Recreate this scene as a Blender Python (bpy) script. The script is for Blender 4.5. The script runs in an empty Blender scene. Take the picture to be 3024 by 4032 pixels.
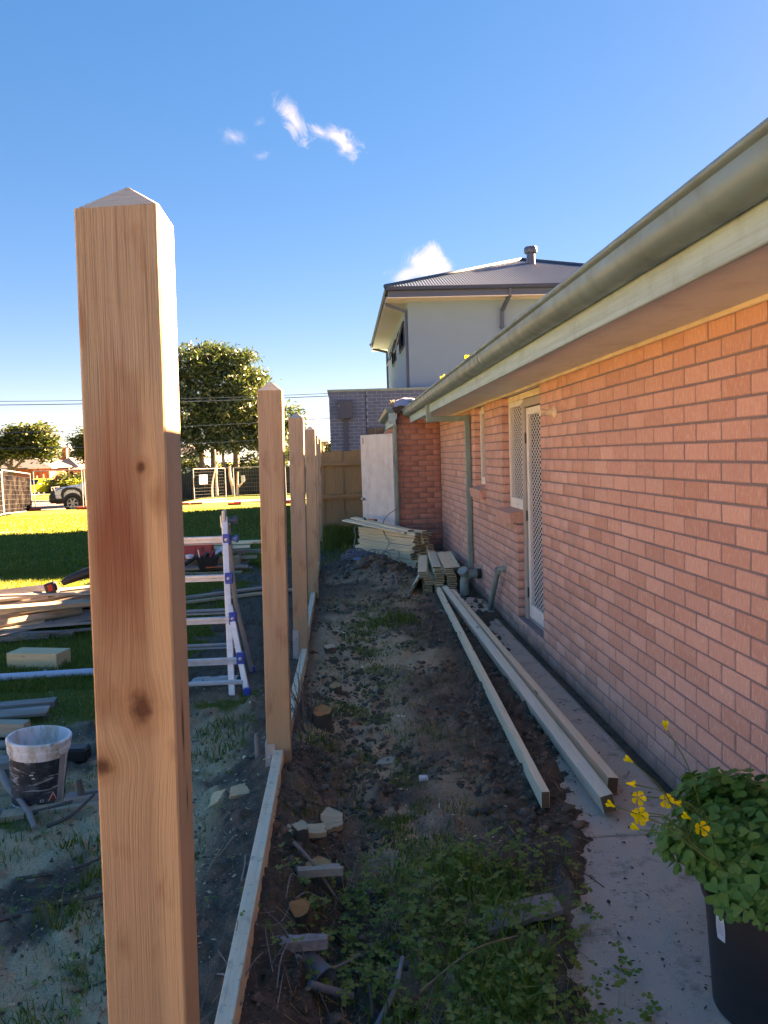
import bpy, math, random
import numpy as np
from mathutils import Vector, Matrix, Euler
rad = math.radians
random.seed(7); rng = np.random.default_rng(7)
sc = bpy.context.scene; col = sc.collection

# ------------------------------------------------------------------ camera
CZ = 1.7066
cam = bpy.data.cameras.new('camera'); co = bpy.data.objects.new('camera', cam); col.objects.link(co)
yaw, pit, rol = 4.98e-2, -7.16e-2, -3.19e-2
fw = Vector((math.sin(yaw)*math.cos(pit), math.cos(yaw)*math.cos(pit), math.sin(pit)))
r0 = Vector((math.cos(yaw), -math.sin(yaw), 0)); u0 = r0.cross(fw)
cr = math.cos(rol)*r0+math.sin(rol)*u0; cu = -math.sin(rol)*r0+math.cos(rol)*u0
co.matrix_world = Matrix(((cr.x, cu.x, -fw.x, 0), (cr.y, cu.y, -fw.y, 0), (cr.z, cu.z, -fw.z, CZ), (0, 0, 0, 1)))
cam.sensor_fit = 'VERTICAL'; cam.sensor_height = 24; cam.lens = 3112.98/4032*24
cam.clip_start = .05; cam.clip_end = 3000
sc.camera = co

# ------------------------------------------------------------------ light and sky
SUN_AZ, SUN_EL = 36.0, 23.6        # azimuth from +X towards +Y, elevation
sund = Vector((math.cos(rad(SUN_AZ))*math.cos(rad(SUN_EL)), math.sin(rad(SUN_AZ))*math.cos(rad(SUN_EL)), math.sin(rad(SUN_EL))))
sl = bpy.data.lights.new('sun', 'SUN'); sl.energy = 5.0; sl.angle = rad(.5); sl.color = (1, .80, .56)
so = bpy.data.objects.new('sun', sl); col.objects.link(so)
so.rotation_euler = sund.to_track_quat('Z', 'Y').to_euler(); so.location = sund*60
sc.view_settings.view_transform = 'Standard'; sc.view_settings.look = 'None'
sc.view_settings.gamma = 1; sc.view_settings.use_curve_mapping = False
sc.view_settings.exposure = 4.5
sc.view_settings.use_white_balance = True; sc.view_settings.white_balance_temperature = 9800; sc.view_settings.white_balance_tint = 30
sc.cycles.max_bounces = 8; sc.cycles.diffuse_bounces = 4

w = bpy.data.worlds.new('World'); sc.world = w; w.use_nodes = True
nt = w.node_tree; N = nt.nodes; L = nt.links
bg = N['Background']; bg.inputs[1].default_value = .05
sky = N.new('ShaderNodeTexSky'); sky.sky_type = 'NISHITA'; sky.sun_disc = False
sky.sun_elevation = rad(SUN_EL); sky.sun_rotation = rad(90-SUN_AZ)
sky.air_density = .5; sky.dust_density = .05; sky.ozone_density = 1.0; sky.altitude = 50
hs = N.new('ShaderNodeHueSaturation'); hs.inputs['Saturation'].default_value = 2.1; hs.inputs['Value'].default_value = .60; hs.inputs['Hue'].default_value = .508
gm_ = N.new('ShaderNodeGamma'); gm_.inputs['Gamma'].default_value = .5
L.new(sky.outputs[0], gm_.inputs['Color']); L.new(gm_.outputs[0], hs.inputs['Color'])
tc = N.new('ShaderNodeTexCoord')
def wmath(op, a, b=None):
    n = N.new('ShaderNodeMath'); n.operation = op
    for i, q in enumerate((a, b)):
        if q is None: continue
        if hasattr(q, 'links'): L.new(q, n.inputs[i])
        else: n.inputs[i].default_value = q
    return n.outputs[0]
def cloud(c, ax, rx, ry, scale, soft, thr, seed):
    # a puff of cloud at direction c: elongated along ax (a direction), broken by noise
    c = Vector(c).normalized(); ax = Vector(ax); ax = (ax-c*ax.dot(c)).normalized(); ay = c.cross(ax)
    def dot(v):
        n = N.new('ShaderNodeVectorMath'); n.operation = 'DOT_PRODUCT'; L.new(tc.outputs['Generated'], n.inputs[0]); n.inputs[1].default_value = v
        return n.outputs['Value']
    a = wmath('DIVIDE', wmath('SUBTRACT', dot(ax), 0), rx); b = wmath('DIVIDE', dot(ay), ry)
    d = wmath('SQRT', wmath('ADD', wmath('MULTIPLY', a, a), wmath('MULTIPLY', b, b)))
    mp = N.new('ShaderNodeMapping'); L.new(tc.outputs['Generated'], mp.inputs[0]); mp.inputs['Location'].default_value = (seed, seed*.7, 0)
    nz = N.new('ShaderNodeTexNoise'); L.new(mp.outputs[0], nz.inputs['Vector'])
    nz.inputs['Scale'].default_value = scale; nz.inputs['Detail'].default_value = 9; nz.inputs['Roughness'].default_value = .66; nz.inputs['Distortion'].default_value = .9
    front = wmath('GREATER_THAN', dot(c), 0)
    v = wmath('SUBTRACT', wmath('ADD', wmath('MULTIPLY', nz.outputs['Fac'], 2.2), wmath('SUBTRACT', 1, d)), thr)
    mr = N.new('ShaderNodeMapRange'); mr.interpolation_type = 'SMOOTHSTEP'; L.new(v, mr.inputs[0]); mr.inputs[1].default_value = 0; mr.inputs[2].default_value = soft
    return wmath('MULTIPLY', mr.outputs[0], front)
cl = [cloud((-.040, .926, .378), (.5, .1, -.75), .040, .017, 30, 1.0, 1.36, 1.3),
      cloud((-.012, .930, .368), (.8, .1, -.35), .030, .010, 34, 1.1, 1.36, 7.7),
      cloud((.012, .934, .359), (.5, .1, -.65), .040, .019, 30, .95, 1.28, 4.1),
      cloud((-.109, .9254, .363), (1, 0, -.2), .026, .014, 36, 2.0, 1.42, 2.2),
      cloud((-.084, .9345, .3459), (1, 0, 0), .022, .010, 36, 2.2, 1.42, 5.2),
      cloud((-.0804, .9229, .3767), (1, 0, .3), .016, .008, 36, 2.2, 1.42, 3.2),
      cloud((.114, .9663, .228), (1, 0, .1), .034, .026, 22, .7, 1.14, 6.6),
      cloud((.085, .973, .2165), (1, 0, .2), .040, .019, 24, 1.1, 1.26, 8.1),
      cloud((-.034, .9986, .040), (1, 0, 0), .050, .022, 20, 1.4, 1.28, 9.4),
      cloud((-.39, .92, .052), (1, 0, 0), .07, .014, 22, 1.8, 1.34, 2.9)]
m = cl[0]
for q in cl[1:]: m = wmath('MAXIMUM', m, q)
mx = N.new('ShaderNodeMix'); mx.data_type = 'RGBA'
L.new(wmath('MULTIPLY', m, .9), mx.inputs['Factor']); L.new(hs.outputs[0], mx.inputs['A']); mx.inputs['B'].default_value = (1.05, 1.2, 1.42, 1)
L.new(mx.outputs['Result'], bg.inputs[0])

# ------------------------------------------------------------------ helpers
WM = {}
class MB:
    def __init__(s): s.v = []; s.f = []; s.m = []
    def add(s, v, f, mi=0, M=None):
        k = len(s.v)
        for p in v: s.v.append(tuple(M @ Vector(p)) if M is not None else tuple(p))
        for q in f: s.f.append([i+k for i in q]); s.m.append(mi)
        return s
    def box(s, c, d, M=None, mi=0, b=0):
        x, y, z = d[0]/2, d[1]/2, d[2]/2; C = Vector(c)
        if not b:
            v = [C+Vector(p) for p in ((-x,-y,-z),(x,-y,-z),(x,y,-z),(-x,y,-z),(-x,-y,z),(x,-y,z),(x,y,z),(-x,y,z))]
            return s.add(v, [(0,3,2,1),(4,5,6,7),(0,1,5,4),(1,2,6,5),(2,3,7,6),(3,0,4,7)], mi, M)
        v = []; idx = {}
        for sx in (-1,1):
            for sy in (-1,1):
                for sz in (-1,1):
                    for a in range(3):
                        p = [sx*(x-(b if a != 0 else 0)), sy*(y-(b if a != 1 else 0)), sz*(z-(b if a != 2 else 0))]
                        idx[(sx,sy,sz,a)] = len(v); v.append(C+Vector(p))
        f = []
        def quad(a, keys):
            q = [idx[k] for k in keys]; n = (v[q[1]]-v[q[0]]).cross(v[q[2]]-v[q[0]]); m = sum((v[i] for i in q), Vector())/len(q)-C
            f.append(q if n.dot(m) > 0 else q[::-1])
        for sg in (-1,1):
            quad(0, [(sg,-1,-1,0),(sg,1,-1,0),(sg,1,1,0),(sg,-1,1,0)])
            quad(1, [(-1,sg,-1,1),(1,sg,-1,1),(1,sg,1,1),(-1,sg,1,1)])
            quad(2, [(-1,-1,sg,2),(1,-1,sg,2),(1,1,sg,2),(-1,1,sg,2)])
        for p in (-1,1):
            for q in (-1,1):
                quad(0, [(p,q,-1,0),(p,q,1,0),(p,q,1,1),(p,q,-1,1)])
                quad(0, [(p,-1,q,0),(p,1,q,0),(p,1,q,2),(p,-1,q,2)])
                quad(0, [(-1,p,q,1),(1,p,q,1),(1,p,q,2),(-1,p,q,2)])
                for t in (-1,1): quad(0, [(p,q,t,0),(p,q,t,1),(p,q,t,2)])
        return s.add(v, f, mi, M)
    def tube(s, pts, r, n=8, mi=0, M=None, cap=True):
        pts = [Vector(p) for p in pts]; R = r if isinstance(r, (list, tuple)) else [r]*len(pts)
        v = []; up = None
        for i, p in enumerate(pts):
            t = (pts[min(i+1,len(pts)-1)]-pts[max(i-1,0)]).normalized()
            if up is None: up = Vector((0,0,1)) if abs(t.z) < .9 else Vector((1,0,0))
            a = t.cross(up).normalized(); up = a.cross(t)
            for k in range(n):
                g = 2*math.pi*k/n; v.append(p+(a*math.cos(g)+up*math.sin(g))*R[i])
        f = [(i*n+k, i*n+(k+1)%n, (i+1)*n+(k+1)%n, (i+1)*n+k) for i in range(len(pts)-1) for k in range(n)]
        if cap: f += [tuple(range(n-1,-1,-1)), tuple((len(pts)-1)*n+k for k in range(n))]
        return s.add(v, f, mi, M)
    def lathe(s, prof, n=24, M=None, mi=0, a0=0, a1=2*math.pi, mis=None):
        full = abs(a1-a0-2*math.pi) < 1e-6; m = n if full else n+1
        v = [(r*math.cos(a0+(a1-a0)*k/n), r*math.sin(a0+(a1-a0)*k/n), z) for r, z in prof for k in range(m)]
        for i in range(len(prof)-1):
            pass
        k0 = len(s.v)
        for p in v: s.v.append(tuple(M @ Vector(p)) if M is not None else p)
        for i in range(len(prof)-1):
            for k in range(n):
                q = [i*m+k, i*m+(k+1)%m, (i+1)*m+(k+1)%m, (i+1)*m+k]
                s.f.append([a+k0 for a in q]); s.m.append(mis[i] if mis else mi)
        return s
    def prism(s, poly, axis, a, b, mi=0, M=None):
        # poly: 2-D points in the two other axes, swept along axis from a to b
        n = len(poly)
        def P(p, t):
            return {'x': (t,p[0],p[1]), 'y': (p[0],t,p[1]), 'z': (p[0],p[1],t)}[axis]
        v = [P(p,a) for p in poly]+[P(p,b) for p in poly]
        f = [(k,(k+1)%n,n+(k+1)%n,n+k) for k in range(n)]+[tuple(range(n-1,-1,-1)), tuple(range(n,2*n))]
        return s.add(v, f, mi, M)
    def strip(s, poly, axis, a, b, mi=0, M=None):
        n = len(poly)
        def P(p, t): return {'x': (t,p[0],p[1]), 'y': (p[0],t,p[1]), 'z': (p[0],p[1],t)}[axis]
        return s.add([P(p,a) for p in poly]+[P(p,b) for p in poly], [(k,k+1,n+k+1,n+k) for k in range(n-1)], mi, M)
    def mesh(s, name, mats, smooth=False):
        me = bpy.data.meshes.new(name); me.from_pydata([tuple(p) for p in s.v], [], s.f)
        for q in (mats if isinstance(mats, (list, tuple)) else [mats]): me.materials.append(q)
        if any(s.m): me.polygons.foreach_set('material_index', s.m)
        if smooth:
            me.polygons.foreach_set('use_smooth', [True]*len(me.polygons))
            if smooth is not True: me.set_sharp_from_angle(angle=rad(smooth))
        me.update(); return me
    def build(s, name, mats, parent=None, smooth=False, M=None, recalc=False):
        me = s.mesh(name, mats, smooth)
        if recalc:
            import bmesh
            bm = bmesh.new(); bm.from_mesh(me); bmesh.ops.recalc_face_normals(bm, faces=bm.faces); bm.to_mesh(me); bm.free()
        return link(name, me, parent, M)
def link(name, me, parent=None, M=None):
    o = bpy.data.objects.new(name, me); col.objects.link(o)
    M = M if M is not None else Matrix()
    o.matrix_basis = M; WM[o.name] = M
    if parent is not None:
        o.parent = parent; o.matrix_parent_inverse = WM[parent.name].inverted()
    return o
def tag(o, label=None, cat=None, group=None, kind=None):
    if label: o['label'] = label
    if cat: o['category'] = cat
    if group: o['group'] = group
    if kind: o['kind'] = kind
    return o
def thing(name, label, cat, loc=(0,0,0), rz=0, group=None, M=None):
    M = M if M is not None else Matrix.Translation(loc) @ Matrix.Rotation(rz, 4, 'Z')
    o = bpy.data.objects.new(name, None); col.objects.link(o); o.empty_display_size = .1
    o.matrix_basis = M; WM[o.name] = M
    return tag(o, label, cat, group)
def copy_tree(o, M, label=None, parent=None):
    c = o.copy(); col.objects.link(c)
    if parent is None: c.matrix_basis = M; WM[c.name] = M
    else: c.parent = parent; WM[c.name] = WM[o.name]
    if label: c['label'] = label
    for ch in list(o.children): copy_tree(ch, None, None, c)
    return c
def frame(p, x, up=(0,0,1)):
    # matrix whose X axis runs along x, Z as near up as it can be
    x = Vector(x).normalized(); y = Vector(up).cross(x).normalized(); z = x.cross(y)
    return Matrix(((x.x,y.x,z.x,p[0]),(x.y,y.y,z.y,p[1]),(x.z,y.z,z.z,p[2]),(0,0,0,1)))
_bm = {}
def board_mesh(L_, w_, t_, mats, jag=0, b=.002):
    key = (round(L_,2), round(w_,3), round(t_,3), mats[0].name, jag)
    if key in _bm and not jag: return _bm[key]
    q = MB(); q.box((0,0,0), (L_,w_,t_), b=min(b, t_*.2))
    # the two end faces take the end-grain material
    for i, f in enumerate(q.f):
        xs = [q.v[k][0] for k in f]
        if len(f) == 4 and (min(xs) > L_/2-1e-6 or max(xs) < -L_/2+1e-6): q.m[i] = 1
    if jag:
        q.v = [(x+(random.uniform(-jag,jag) if abs(x) > L_/2-.02 else 0), y, z) for x, y, z in q.v]
    me = q.mesh('board', mats); _bm[key] = me; return me
def board(name, p0, p1, w_, t_, mats, parent=None, up=(0,0,1), jag=0, roll=0):
    p0 = Vector(p0); p1 = Vector(p1)
    me = board_mesh((p1-p0).length, w_, t_, mats, jag)
    return link(name, me, parent, frame((p0+p1)/2, p1-p0, up) @ Matrix.Rotation(roll, 4, 'X'))

class NT:
    def __init__(s, name, rough=.8, spec=.5, metal=0):
        s.m = bpy.data.materials.new(name); s.m.use_nodes = True; s.nt = s.m.node_tree
        s.b = s.nt.nodes['Principled BSDF']; s.b.inputs['Roughness'].default_value = rough
        s.b.inputs['Specular IOR Level'].default_value = spec; s.b.inputs['Metallic'].default_value = metal
    def put(s, sock, v):
        if hasattr(v, 'links'): s.nt.links.new(v, sock)
        elif v is not None:
            if isinstance(v, tuple) and len(v) == 3 and sock.type == 'RGBA': v = v+(1,)
            sock.default_value = v
    def n(s, t, ins=None, **k):
        q = s.nt.nodes.new('ShaderNode'+t)
        for a, b in k.items(): setattr(q, a, b)
        for a, b in (ins or {}).items(): s.put(q.inputs[a], b)
        return q
    def obj(s): return s.n('TexCoord').outputs['Object']
    def pos(s): return s.n('NewGeometry').outputs['Position']
    def rnd(s): return s.n('ObjectInfo').outputs['Random']
    def map(s, v, scale=(1,1,1), loc=(0,0,0)): return s.n('Mapping', {'Vector': v, 'Scale': scale, 'Location': loc}).outputs[0]
    def noise(s, v, scale, det=4, rough=.55, dist=0): return s.n('TexNoise', {'Vector': v, 'Scale': scale, 'Detail': det, 'Roughness': rough, 'Distortion': dist}).outputs['Fac']
    def vor(s, v, scale, feat='F1', out='Distance'): return s.n('TexVoronoi', {'Vector': v, 'Scale': scale}, feature=feat).outputs[out]
    def ramp(s, f, stops, ease=False):
        q = s.n('ValToRGB', {'Fac': f}); r = q.color_ramp
        if ease: r.interpolation = 'EASE'
        while len(r.elements) < len(stops): r.elements.new(.5)
        for e, (p, c) in zip(r.elements, stops):
            e.position = p; e.color = (c if isinstance(c, tuple) else (c,c,c))+(1,)
        return q.outputs[0]
    def mix(s, f, a, b, mode='MIX'):
        q = s.n('Mix', data_type='RGBA', blend_type=mode)
        s.put(q.inputs['Factor'], f)
        s.put(q.inputs[6], a); s.put(q.inputs[7], b)
        return q.outputs[2]
    def math(s, op, a, b=None):
        q = s.n('Math', operation=op); s.put(q.inputs[0], a)
        if b is not None: s.put(q.inputs[1], b)
        return q.outputs[0]
    def vmath(s, op, a, b):
        q = s.n('VectorMath', operation=op); s.put(q.inputs[0], a)
        if op == 'SCALE': s.put(q.inputs['Scale'], b)
        else: s.put(q.inputs[1], b)
        return q.outputs[0]
    def attr(s, name, kind='GEOMETRY'): return s.n('Attribute', attribute_name=name, attribute_type=kind)
    def bump(s, h, st=.3, d=.01): s.put(s.b.inputs['Normal'], s.n('Bump', {'Height': h, 'Strength': st, 'Distance': d}).outputs[0])
    def col(s, c): s.put(s.b.inputs['Base Color'], c); return s
    def done(s): return s.m

# ------------------------------------------------------------------ materials
def plain(name, c, rough=.6, metal=0, spec=.5, var=.15, scale=9, dirt=None, bump=0):
    t = NT(name, rough, spec, metal); o = t.obj()
    f = t.noise(o, scale, 5, .6)
    k = t.mix(f, tuple(x*(1-var) for x in c), tuple(min(1,x*(1+var)) for x in c))
    if dirt: k = t.mix(t.ramp(t.noise(o, scale*.45, 6, .7), [(.45,0.),(.75,.75)]), k, dirt)
    t.col(k)
    if bump: t.bump(t.noise(o, scale*8, 3), bump, .004)
    return t.done()
def wood(name, light, mid, dark, grey=None, greyamt=.5, axis='x', knots=(), vknots=.1, rough=.78, stain=None, grain=.38):
    t = NT(name, rough, .3); o = t.obj(); r = t.rnd()
    off = t.n('CombineXYZ', {0: t.math('MULTIPLY', r, 7.3), 1: t.math('MULTIPLY', r, 11.1), 2: t.math('MULTIPLY', r, 5.7)}).outputs[0]
    base = o
    kmask = None; khalo = None
    if knots:
        sx = t.n('SeparateXYZ', {0: o}); dx = 0
        for (face, ka, kz, ra, rz) in knots:
            a = t.math('SUBTRACT', sx.outputs[face], ka); b = t.math('SUBTRACT', sx.outputs[2], kz)
            aa = t.math('DIVIDE', a, ra); bb = t.math('DIVIDE', b, rz)
            d = t.math('SQRT', t.math('ADD', t.math('MULTIPLY', aa, aa), t.math('MULTIPLY', bb, bb)))
            if face == 0: d = t.math('ADD', d, t.math('MULTIPLY', t.math('GREATER_THAN', sx.outputs[1], 0), 40))
            else: d = t.math('ADD', d, t.math('MULTIPLY', t.math('LESS_THAN', sx.outputs[0], 0), 40))
            d = t.math('ADD', d, t.math('MULTIPLY', t.math('SUBTRACT', t.noise(o, 45, 4), .5), .9))
            kmask = d if kmask is None else t.math('MINIMUM', kmask, d)
            pull = t.math('MULTIPLY', a, t.math('MULTIPLY', t.math('POWER', 2.718, t.math('MULTIPLY', d, -.7)), -.9))
            cx = t.n('CombineXYZ', {face: pull}).outputs[0]
            base = t.vmath('ADD', base, cx)
    v = t.vmath('ADD', base, off)
    s1 = {'x': (.8,13,13), 'z': (13,13,.8)}[axis]; s2 = {'x': (3,95,95), 'z': (95,95,3)}[axis]
    n1 = t.noise(t.map(v, s1), 1.6, 5, .6, .6); n2 = t.noise(t.map(v, s2), 1.0, 4, .65, .3)
    k = t.mix(t.ramp(n1, [(.3,0.),(.7,1.)]), light, mid)
    k = t.mix(t.math('MULTIPLY', t.ramp(n2, [(.5,0.),(.78,1.)]), .55), k, dark)
    n4 = t.noise(t.map(v, {'x': (6,330,330), 'z': (330,330,6)}[axis]), 1.0, 2, .5, .2)
    k = t.mix(t.math('MULTIPLY', t.ramp(n4, [(.52,0.),(.62,1.)]), grain), k, dark)
    k = t.mix(t.math('MULTIPLY', t.ramp(t.noise(t.map(v, {'x': (2.2,160,160), 'z': (160,160,2.2)}[axis]), 1.0, 2, .5, .5), [(.66,0.),(.69,1.)]), grain*1.3), k, tuple(q*.5 for q in dark))
    n3 = t.noise(t.map(v, {'x': (2.2,6,6), 'z': (6,6,2.2)}[axis]), 1.3, 3, .5)
    if grey: k = t.mix(t.math('MULTIPLY', t.ramp(n3, [(.35,0.),(.65,1.)]), greyamt), k, grey)
    if vknots:
        kv = t.vor(t.map(v, {'x': (2.1,8.5,8.5), 'z': (8.5,8.5,2.1)}[axis]), 1.0)
        k = t.mix(t.ramp(kv, [(vknots*.6,.8),(vknots*1.4,0.)]), k, tuple(x*.38 for x in mid))
    if stain: k = stain(t, o, k)
    if kmask is not None:
        k = t.mix(t.ramp(t.math('MULTIPLY', kmask, .4), [(.26,.55),(.70,0.)]), k, (.34,.18,.085))
        k = t.mix(t.ramp(t.math('MULTIPLY', kmask, .4), [(.12,.92),(.33,0.)]), k, (.105,.045,.026))
    k = t.mix(1.0, k, t.ramp(r, [(0.,(.80,.82,.86)),(.5,(1.,1.,1.)),(1.,(1.06,.98,.9))]), 'MULTIPLY')
    t.col(k); t.bump(t.math('ADD', n4, t.math('MULTIPLY', n2, .8)), .45, .003)
    return t.done()
def post_stain(t, o, k):
    # dark reddish heartwood running down the lower two thirds, weathered tan top
    z = t.n('SeparateXYZ', {0: o}).outputs[2]; x = t.n('SeparateXYZ', {0: o}).outputs[0]
    nn = t.noise(t.map(o, (26,26,1.1)), 1.0, 4, .6, .8)
    band = t.ramp(t.math('ABSOLUTE', t.math('ADD', x, .012)), [(.012,1.),(.05,.15)])
    low = t.n('MapRange', {0: t.math('ADD', z, t.math('MULTIPLY', nn, .34)), 1: 1.78, 2: 2.02, 3: 1., 4: 0.}).outputs[0]
    k = t.mix(t.math('MULTIPLY', low, .62), k, (.54,.375,.215))
    red = t.n('MapRange', {0: z, 1: 1.28, 2: 1.62, 3: 0.12, 4: 1.}, interpolation_type='SMOOTHSTEP').outputs[0]
    red = t.math('MULTIPLY', t.math('MULTIPLY', red, low), t.ramp(t.math('ADD', t.math('MULTIPLY', nn, .6), t.math('MULTIPLY', band, .4)), [(.36,0.),(.58,1.)]))
    k = t.mix(t.math('MULTIPLY', red, .92), k, (.235,.085,.05))
    rb = t.n('MapRange', {0: t.math('ADD', x, t.math('MULTIPLY', t.math('SUBTRACT', nn, .5), .03)), 1: .018, 2: .040, 3: 0., 4: .75}, interpolation_type='SMOOTHSTEP').outputs[0]
    k = t.mix(t.math('MULTIPLY', rb, low), k, (.64,.46,.27))
    saw = t.noise(t.map(t.vmath('ADD', o, t.n('CombineXYZ', {2: t.math('MULTIPLY', x, .25)}).outputs[0]), (9,9,75)), 1.0, 3, .6, .8)
    k = t.mix(t.math('MULTIPLY', t.ramp(saw, [(.6,0.),(.85,1.)]), .16), k, (.22,.12,.06))
    bl = t.noise(t.map(o, (18,18,7)), 1.0, 3, .5)
    k = t.mix(t.math('MULTIPLY', t.ramp(bl, [(.55,0.),(.70,1.)]), .55), k, (.25,.12,.06))
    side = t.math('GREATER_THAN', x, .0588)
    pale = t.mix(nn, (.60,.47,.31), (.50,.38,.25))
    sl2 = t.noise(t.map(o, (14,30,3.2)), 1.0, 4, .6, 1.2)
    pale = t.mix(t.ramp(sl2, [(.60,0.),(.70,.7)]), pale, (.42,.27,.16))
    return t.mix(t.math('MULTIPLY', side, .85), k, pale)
W_POST1 = wood('post_timber', (.42,.375,.28), (.35,.295,.21), (.25,.195,.135), axis='z', vknots=0, stain=post_stain, grain=.24,
               knots=((0,.010,1.335,.026,.040),(0,-.054,1.245,.024,.024),(1,-.005,1.285,.010,.060),(1,.012,1.16,.006,.03),(0,.022,1.70,.010,.014)))
def post2_stain(t, o, k):
    z = t.n('SeparateXYZ', {0: o}).outputs[2]; nn = t.noise(t.map(o, (9,9,1.4)), 1.0, 4, .6, .6)
    low = t.n('MapRange', {0: t.math('ADD', z, t.math('MULTIPLY', t.math('ADD', nn, t.rnd()), .5)), 1: 1.2, 2: 1.55, 3: .8, 4: 0.}).outputs[0]
    k = t.mix(t.math('MULTIPLY', low, .7), k, (.44,.31,.18))
    sp = t.noise(t.map(o, (16,16,4)), 1.0, 4, .6)
    return t.mix(t.math('MULTIPLY', t.ramp(sp, [(.55,0.),(.68,1.)]), .6), k, (.27,.15,.09))
W_POST = wood('fence_post_timber', (.49,.40,.28), (.41,.315,.205), (.27,.19,.13), grey=(.36,.32,.28), greyamt=.45, axis='z', vknots=.15, stain=post2_stain)
W_CAP = wood('post_top_timber', (.66,.60,.48), (.58,.52,.40), (.42,.36,.27), axis='x', vknots=0)
def plinth_stain(t, o, k):
    a = t.noise(o, 22, 5, .7); b = t.noise(t.map(o,(7,30,30)), 1.0, 4, .6)
    k = t.mix(t.math('MULTIPLY', t.ramp(a, [(.56,0.),(.66,1.)]), .55), k, (.30,.27,.21))
    return t.mix(t.math('MULTIPLY', t.ramp(b, [(.60,0.),(.75,1.)]), .5), k, (.38,.33,.24))
W_PLINTH = wood('plinth_timber', (.90,.80,.58), (.84,.72,.50), (.68,.56,.38), grey=(.60,.52,.39), greyamt=.25, axis='x', vknots=.04, stain=plinth_stain, grain=.2)
W_PALE = wood('new_paling_timber', (.90,.81,.58), (.80,.69,.46), (.58,.46,.29), axis='x', vknots=.09)
W_RAIL = wood('rail_timber', (.90,.81,.62), (.85,.74,.54), (.70,.56,.38), axis='x', vknots=.10)
W_OLD = wood('weathered_timber', (.36,.32,.28), (.25,.215,.185), (.11,.09,.08), grey=(.40,.385,.37), greyamt=.6, axis='x', vknots=.06)
W_OLDTAN = wood('old_tan_timber', (.55,.45,.31), (.46,.35,.23), (.25,.18,.12), grey=(.42,.38,.31), greyamt=.5, axis='x', vknots=.07)
W_FENCE = wood('old_paling_timber', (.37,.275,.15), (.30,.215,.11), (.16,.115,.065), grey=(.26,.205,.135), greyamt=.6, axis='x', vknots=.08)
W_BLOCK = wood('block_timber', (.74,.60,.39), (.66,.51,.31), (.48,.35,.2), axis='x', vknots=.05)
W_END = plain('end_grain', (.11,.095,.055), .9, var=.45, scale=60)
W_ENDL = plain('pale_end_grain', (.42,.32,.2), .9, var=.25, scale=60)
W_ENDB = plain('brown_end_grain', (.17,.105,.06), .9, var=.35, scale=60)

def brick_mat(name, c1, c2, c3, streak, axis='z', useattr='rnd'):
    t = NT(name, .88, .25); p = t.pos(); a = t.attr(useattr).outputs['Fac']
    r = t.math('FRACT', t.math('ADD', a, t.rnd()))
    k = t.ramp(r, [(0.,c1),(.35,c2),(.7,c3),(1.,c1)])
    st = t.noise(t.map(p, (95,95,22)), 1, 4, .6, .3)
    k = t.mix(t.math('MULTIPLY', t.ramp(st, [(.50,0.),(.68,1.)]), .60), k, streak)
    sp = t.noise(p, 170, 2, .6)
    k = t.mix(t.ramp(sp, [(.62,0.),(.70,.75)]), k, tuple(x*.38 for x in c2))
    lg = t.noise(p, 2.3, 4, .6)
    k = t.mix(t.math('MULTIPLY', lg, .5), k, tuple(x*.78 for x in c1))
    k = t.mix(1.0, k, t.ramp(t.math('FRACT', t.math('MULTIPLY', r, 7.31)), [(0.,(.87,.85,.85)),(.2,(.98,.97,.97)),(.75,(1.,1.,1.)),(1.,(1.08,1.1,1.1))]), 'MULTIPLY')
    k = t.mix(t.ramp(t.noise(t.map(p,(30,30,18)), 1, 3, .6), [(.70,0.),(.76,.55)]), k, (.72,.64,.58))
    z = t.n('SeparateXYZ', {0: p}).outputs[2]
    damp = t.n('MapRange', {0: t.math('ADD', z, t.math('MULTIPLY', t.noise(p, 5, 3), .28)), 1: .16, 2: .34, 3: .55, 4: 0.}).outputs[0]
    k = t.mix(damp, k, (.13,.115,.085))
    t.col(k); t.bump(t.math('ADD', st, t.math('MULTIPLY', sp, .7)), .45, .004)
    return t.done()
M_BRICK = brick_mat('salmon_brick', (.63,.355,.285), (.69,.41,.34), (.57,.305,.23), (.80,.62,.53))
M_BRICKD = brick_mat('red_brick', (.46,.225,.17), (.50,.25,.19), (.41,.19,.145), (.58,.34,.27))
M_MORTAR = plain('mortar', (.215,.17,.18), .95, var=.25, scale=30, bump=.4)
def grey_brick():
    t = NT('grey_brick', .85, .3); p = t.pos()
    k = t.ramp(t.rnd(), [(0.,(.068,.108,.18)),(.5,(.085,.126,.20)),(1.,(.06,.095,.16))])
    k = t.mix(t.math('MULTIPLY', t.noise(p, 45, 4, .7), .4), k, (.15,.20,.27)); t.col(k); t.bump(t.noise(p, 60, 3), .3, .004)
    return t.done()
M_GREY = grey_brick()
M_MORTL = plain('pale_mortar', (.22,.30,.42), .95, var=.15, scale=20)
def weathered_paint(name, c, dirt, rough=.42, axis=(3,1.2,60), amt=.6):
    t = NT(name, rough, .5); p = t.pos()
    f = t.noise(t.map(p, axis), 1.0, 5, .6); g = t.noise(p, 6, 5, .65)
    k = t.mix(t.math('MULTIPLY', t.ramp(f, [(.42,0.),(.68,1.)]), amt), c, dirt)
    k = t.mix(t.ramp(g, [(.5,0.),(.85,.5)]), k, tuple(x*.55 for x in dirt)); t.col(k)
    t.put(t.b.inputs['Roughness'], t.n('MapRange', {0: g, 1: .3, 2: .7, 3: rough-.08, 4: rough+.2}).outputs[0])
    return t.done()
M_GUTTER = weathered_paint('green_gutter_paint', (.12,.21,.24), (.085,.125,.13), .36, (5,.9,9), .55)
M_FASCIA = weathered_paint('pale_green_fascia', (.30,.48,.53), (.20,.29,.29), .6, (5,1.1,46), .6)
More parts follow.
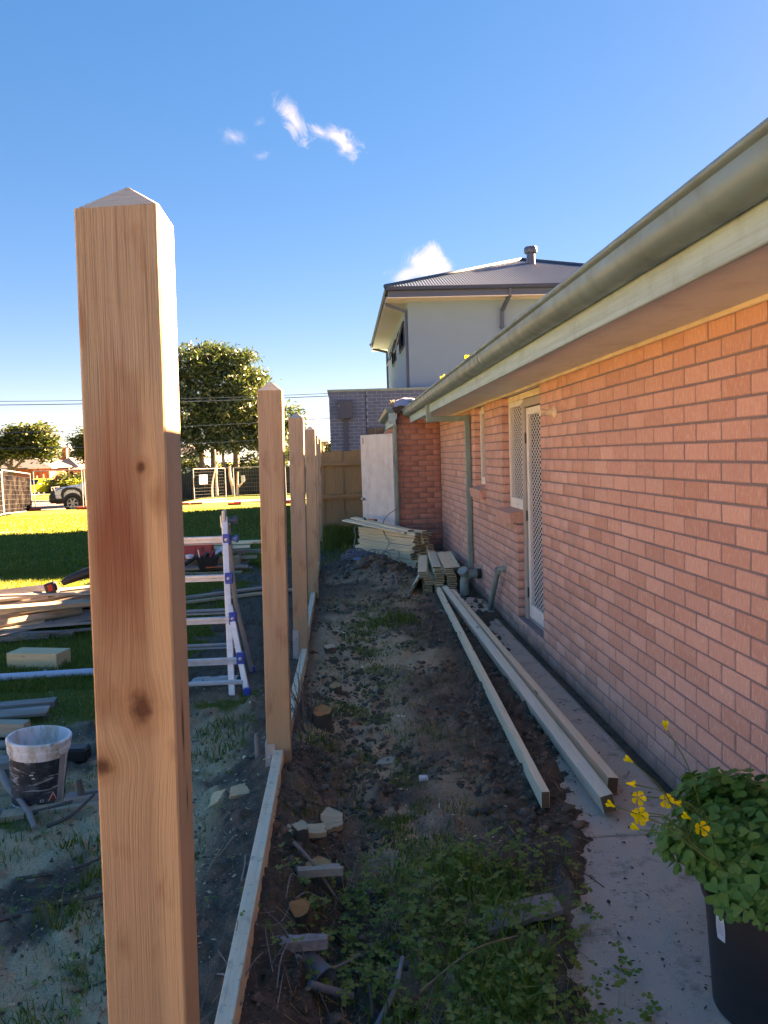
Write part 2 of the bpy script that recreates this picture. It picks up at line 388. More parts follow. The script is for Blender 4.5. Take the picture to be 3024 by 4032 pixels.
M_PIPEG = weathered_paint('green_pipe_paint', (.20,.31,.29), (.14,.20,.18), .45, (9,9,2), .45)
M_SOFFIT = weathered_paint('cream_soffit', (.70,.76,.79), (.58,.62,.63), .8, (3,1,3), .45)
M_BEAD = weathered_paint('cream_bead', (.76,.69,.53), (.5,.43,.32), .8, (30,5,30), .5)
M_TILE = plain('roof_tile', (.06,.047,.042), .9, var=.3, scale=12)
M_WFRAME = weathered_paint('cream_frame_paint', (.76,.73,.67), (.55,.52,.46), .5, (20,20,3), .3)
M_JAMB = plain('taupe_jamb', (.36,.32,.285), .55, var=.12, scale=6)
M_GRILLE = plain('grille_metal', (.72,.72,.72), .5, var=.1)
M_DOORGREY = weathered_paint('grey_door_paint', (.60,.60,.60), (.48,.46,.43), .7, (9,9,1.6), .55)
M_GLASS = plain('dark_glass', (.035,.04,.045), .08, var=.1, spec=.6)
M_DARK = plain('dark_void', (.012,.012,.013), .9)
M_CONC = None
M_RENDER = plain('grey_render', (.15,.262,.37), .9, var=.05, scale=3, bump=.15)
M_CHAR = plain('charcoal_metal', (.024,.042,.08), .45, var=.1)
M_CHARL = plain('slate_metal', (.045,.075,.135), .45, var=.1)
M_CORR = plain('corrugated_steel', (.017,.066,.135), .55, var=.06, spec=.25)
M_RSOFF = plain('white_soffit', (.55,.55,.54), .85, var=.05)
M_ALU = plain('aluminium', (.68,.70,.73), .38, metal=.55, var=.08, scale=20, dirt=(.45,.45,.46))
M_ALUD = plain('dull_aluminium', (.34,.345,.36), .5, metal=.5, var=.1)
M_BLUE = plain('blue_plastic', (.015,.075,.42), .4, var=.1)
M_GALV = plain('galvanised_steel', (.46,.48,.49), .5, metal=.6, var=.15, scale=25)
M_RED = plain('red_plastic', (.50,.035,.02), .4, var=.1)
M_ORANGE = plain('orange_plastic', (.72,.12,.035), .4, var=.1)
M_BLACK = plain('black_plastic', (.018,.018,.02), .5, var=.2)
M_BLACKS = plain('black_pot_plastic', (.022,.021,.024), .45, var=.2, dirt=(.05,.047,.045), scale=5)
M_RUBBER = plain('black_rubber', (.015,.015,.016), .8, var=.2)
M_WHITEP = plain('white_plastic', (.72,.72,.72), .5, var=.06, dirt=(.45,.42,.38), scale=14)
M_PALEBLUE = plain('pale_blue_plastic', (.40,.55,.68), .5, var=.06)
M_GREYP = plain('grey_plastic', (.20,.21,.225), .5, var=.15, scale=16, dirt=(.10,.095,.09))
M_TARP = plain('blue_grey_tarp', (.22,.27,.36), .7, var=.25, scale=14)
M_CABLE = plain('blue_grey_cable', (.10,.13,.17), .6, var=.2)
M_BARK = plain('grey_bark', (.13,.105,.085), .95, var=.4, scale=7, bump=.5)
M_BARKP = plain('pale_bark', (.50,.40,.30), .9, var=.25, scale=5)
M_STICK = plain('dead_stick', (.12,.095,.08), .95, var=.4, scale=20)
M_STICKG = plain('grey_stick', (.26,.24,.23), .95, var=.35, scale=20)
M_WIRE = plain('dull_wire', (.10,.105,.11), .6, var=.1); M_TUBE = plain('dull_tube', (.26,.27,.28), .5, var=.1)
M_PAPER = plain('paper', (.72,.72,.72), .8, var=.04)
M_INK = plain('print_ink', (.12,.12,.13), .8)
M_REDINK = plain('red_print', (.45,.05,.04), .7)
# ------------------------------------------------------------------ numpy helpers
def _hash(ix, iy, seed):
    h = (ix*374761393 + iy*668265263 + seed*1274126177) & 0x7fffffff
    h = ((h ^ (h >> 13))*1274126177) & 0x7fffffff
    return ((h ^ (h >> 16)) & 0xffff)/65535.0
def vnoise(x, y, seed=0):
    ix = np.floor(x).astype(np.int64); iy = np.floor(y).astype(np.int64); fx = x-ix; fy = y-iy
    fx = fx*fx*(3-2*fx); fy = fy*fy*(3-2*fy)
    a = _hash(ix,iy,seed); b = _hash(ix+1,iy,seed); c = _hash(ix,iy+1,seed); d = _hash(ix+1,iy+1,seed)
    return (a*(1-fx)+b*fx)*(1-fy)+(c*(1-fx)+d*fx)*fy
def fbm(x, y, seed=0, o=4, g=.5):
    s = 0; a = 1; t = 0
    for i in range(o):
        s = s+a*vnoise(x*2**i, y*2**i, seed+i*17); t += a; a *= g
    return s/t
def smooth(x, a, b):
    t = np.clip((x-a)/(b-a), 0, 1); return t*t*(3-2*t)
def np_mesh(name, V, F, mat, rnd=None, smooth_=False):
    me = bpy.data.meshes.new(name); V = np.asarray(V, dtype=np.float32); F = np.asarray(F, dtype=np.int32)
    k = F.shape[1]; me.vertices.add(len(V)); me.vertices.foreach_set('co', V.ravel())
    me.loops.add(F.size); me.loops.foreach_set('vertex_index', F.ravel())
    me.polygons.add(len(F)); me.polygons.foreach_set('loop_start', np.arange(0, F.size, k, dtype=np.int32))
    me.update(calc_edges=True)
    if rnd is not None:
        at = me.attributes.new('rnd', 'FLOAT', 'FACE'); at.data.foreach_set('value', np.asarray(rnd, dtype=np.float32))
    if smooth_: me.polygons.foreach_set('use_smooth', np.ones(len(F), dtype=bool))
    me.materials.append(mat); return me
XB = ([-8,0,2,2.6,3.3,5,7.8,8.15,8.4,99],[.45,.45,.56,.72,.97,1.2,1.37,1.60,1.8,1.8])
def ground_h(x, y):
    x = np.asarray(x, float); y = np.asarray(y, float)
    z = -.0145*(np.clip(y,10,95)-10)
    z = z-.20*smooth(-x,8.6,10.)*smooth(y,39.2,40.0)*(1-smooth(y,60.,61.))
    lane = smooth(x,-.62,-.45)
    z = z+lane*(.0145*(np.clip(y,10,16)-10))
    z = z+.13*np.exp(-((x+.38)/.24)**2)*(1-smooth(y,3.9,5.6))+.04*np.exp(-((x+.38)/.3)**2)*(1-smooth(y,8,11))
    z = z-.07*np.exp(-((x+.05)/.13)**2)*(1-smooth(y,3.2,4.2))*smooth(y,1.2,2.0)
    z = z+.22*np.exp(-(((x-.42)/.34)**2+((y-11.35)/.55)**2))+.14*np.exp(-(((x-.10)/.3)**2+((y-12.3)/.6)**2))
    z = z+.06*np.exp(-(((x-.7)/.35)**2+((y-10.6)/.8)**2))
    z = z+.24*smooth(y,13.2,15.2)*lane*(1-smooth(y,16,17.5))
    xb = np.interp(y, *XB)
    onpath = smooth(x-xb,-.05,.14)*(1-smooth(y,8.0,8.25))
    return z+.026*(1-onpath)*smooth(x,.2,.45)*(1-smooth(y,8,10))-.05*onpath+.036*onpath*smooth(x,1.505,1.535)
def gz(x, y): return float(ground_h(x, y))

# ------------------------------------------------------------------ ground
def grow(a, b, s0, g):
    r = [a]; s = s0
    while r[-1] < b: r.append(r[-1]+s); s *= g
    return np.array(r)
gx = np.concatenate([-2.7-grow(.02,600,.02,1.07)[::-1], np.arange(-2.7,1.66,.0155), 1.66+grow(.02,600,.03,1.13)])
ys = [-.2]
while ys[-1] < 1.2: ys.append(ys[-1]+.05)
while ys[-1] < 17: ys.append(ys[-1]+max(.010, ys[-1]*.0052))
while ys[-1] < 900: ys.append(ys[-1]*1.013)
gy = np.concatenate([-.2-grow(.08,300,.1,1.25)[::-1], np.array(ys)])
GX, GY = np.meshgrid(gx, gy)
def masks(x, y):
    n = fbm(x*1.1, y*1.1, 3, 4); n2 = fbm(x*4.2, y*4.2, 9, 4); n3 = fbm(x*.35, y*.35, 21, 3)
    left = 1-smooth(x,-.75,-.55)
    g = left*smooth(n*.6+n2*.4+.10*smooth(-x,1.0,2.4)+.12*smooth(y,5,8)-.20*np.exp(-((x+.95)/.35)**2)*smooth(y,4.5,6), .44,.60)
    bare = np.exp(-((x+.85)/.55)**2)*smooth(y,5.2,7)*(1-smooth(y,12,15)); g = g*(1-.95*bare*smooth(n2,.25,.5))
    sp = smooth(n3*.6+n*.4,.46,.58)*smooth(y,15,18); g = g*(1-.75*sp*smooth(-x,3,7))
    near = left*(1-smooth(y,4.6,6.2)); g = g*(1-.68*near*smooth(n2,.2,.5))
    lane = smooth(x,-.4,-.2)*(1-smooth(x,.28+.05*y,.62+.05*y))
    g = np.maximum(g, .30*lane*smooth(n2,.50,.68)*smooth(y,2.2,3)*(1-smooth(y,10,13)))
    g = np.maximum(g, smooth(y,12.9,14.5)*smooth(x,-.5,-.3)*smooth(n2,.35,.5)*.8)
    g = np.where(y > 24, np.maximum(g, left*(.75+.25*n)), g)
    saw = near*smooth(n*.5+n2*.5,.38,.56)*1.0+lane*.9*smooth(n,.36,.62)*smooth(y,3.0,4.2)*(1-smooth(y,9.5,12))
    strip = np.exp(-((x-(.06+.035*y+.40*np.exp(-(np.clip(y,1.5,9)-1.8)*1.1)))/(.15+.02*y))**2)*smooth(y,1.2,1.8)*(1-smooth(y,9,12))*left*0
    strip = np.exp(-((x-(.06+.012*y+.55*np.exp(-(np.clip(y,1.5,9)-1.9)*1.0)))/(.14+.022*y))**2)*(1-smooth(y,8,11))  # flare streak painted as paler cover, on top of real sawdust and grass
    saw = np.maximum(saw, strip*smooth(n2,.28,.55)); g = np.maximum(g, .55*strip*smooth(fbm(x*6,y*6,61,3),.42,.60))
    saw = np.maximum(saw, .5*smooth(x,.2,.7)*(1-smooth(y,2.6,3.0))*smooth(n2,.45,.6))
    return np.clip(g,0,1), np.clip(saw,0,1), np.clip(sp*smooth(-x,4,8),0,1)
gm, saw_flare, sd = masks(GX, GY)
def detail(x, y, g):
    soil = (1-.75*g)
    d = (fbm(x*7,y*7,31,5,.62)-.5)*.075*soil+(fbm(x*34,y*34,41,3,.7)-.5)*.036*soil
    d = d+np.maximum(0, fbm(x*16,y*16,55,2)-.60)*.16*soil
    fade = 1-smooth(np.hypot(x,y),14,26)
    xb = np.interp(y, *XB); onp = smooth(x-xb,.02,.15)*(1-smooth(y,8.0,8.2))
    return d*fade*(1-onp*.6)
GZ = ground_h(GX, GY)+detail(GX, GY, gm)
def gzd(x, y):
    x = np.asarray(x, float); y = np.asarray(y, float)
    return ground_h(x,y)+detail(x,y,masks(x,y)[0])
ny, nx = GX.shape
V = np.stack([GX.ravel(), GY.ravel(), GZ.ravel()], 1)
ii = np.arange(ny*nx).reshape(ny,nx)
F = np.stack([ii[:-1,:-1].ravel(), ii[:-1,1:].ravel(), ii[1:,1:].ravel(), ii[1:,:-1].ravel()], 1)
def ground_mat():
    t = NT('soil_and_lawn', .95, .12); p = t.pos(); a = t.n('Vertex Color' if False else 'VertexColor', layer_name='cover').outputs[0]
    s = t.n('SeparateColor', {0: a})
    n1 = t.noise(p, 9, 6, .65); n2 = t.noise(p, 70, 4, .7); n3 = t.noise(p, 240, 2, .6)
    soil = t.mix(t.ramp(n1, [(.3,0.),(.7,1.)]), (.085,.066,.052), (.165,.130,.10))
    soil = t.mix(t.ramp(n2, [(.55,0.),(.72,.8)]), soil, (.27,.22,.175))
    soil = t.mix(t.ramp(n3, [(.66,0.),(.74,.7)]), soil, (.40,.34,.27))
    gr = t.mix(n2, (.07,.10,.018), (.14,.18,.035))
    gr = t.mix(t.ramp(n1, [(.45,0.),(.75,.6)]), gr, (.17,.18,.055))
    sand = t.mix(n2, (.22,.17,.115), (.32,.26,.185))
    k = t.mix(t.math('MULTIPLY', s.outputs[2], .8), soil, sand)
    saw_flare_f = t.math('MULTIPLY', s.outputs[1], t.ramp(t.math('ADD', t.math('MULTIPLY', n3, .6), t.math('MULTIPLY', n2, .4)), [(.38,.45),(.55,1.)]))  # sawdust share, with the painted flare streak's brightness in it
    k = t.mix(t.math('MULTIPLY', saw_flare_f, .88), k, t.mix(n1, (.80,.59,.38), (.66,.51,.31)))
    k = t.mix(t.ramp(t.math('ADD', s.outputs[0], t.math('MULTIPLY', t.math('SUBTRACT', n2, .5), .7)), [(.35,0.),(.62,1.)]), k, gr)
    t.col(k); t.bump(t.math('ADD', n2, t.math('MULTIPLY', n3, .6)), .7, .012)
    return t.done()
M_GROUND = ground_mat()
me = np_mesh('ground', V, F, M_GROUND, smooth_=True)
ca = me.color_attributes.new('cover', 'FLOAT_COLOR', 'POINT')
ca.data.foreach_set('color', np.stack([gm.ravel(), saw_flare.ravel(), sd.ravel(), np.ones(gm.size)], 1).astype(np.float32).ravel())
tag(link('ground', me), kind='structure')

# concrete path of cast slabs along the house
def conc_mat():
    t = NT('path_concrete', .9, .25); p = t.pos()
    a = t.noise(p, 3.2, 6, .65); b = t.noise(p, 40, 4, .7); c = t.noise(p, 160, 2)
    k = t.mix(a, (.40,.36,.295), (.58,.525,.43)); k = t.mix(t.math('MULTIPLY', b, .35), k, (.58,.55,.5))
    k = t.mix(t.ramp(t.noise(p, 7, 6, .75), [(.53,0.),(.70,.8)]), k, (.17,.135,.105))
    k = t.mix(t.ramp(c, [(.66,0.),(.74,.6)]), k, (.07,.06,.055))
    x = t.n('SeparateXYZ', {0: p}).outputs[0]
    edge = t.n('MapRange', {0: t.math('ADD', x, t.math('MULTIPLY', t.math('SUBTRACT', b, .5), .05)), 1: 1.50, 2: 1.545, 3: 0., 4: .7}).outputs[0]
    k = t.mix(edge, k, (.07,.072,.05)); t.col(k); t.bump(t.math('ADD', b, c), .4, .004); return t.done()
M_CONC = conc_mat()
path = tag(bpy.data.objects.new('path', None), kind='structure'); col.objects.link(path); WM['path'] = Matrix()
jy = [-3.2,-1.55,.08,1.70,3.33,4.955,6.63,8.12]
for i in range(len(jy)-1):
    q = MB(); q.box((.965, (jy[i]+jy[i+1])/2, -.05+random.uniform(-.002,.002)), (1.13, jy[i+1]-jy[i]-.012, .10), b=.006)
    q.build('slab', M_CONC, path)
q = MB()    # broken concrete collar at the gully
q.prism([(1.22,8.25),(1.40,8.20),(1.56,8.16),(1.56,8.85),(1.42,9.05),(1.24,8.95),(1.14,8.6)], 'z', -.1, .03)
q.build('gully_surround', M_CONC, path)

# ------------------------------------------------------------------ foliage materials and ground cover
def leaf_mat(name, cols, trans=.35, rough=.55, spec=.35):
    t = NT(name, rough, spec); a = t.attr('rnd').outputs['Fac']
    r = t.math('FRACT', t.math('ADD', a, t.rnd()))
    k = t.ramp(r, [(i/(len(cols)-1), c) for i, c in enumerate(cols)]); t.col(k)
    tr = t.n('BsdfTranslucent', {'Color': t.mix(1., k, (1.5,1.6,.7), 'MULTIPLY')})
    mx = t.n('MixShader', {0: trans}); t.nt.links.new(t.b.outputs[0], mx.inputs[1]); t.nt.links.new(tr.outputs[0], mx.inputs[2])
    t.nt.links.new(mx.outputs[0], t.nt.nodes['Material Output'].inputs[0]); return t.done()
M_GRASS = leaf_mat('grass_blades', [(.06,.095,.016),(.10,.145,.022),(.14,.185,.030),(.22,.21,.06)])
M_WEED = leaf_mat('weed_leaves', [(.07,.16,.026),(.11,.21,.036),(.16,.25,.05),(.22,.28,.07)])
M_STRAW = leaf_mat('dry_straw', [(.28,.23,.14),(.42,.35,.21),(.17,.145,.10)], .15)
def blades(n, X, Y, h, wd, lean=.7, Z=None, base=None, curve=True):
    # tapered, bent blades of grass: two triangles and a tip
    a = rng.uniform(0, 2*np.pi, n); dx = np.cos(a); dy = np.sin(a); l = h*rng.uniform(.15, lean, n); b = rng.uniform(0,2*np.pi,n)
    wx = np.cos(b)*wd; wy = np.sin(b)*wd; z = gzd(X,Y)-.004 if Z is None else Z
    P = np.stack([np.stack([X-wx,Y-wy,z],1), np.stack([X+wx,Y+wy,z],1),
                  np.stack([X+dx*l*.35+wx*.7,Y+dy*l*.35+wy*.7,z+h*.6],1), np.stack([X+dx*l*.35-wx*.7,Y+dy*l*.35-wy*.7,z+h*.6],1),
                  np.stack([X+dx*l,Y+dy*l,z+h*rng.uniform(.75,1.05,n)],1)],1).reshape(-1,3)
    k = np.arange(n)[:,None]*5
    F = np.concatenate([k+np.array([[0,1,2]]), k+np.array([[0,2,3]]), k+np.array([[3,2,4]])],1).reshape(-1,3)
    return P, F
class Acc:
    def __init__(s): s.V = []; s.F = []; s.R = []; s.k = 0
    def add(s, V, F, R):
        s.V.append(V); s.F.append(F+s.k); s.R.append(R); s.k += len(V)
    def obj(s, name, mat, parent=None, kind=None, sm=False):
        o = link(name, np_mesh(name, np.concatenate(s.V), np.concatenate(s.F), mat, np.concatenate(s.R), sm), parent)
        return tag(o, kind=kind)
ga = Acc()
def lawn(n, x0, x1, y0, y1, h0, h1, wd, thr=.45, dens=1):
    # sample with a density that grows towards the camera
    u = rng.uniform(0,1,n); Y = y0*(y1/y0)**u; X = rng.uniform(x0,x1,n)
    m = masks(X,Y)[0]; keep = rng.uniform(0,1,n) < smooth(m,thr-.25,thr+.3)*dens
    X = X[keep]; Y = Y[keep]; c = len(X); h = rng.uniform(h0,h1,c)*(.6+.8*fbm(X*2.5,Y*2.5,77,3)); ww = wd*rng.uniform(.6,1.4,c)
    P, F = blades(c, X, Y, h, ww); ga.add(P, F, np.repeat(np.clip(fbm(X*1.3,Y*1.3,88,3)*.7+rng.uniform(-.2,.45,c),0,.98), 3))
lawn(70000, -3.4, -.6, 2.2, 6.2, .018, .055, .0016)
lawn(150000, -7.5, -.7, 6.0, 13.5, .03, .065, .003)
lawn(110000, -16, -.8, 13, 34, .04, .085, .009)
lawn(30000, -.5, 1.0, 12.8, 15.4, .06, .22, .004, .4)
lawn(60000, -.45, .9, 2.2, 11, .012, .05, .0022, .25, .9)
def tuft(cx, cy, r, n, h0, h1, wd, lean=.9, acc=ga, rr=None):
    a = rng.uniform(0,2*np.pi,n); d = r*np.sqrt(rng.uniform(0,1,n)); X = cx+d*np.cos(a); Y = cy+d*np.sin(a)
    P, F = blades(n, X, Y, rng.uniform(h0,h1,n)*(1-.5*d/r), wd*rng.uniform(.6,1.4,n), lean); acc.add(P, F, np.repeat(rng.uniform(.25,.9,n) if rr is None else rr(n), 3))
for cx, cy, r, n, h in [(.47,7.85,.26,420,.20),(.25,7.75,.2,160,.13),(-1.05,3.15,.10,90,.16),(-1.12,2.9,.12,90,.14),(-.86,2.7,.08,70,.13),(-.80,2.62,.07,60,.12),
                        (-1.0,2.35,.1,80,.11),(-.78,4.9,.2,200,.13),(-.75,4.5,.16,120,.1),(-1.2,3.45,.12,90,.12),(-1.6,3.4,.15,90,.1),(-.1,5.1,.16,90,.14),(-.2,4.4,.12,70,.16),(.1,13.4,.5,300,.3),(-.2,13.9,.4,260,.35),(-.25,12.4,.2,90,.14),(-1.18,4.15,.12,80,.1),(-1.35,4.35,.14,100,.1)]:
    tuft(cx, cy, r, n, h*.4, h, .003)
ga.obj('grass', M_GRASS, kind='stuff')
# weeds at the near end of the strip: broad grass and clover
wa = Acc(); sa = Acc()
for i in range(46):
    cx = .62-abs(rng.normal(0,.24)); cy = rng.uniform(1.9,3.15)
    if cx < -.05: continue
    tuft(cx, cy, .10, 34, .05, .19, .0042, 1.2, wa)
def clover(n, X, Y, hz, r0, r1, acc):
    # three heart-shaped leaflets on each stalk
    z = gzd(X,Y)+hz
    for j in range(n):
        r = rng.uniform(r0,r1); a0 = rng.uniform(0,6.28); tx, ty = rng.uniform(-.45,.45,2); c = np.array([X[j],Y[j],z[j]]); V = []; F = []
        for k in range(3):
            a = a0+k*2.094; u = np.array([math.cos(a),math.sin(a),0]); v = np.array([-u[1],u[0],0]); dz = lambda q: np.array([0,0,q])
            lift = u[0]*tx+u[1]*ty
            b = len(V)
            V += [c, c+u*r*.55+v*r*.5+dz(r*(.10+lift*.55)), c+u*r+v*r*.36+dz(r*(lift-.05)), c+u*r*.82+dz(r*(lift*.8-.12)), c+u*r-v*r*.36+dz(r*(lift-.05)), c+u*r*.55-v*r*.5+dz(r*(.10+lift*.55))]
            F += [(b,b+1,b+3),(b+1,b+2,b+3),(b,b+3,b+5),(b+3,b+4,b+5)]
        s = .0012; st = np.array([[c[0]-s,c[1],c[2]-hz[j]-.01],[c[0]+s,c[1],c[2]-hz[j]-.01],[c[0],c[1],c[2]]]); b = len(V); V += list(st); F.append((b,b+1,b+2))
        acc.add(np.array(V), np.array(F), np.full(len(F), np.clip(rng.normal(.45,.2),0,.98)))
n = 620
X = np.clip(.42+rng.normal(0,.24,n),-.05,.85); Y = rng.uniform(1.85,3.2,n); clover(n, X, Y, rng.uniform(.02,.13,n), .012, .026, wa)
n = 190; X = rng.normal(-.02,.12,n); Y = 2.35+rng.uniform(0,.65,n); clover(n, X, Y, rng.uniform(.02,.09,n), .012, .024, wa)
n = 120; X = rng.normal(-1.15,.35,n); Y = rng.uniform(2.2,4.4,n); clover(n, X, Y, rng.uniform(.01,.04,n), .01, .02, wa)
wa.obj('weeds', M_WEED, kind='stuff')
n = 2600
X = np.concatenate([rng.normal(.3,.28,1300), rng.uniform(-.35,1.1,700), rng.uniform(-2.2,-.5,600)]); Y = np.concatenate([rng.uniform(1.9,3.3,1300), rng.uniform(3,10,700), rng.uniform(2.3,6,600)])
a = rng.uniform(0,6.28,n); l = rng.uniform(.02,.10,n); hh = rng.uniform(.002,.03,n); z0 = gzd(X,Y)+.004; X2 = X+np.cos(a)*l; Y2 = Y+np.sin(a)*l; z1 = gzd(X2,Y2)+hh; s = .0012*rng.uniform(.6,1.6,n)
P = np.stack([np.stack([X-np.sin(a)*s,Y+np.cos(a)*s,z0],1),np.stack([X+np.sin(a)*s,Y-np.cos(a)*s,z0],1),np.stack([X2+np.sin(a)*s,Y2-np.cos(a)*s,z1],1),np.stack([X2-np.sin(a)*s,Y2+np.cos(a)*s,z1],1)],1).reshape(-1,3)
sa.add(P, np.arange(n*4).reshape(n,4), rng.uniform(0,1,n)); sa.obj('straw', M_STRAW, kind='stuff')
# clods of earth
def clods(n, X, Y, r0, r1, sink=.35):
    base = np.array([(0,0,1),(.9,0,.3),(.28,.85,.3),(-.73,.53,.3),(-.73,-.53,.3),(.28,-.85,.3),(.73,.53,-.4),(-.28,.85,-.4),(-.9,0,-.4),(-.28,-.85,-.4),(.73,-.53,-.4)])
    fc = np.array([(0,1,2),(0,2,3),(0,3,4),(0,4,5),(0,5,1),(1,6,2),(2,6,7),(2,7,3),(3,7,8),(3,8,4),(4,8,9),(4,9,5),(5,9,10),(5,10,1),(1,10,6)])
    r = r0*(r1/r0)**(rng.uniform(0,1,n)**2.2); P = base[None]*(1+rng.normal(0,.28,(n,11,1)))+rng.normal(0,.12,(n,11,3)); P = P*np.array([1,1,.75])
    P = P*r[:,None,None]+np.stack([X,Y,gzd(X,Y)+r*(1-sink)*.5],1)[:,None]
    F = (np.arange(n)[:,None,None]*11+fc[None]).reshape(-1,3); return P.reshape(-1,3), F, np.repeat(rng.uniform(0,1,n),15)
ca_ = Acc(); n = 30000
Y = 1.6*(13/1.6)**rng.uniform(0,1,n); X = rng.uniform(-.35,1.35,n); m = (X < np.interp(Y,*XB)+.12)|(Y > 8.2); m &= (fbm(X*2.2,Y*2.2,5,3)*.6+fbm(X*7,Y*7,15,3)*.4) > .50; m &= ~((X > .15)&(Y < 2.9)&(rng.uniform(0,1,n) < .8))
ca_.add(*clods(int(m.sum()), X[m], Y[m], .003, .026))
n = 2600; Y = 2.3*(12/2.3)**rng.uniform(0,1,n); X = rng.uniform(-1.4,-.5,n); ca_.add(*clods(n, X, Y, .002, .013))
n = 6500; Y = 1.8*(8/1.8)**rng.uniform(0,1,n); X = np.interp(Y,*XB)+.03+np.abs(rng.normal(0,.13,n)); q_ = X < 1.54; ca_.add(*clods(int(q_.sum()), X[q_], np.asarray(Y)[q_], .0015, .007, .2))
n = 500; a = rng.normal(0,.3,(n,2)); ca_.add(*clods(n, .42+a[:,0], 11.35+a[:,1]*1.3, .01, .06))
def clod_mat():
    t = NT('soil_clods', .95, .15); p = t.pos(); k = t.ramp(t.attr('rnd').outputs['Fac'], [(0.,(.07,.055,.044)),(.6,(.135,.107,.083)),(1.,(.22,.18,.14))])
    k = t.mix(t.ramp(t.noise(p,120,3),[(.5,0.),(.75,.6)]), k, (.30,.25,.2)); t.col(k); t.bump(t.noise(p,150,3),.6,.004); return t.done()
ca_.obj('soil_clods', clod_mat(), kind='stuff')
# pale wood chips and sawdust flakes
n = 9400
X = np.concatenate([rng.uniform(-2.3,-.45,6000), rng.normal(.1,.25,3000), rng.uniform(.5,1.3,400)]); Y = np.concatenate([2.1*(6/2.1)**rng.uniform(0,1,6000), rng.uniform(2.8,9.5,3000), rng.uniform(2,8,400)])
a = rng.uniform(0,6.28,n); l = .0016*(6)**(rng.uniform(0,1,n)**3.0); ww = l*rng.uniform(.25,.7,n); z = gzd(X,Y)+.003; ti = rng.uniform(-.4,.4,n)*l
ca = np.cos(a); sn = np.sin(a)
P = np.stack([np.stack([X-ca*l-sn*ww,Y-sn*l+ca*ww,z-ti],1),np.stack([X-ca*l+sn*ww,Y-sn*l-ca*ww,z-ti],1),np.stack([X+ca*l+sn*ww,Y+sn*l-ca*ww,z+ti+.002],1),np.stack([X+ca*l-sn*ww,Y+sn*l+ca*ww,z+ti+.002],1)],1).reshape(-1,3)
M_CHIPS = leaf_mat('sawdust_flakes', [(.58,.45,.29),(.74,.60,.40),(.46,.35,.22)], .05, .9)
sa = Acc(); sa.add(P, np.arange(n*4).reshape(n,4), rng.uniform(0,1,n)); sa.obj('sawdust', M_CHIPS, kind='stuff')
# fine dead twigs and roots lying in the soil
tw = MB()
for i in range(260):
    if i < 70: x = random.gauss(-.18,.10); y = random.uniform(1.9,4.2)
    elif i < 150: x = random.uniform(.55,1.45); y = random.uniform(2.2,7)
    elif i < 210: x = random.uniform(-.2,1.1); y = random.uniform(4,12)
    else: x = random.uniform(-2.1,-.5); y = random.uniform(2.2,5)
    a = random.uniform(0,6.28); l = random.uniform(.05,.28); pts = []
    for k in range(5):
        px = x+math.cos(a)*l*k/4; py = y+math.sin(a)*l*k/4; a += random.uniform(-.35,.35)
        pts.append((px,py,float(gzd(px,py))+.006+(random.uniform(0,.03) if i < 70 else 0)))
    r = random.uniform(.0012,.0035); tw.tube(pts, [r,r,r*.9,r*.7,r*.4], 4)
tag(tw.build('twigs', M_STICK), kind='stuff')

# dead leaf fragments and dirt scattered over the slabs
n = 1500; Y = 1.8*(8/1.8)**rng.uniform(0,1,n); X = np.interp(Y,*XB)+(1.56-np.interp(Y,*XB))*rng.beta(1.0,1.7,n); a = rng.uniform(0,6.28,n); l = .0022*(7)**(rng.uniform(0,1,n)**2.2); ww = l*rng.uniform(.25,.6,n); z = np.full(n,.004)+rng.uniform(0,.003,n); ca = np.cos(a); sn = np.sin(a)
P = np.stack([np.stack([X-ca*l,Y-sn*l,z],1),np.stack([X+sn*ww,Y-ca*ww,z+l*rng.uniform(0,.5,n)],1),np.stack([X+ca*l,Y+sn*l,z+l*.2],1),np.stack([X-sn*ww,Y+ca*ww,z+l*rng.uniform(0,.5,n)],1)],1).reshape(-1,3)
sa = Acc(); sa.add(P, np.arange(n*4).reshape(n,4), rng.uniform(0,1,n)); sa.obj('leaf_litter', leaf_mat('dead_leaf',[(.05,.035,.025),(.10,.07,.045),(.16,.12,.07)],.1,.9), kind='stuff')
# ------------------------------------------------------------------ the brick house
D = 1.5783; Y0 = 6.236; ZT = 2.236; RET = 12.75; XR = .885
house = thing('brick_house', 'salmon brick bungalow with green gutter and cream eave beside the path', 'house', (D+1, 6, 0))
# openings on the side wall as (y0, y1, z0, z1)
OPEN = [(6.262, 7.180, .165, ZT+.1), (7.176, 7.793, 1.06, ZT+.1), (8.765, 9.425, 1.215, ZT+.1)]
def solid(y0, y1, z0, z1):
    iv = [(y0,y1)]
    for a, b, c, d in OPEN:
        if z1 <= c+.02 or z0 >= d: continue
        out = []
        for p, q in iv:
            if b <= p or a >= q: out.append((p,q)); continue
            if a > p: out.append((p,a))
            if b < q: out.append((b,q))
        iv = out
    return iv
wq = MB()
for k in range(26):
    z1 = ZT-.086*k; z0 = max(z1-.086, -.08 if k == 25 else z1-.086)
    for a, b in solid(-3.0, RET, z0, z1-.001):
        e = lambda v: any(abs(v-o[j]) < 1e-6 for o in OPEN for j in (0,1))
        a2 = a+(.008 if e(a) else 0); b2 = b-(.008 if e(b) else 0)
        wq.box((D+.0562, (a2+b2)/2, (z0+z1)/2), (.104, b2-a2, z1-z0))
wall = wq.build('wall', M_MORTAR, house)
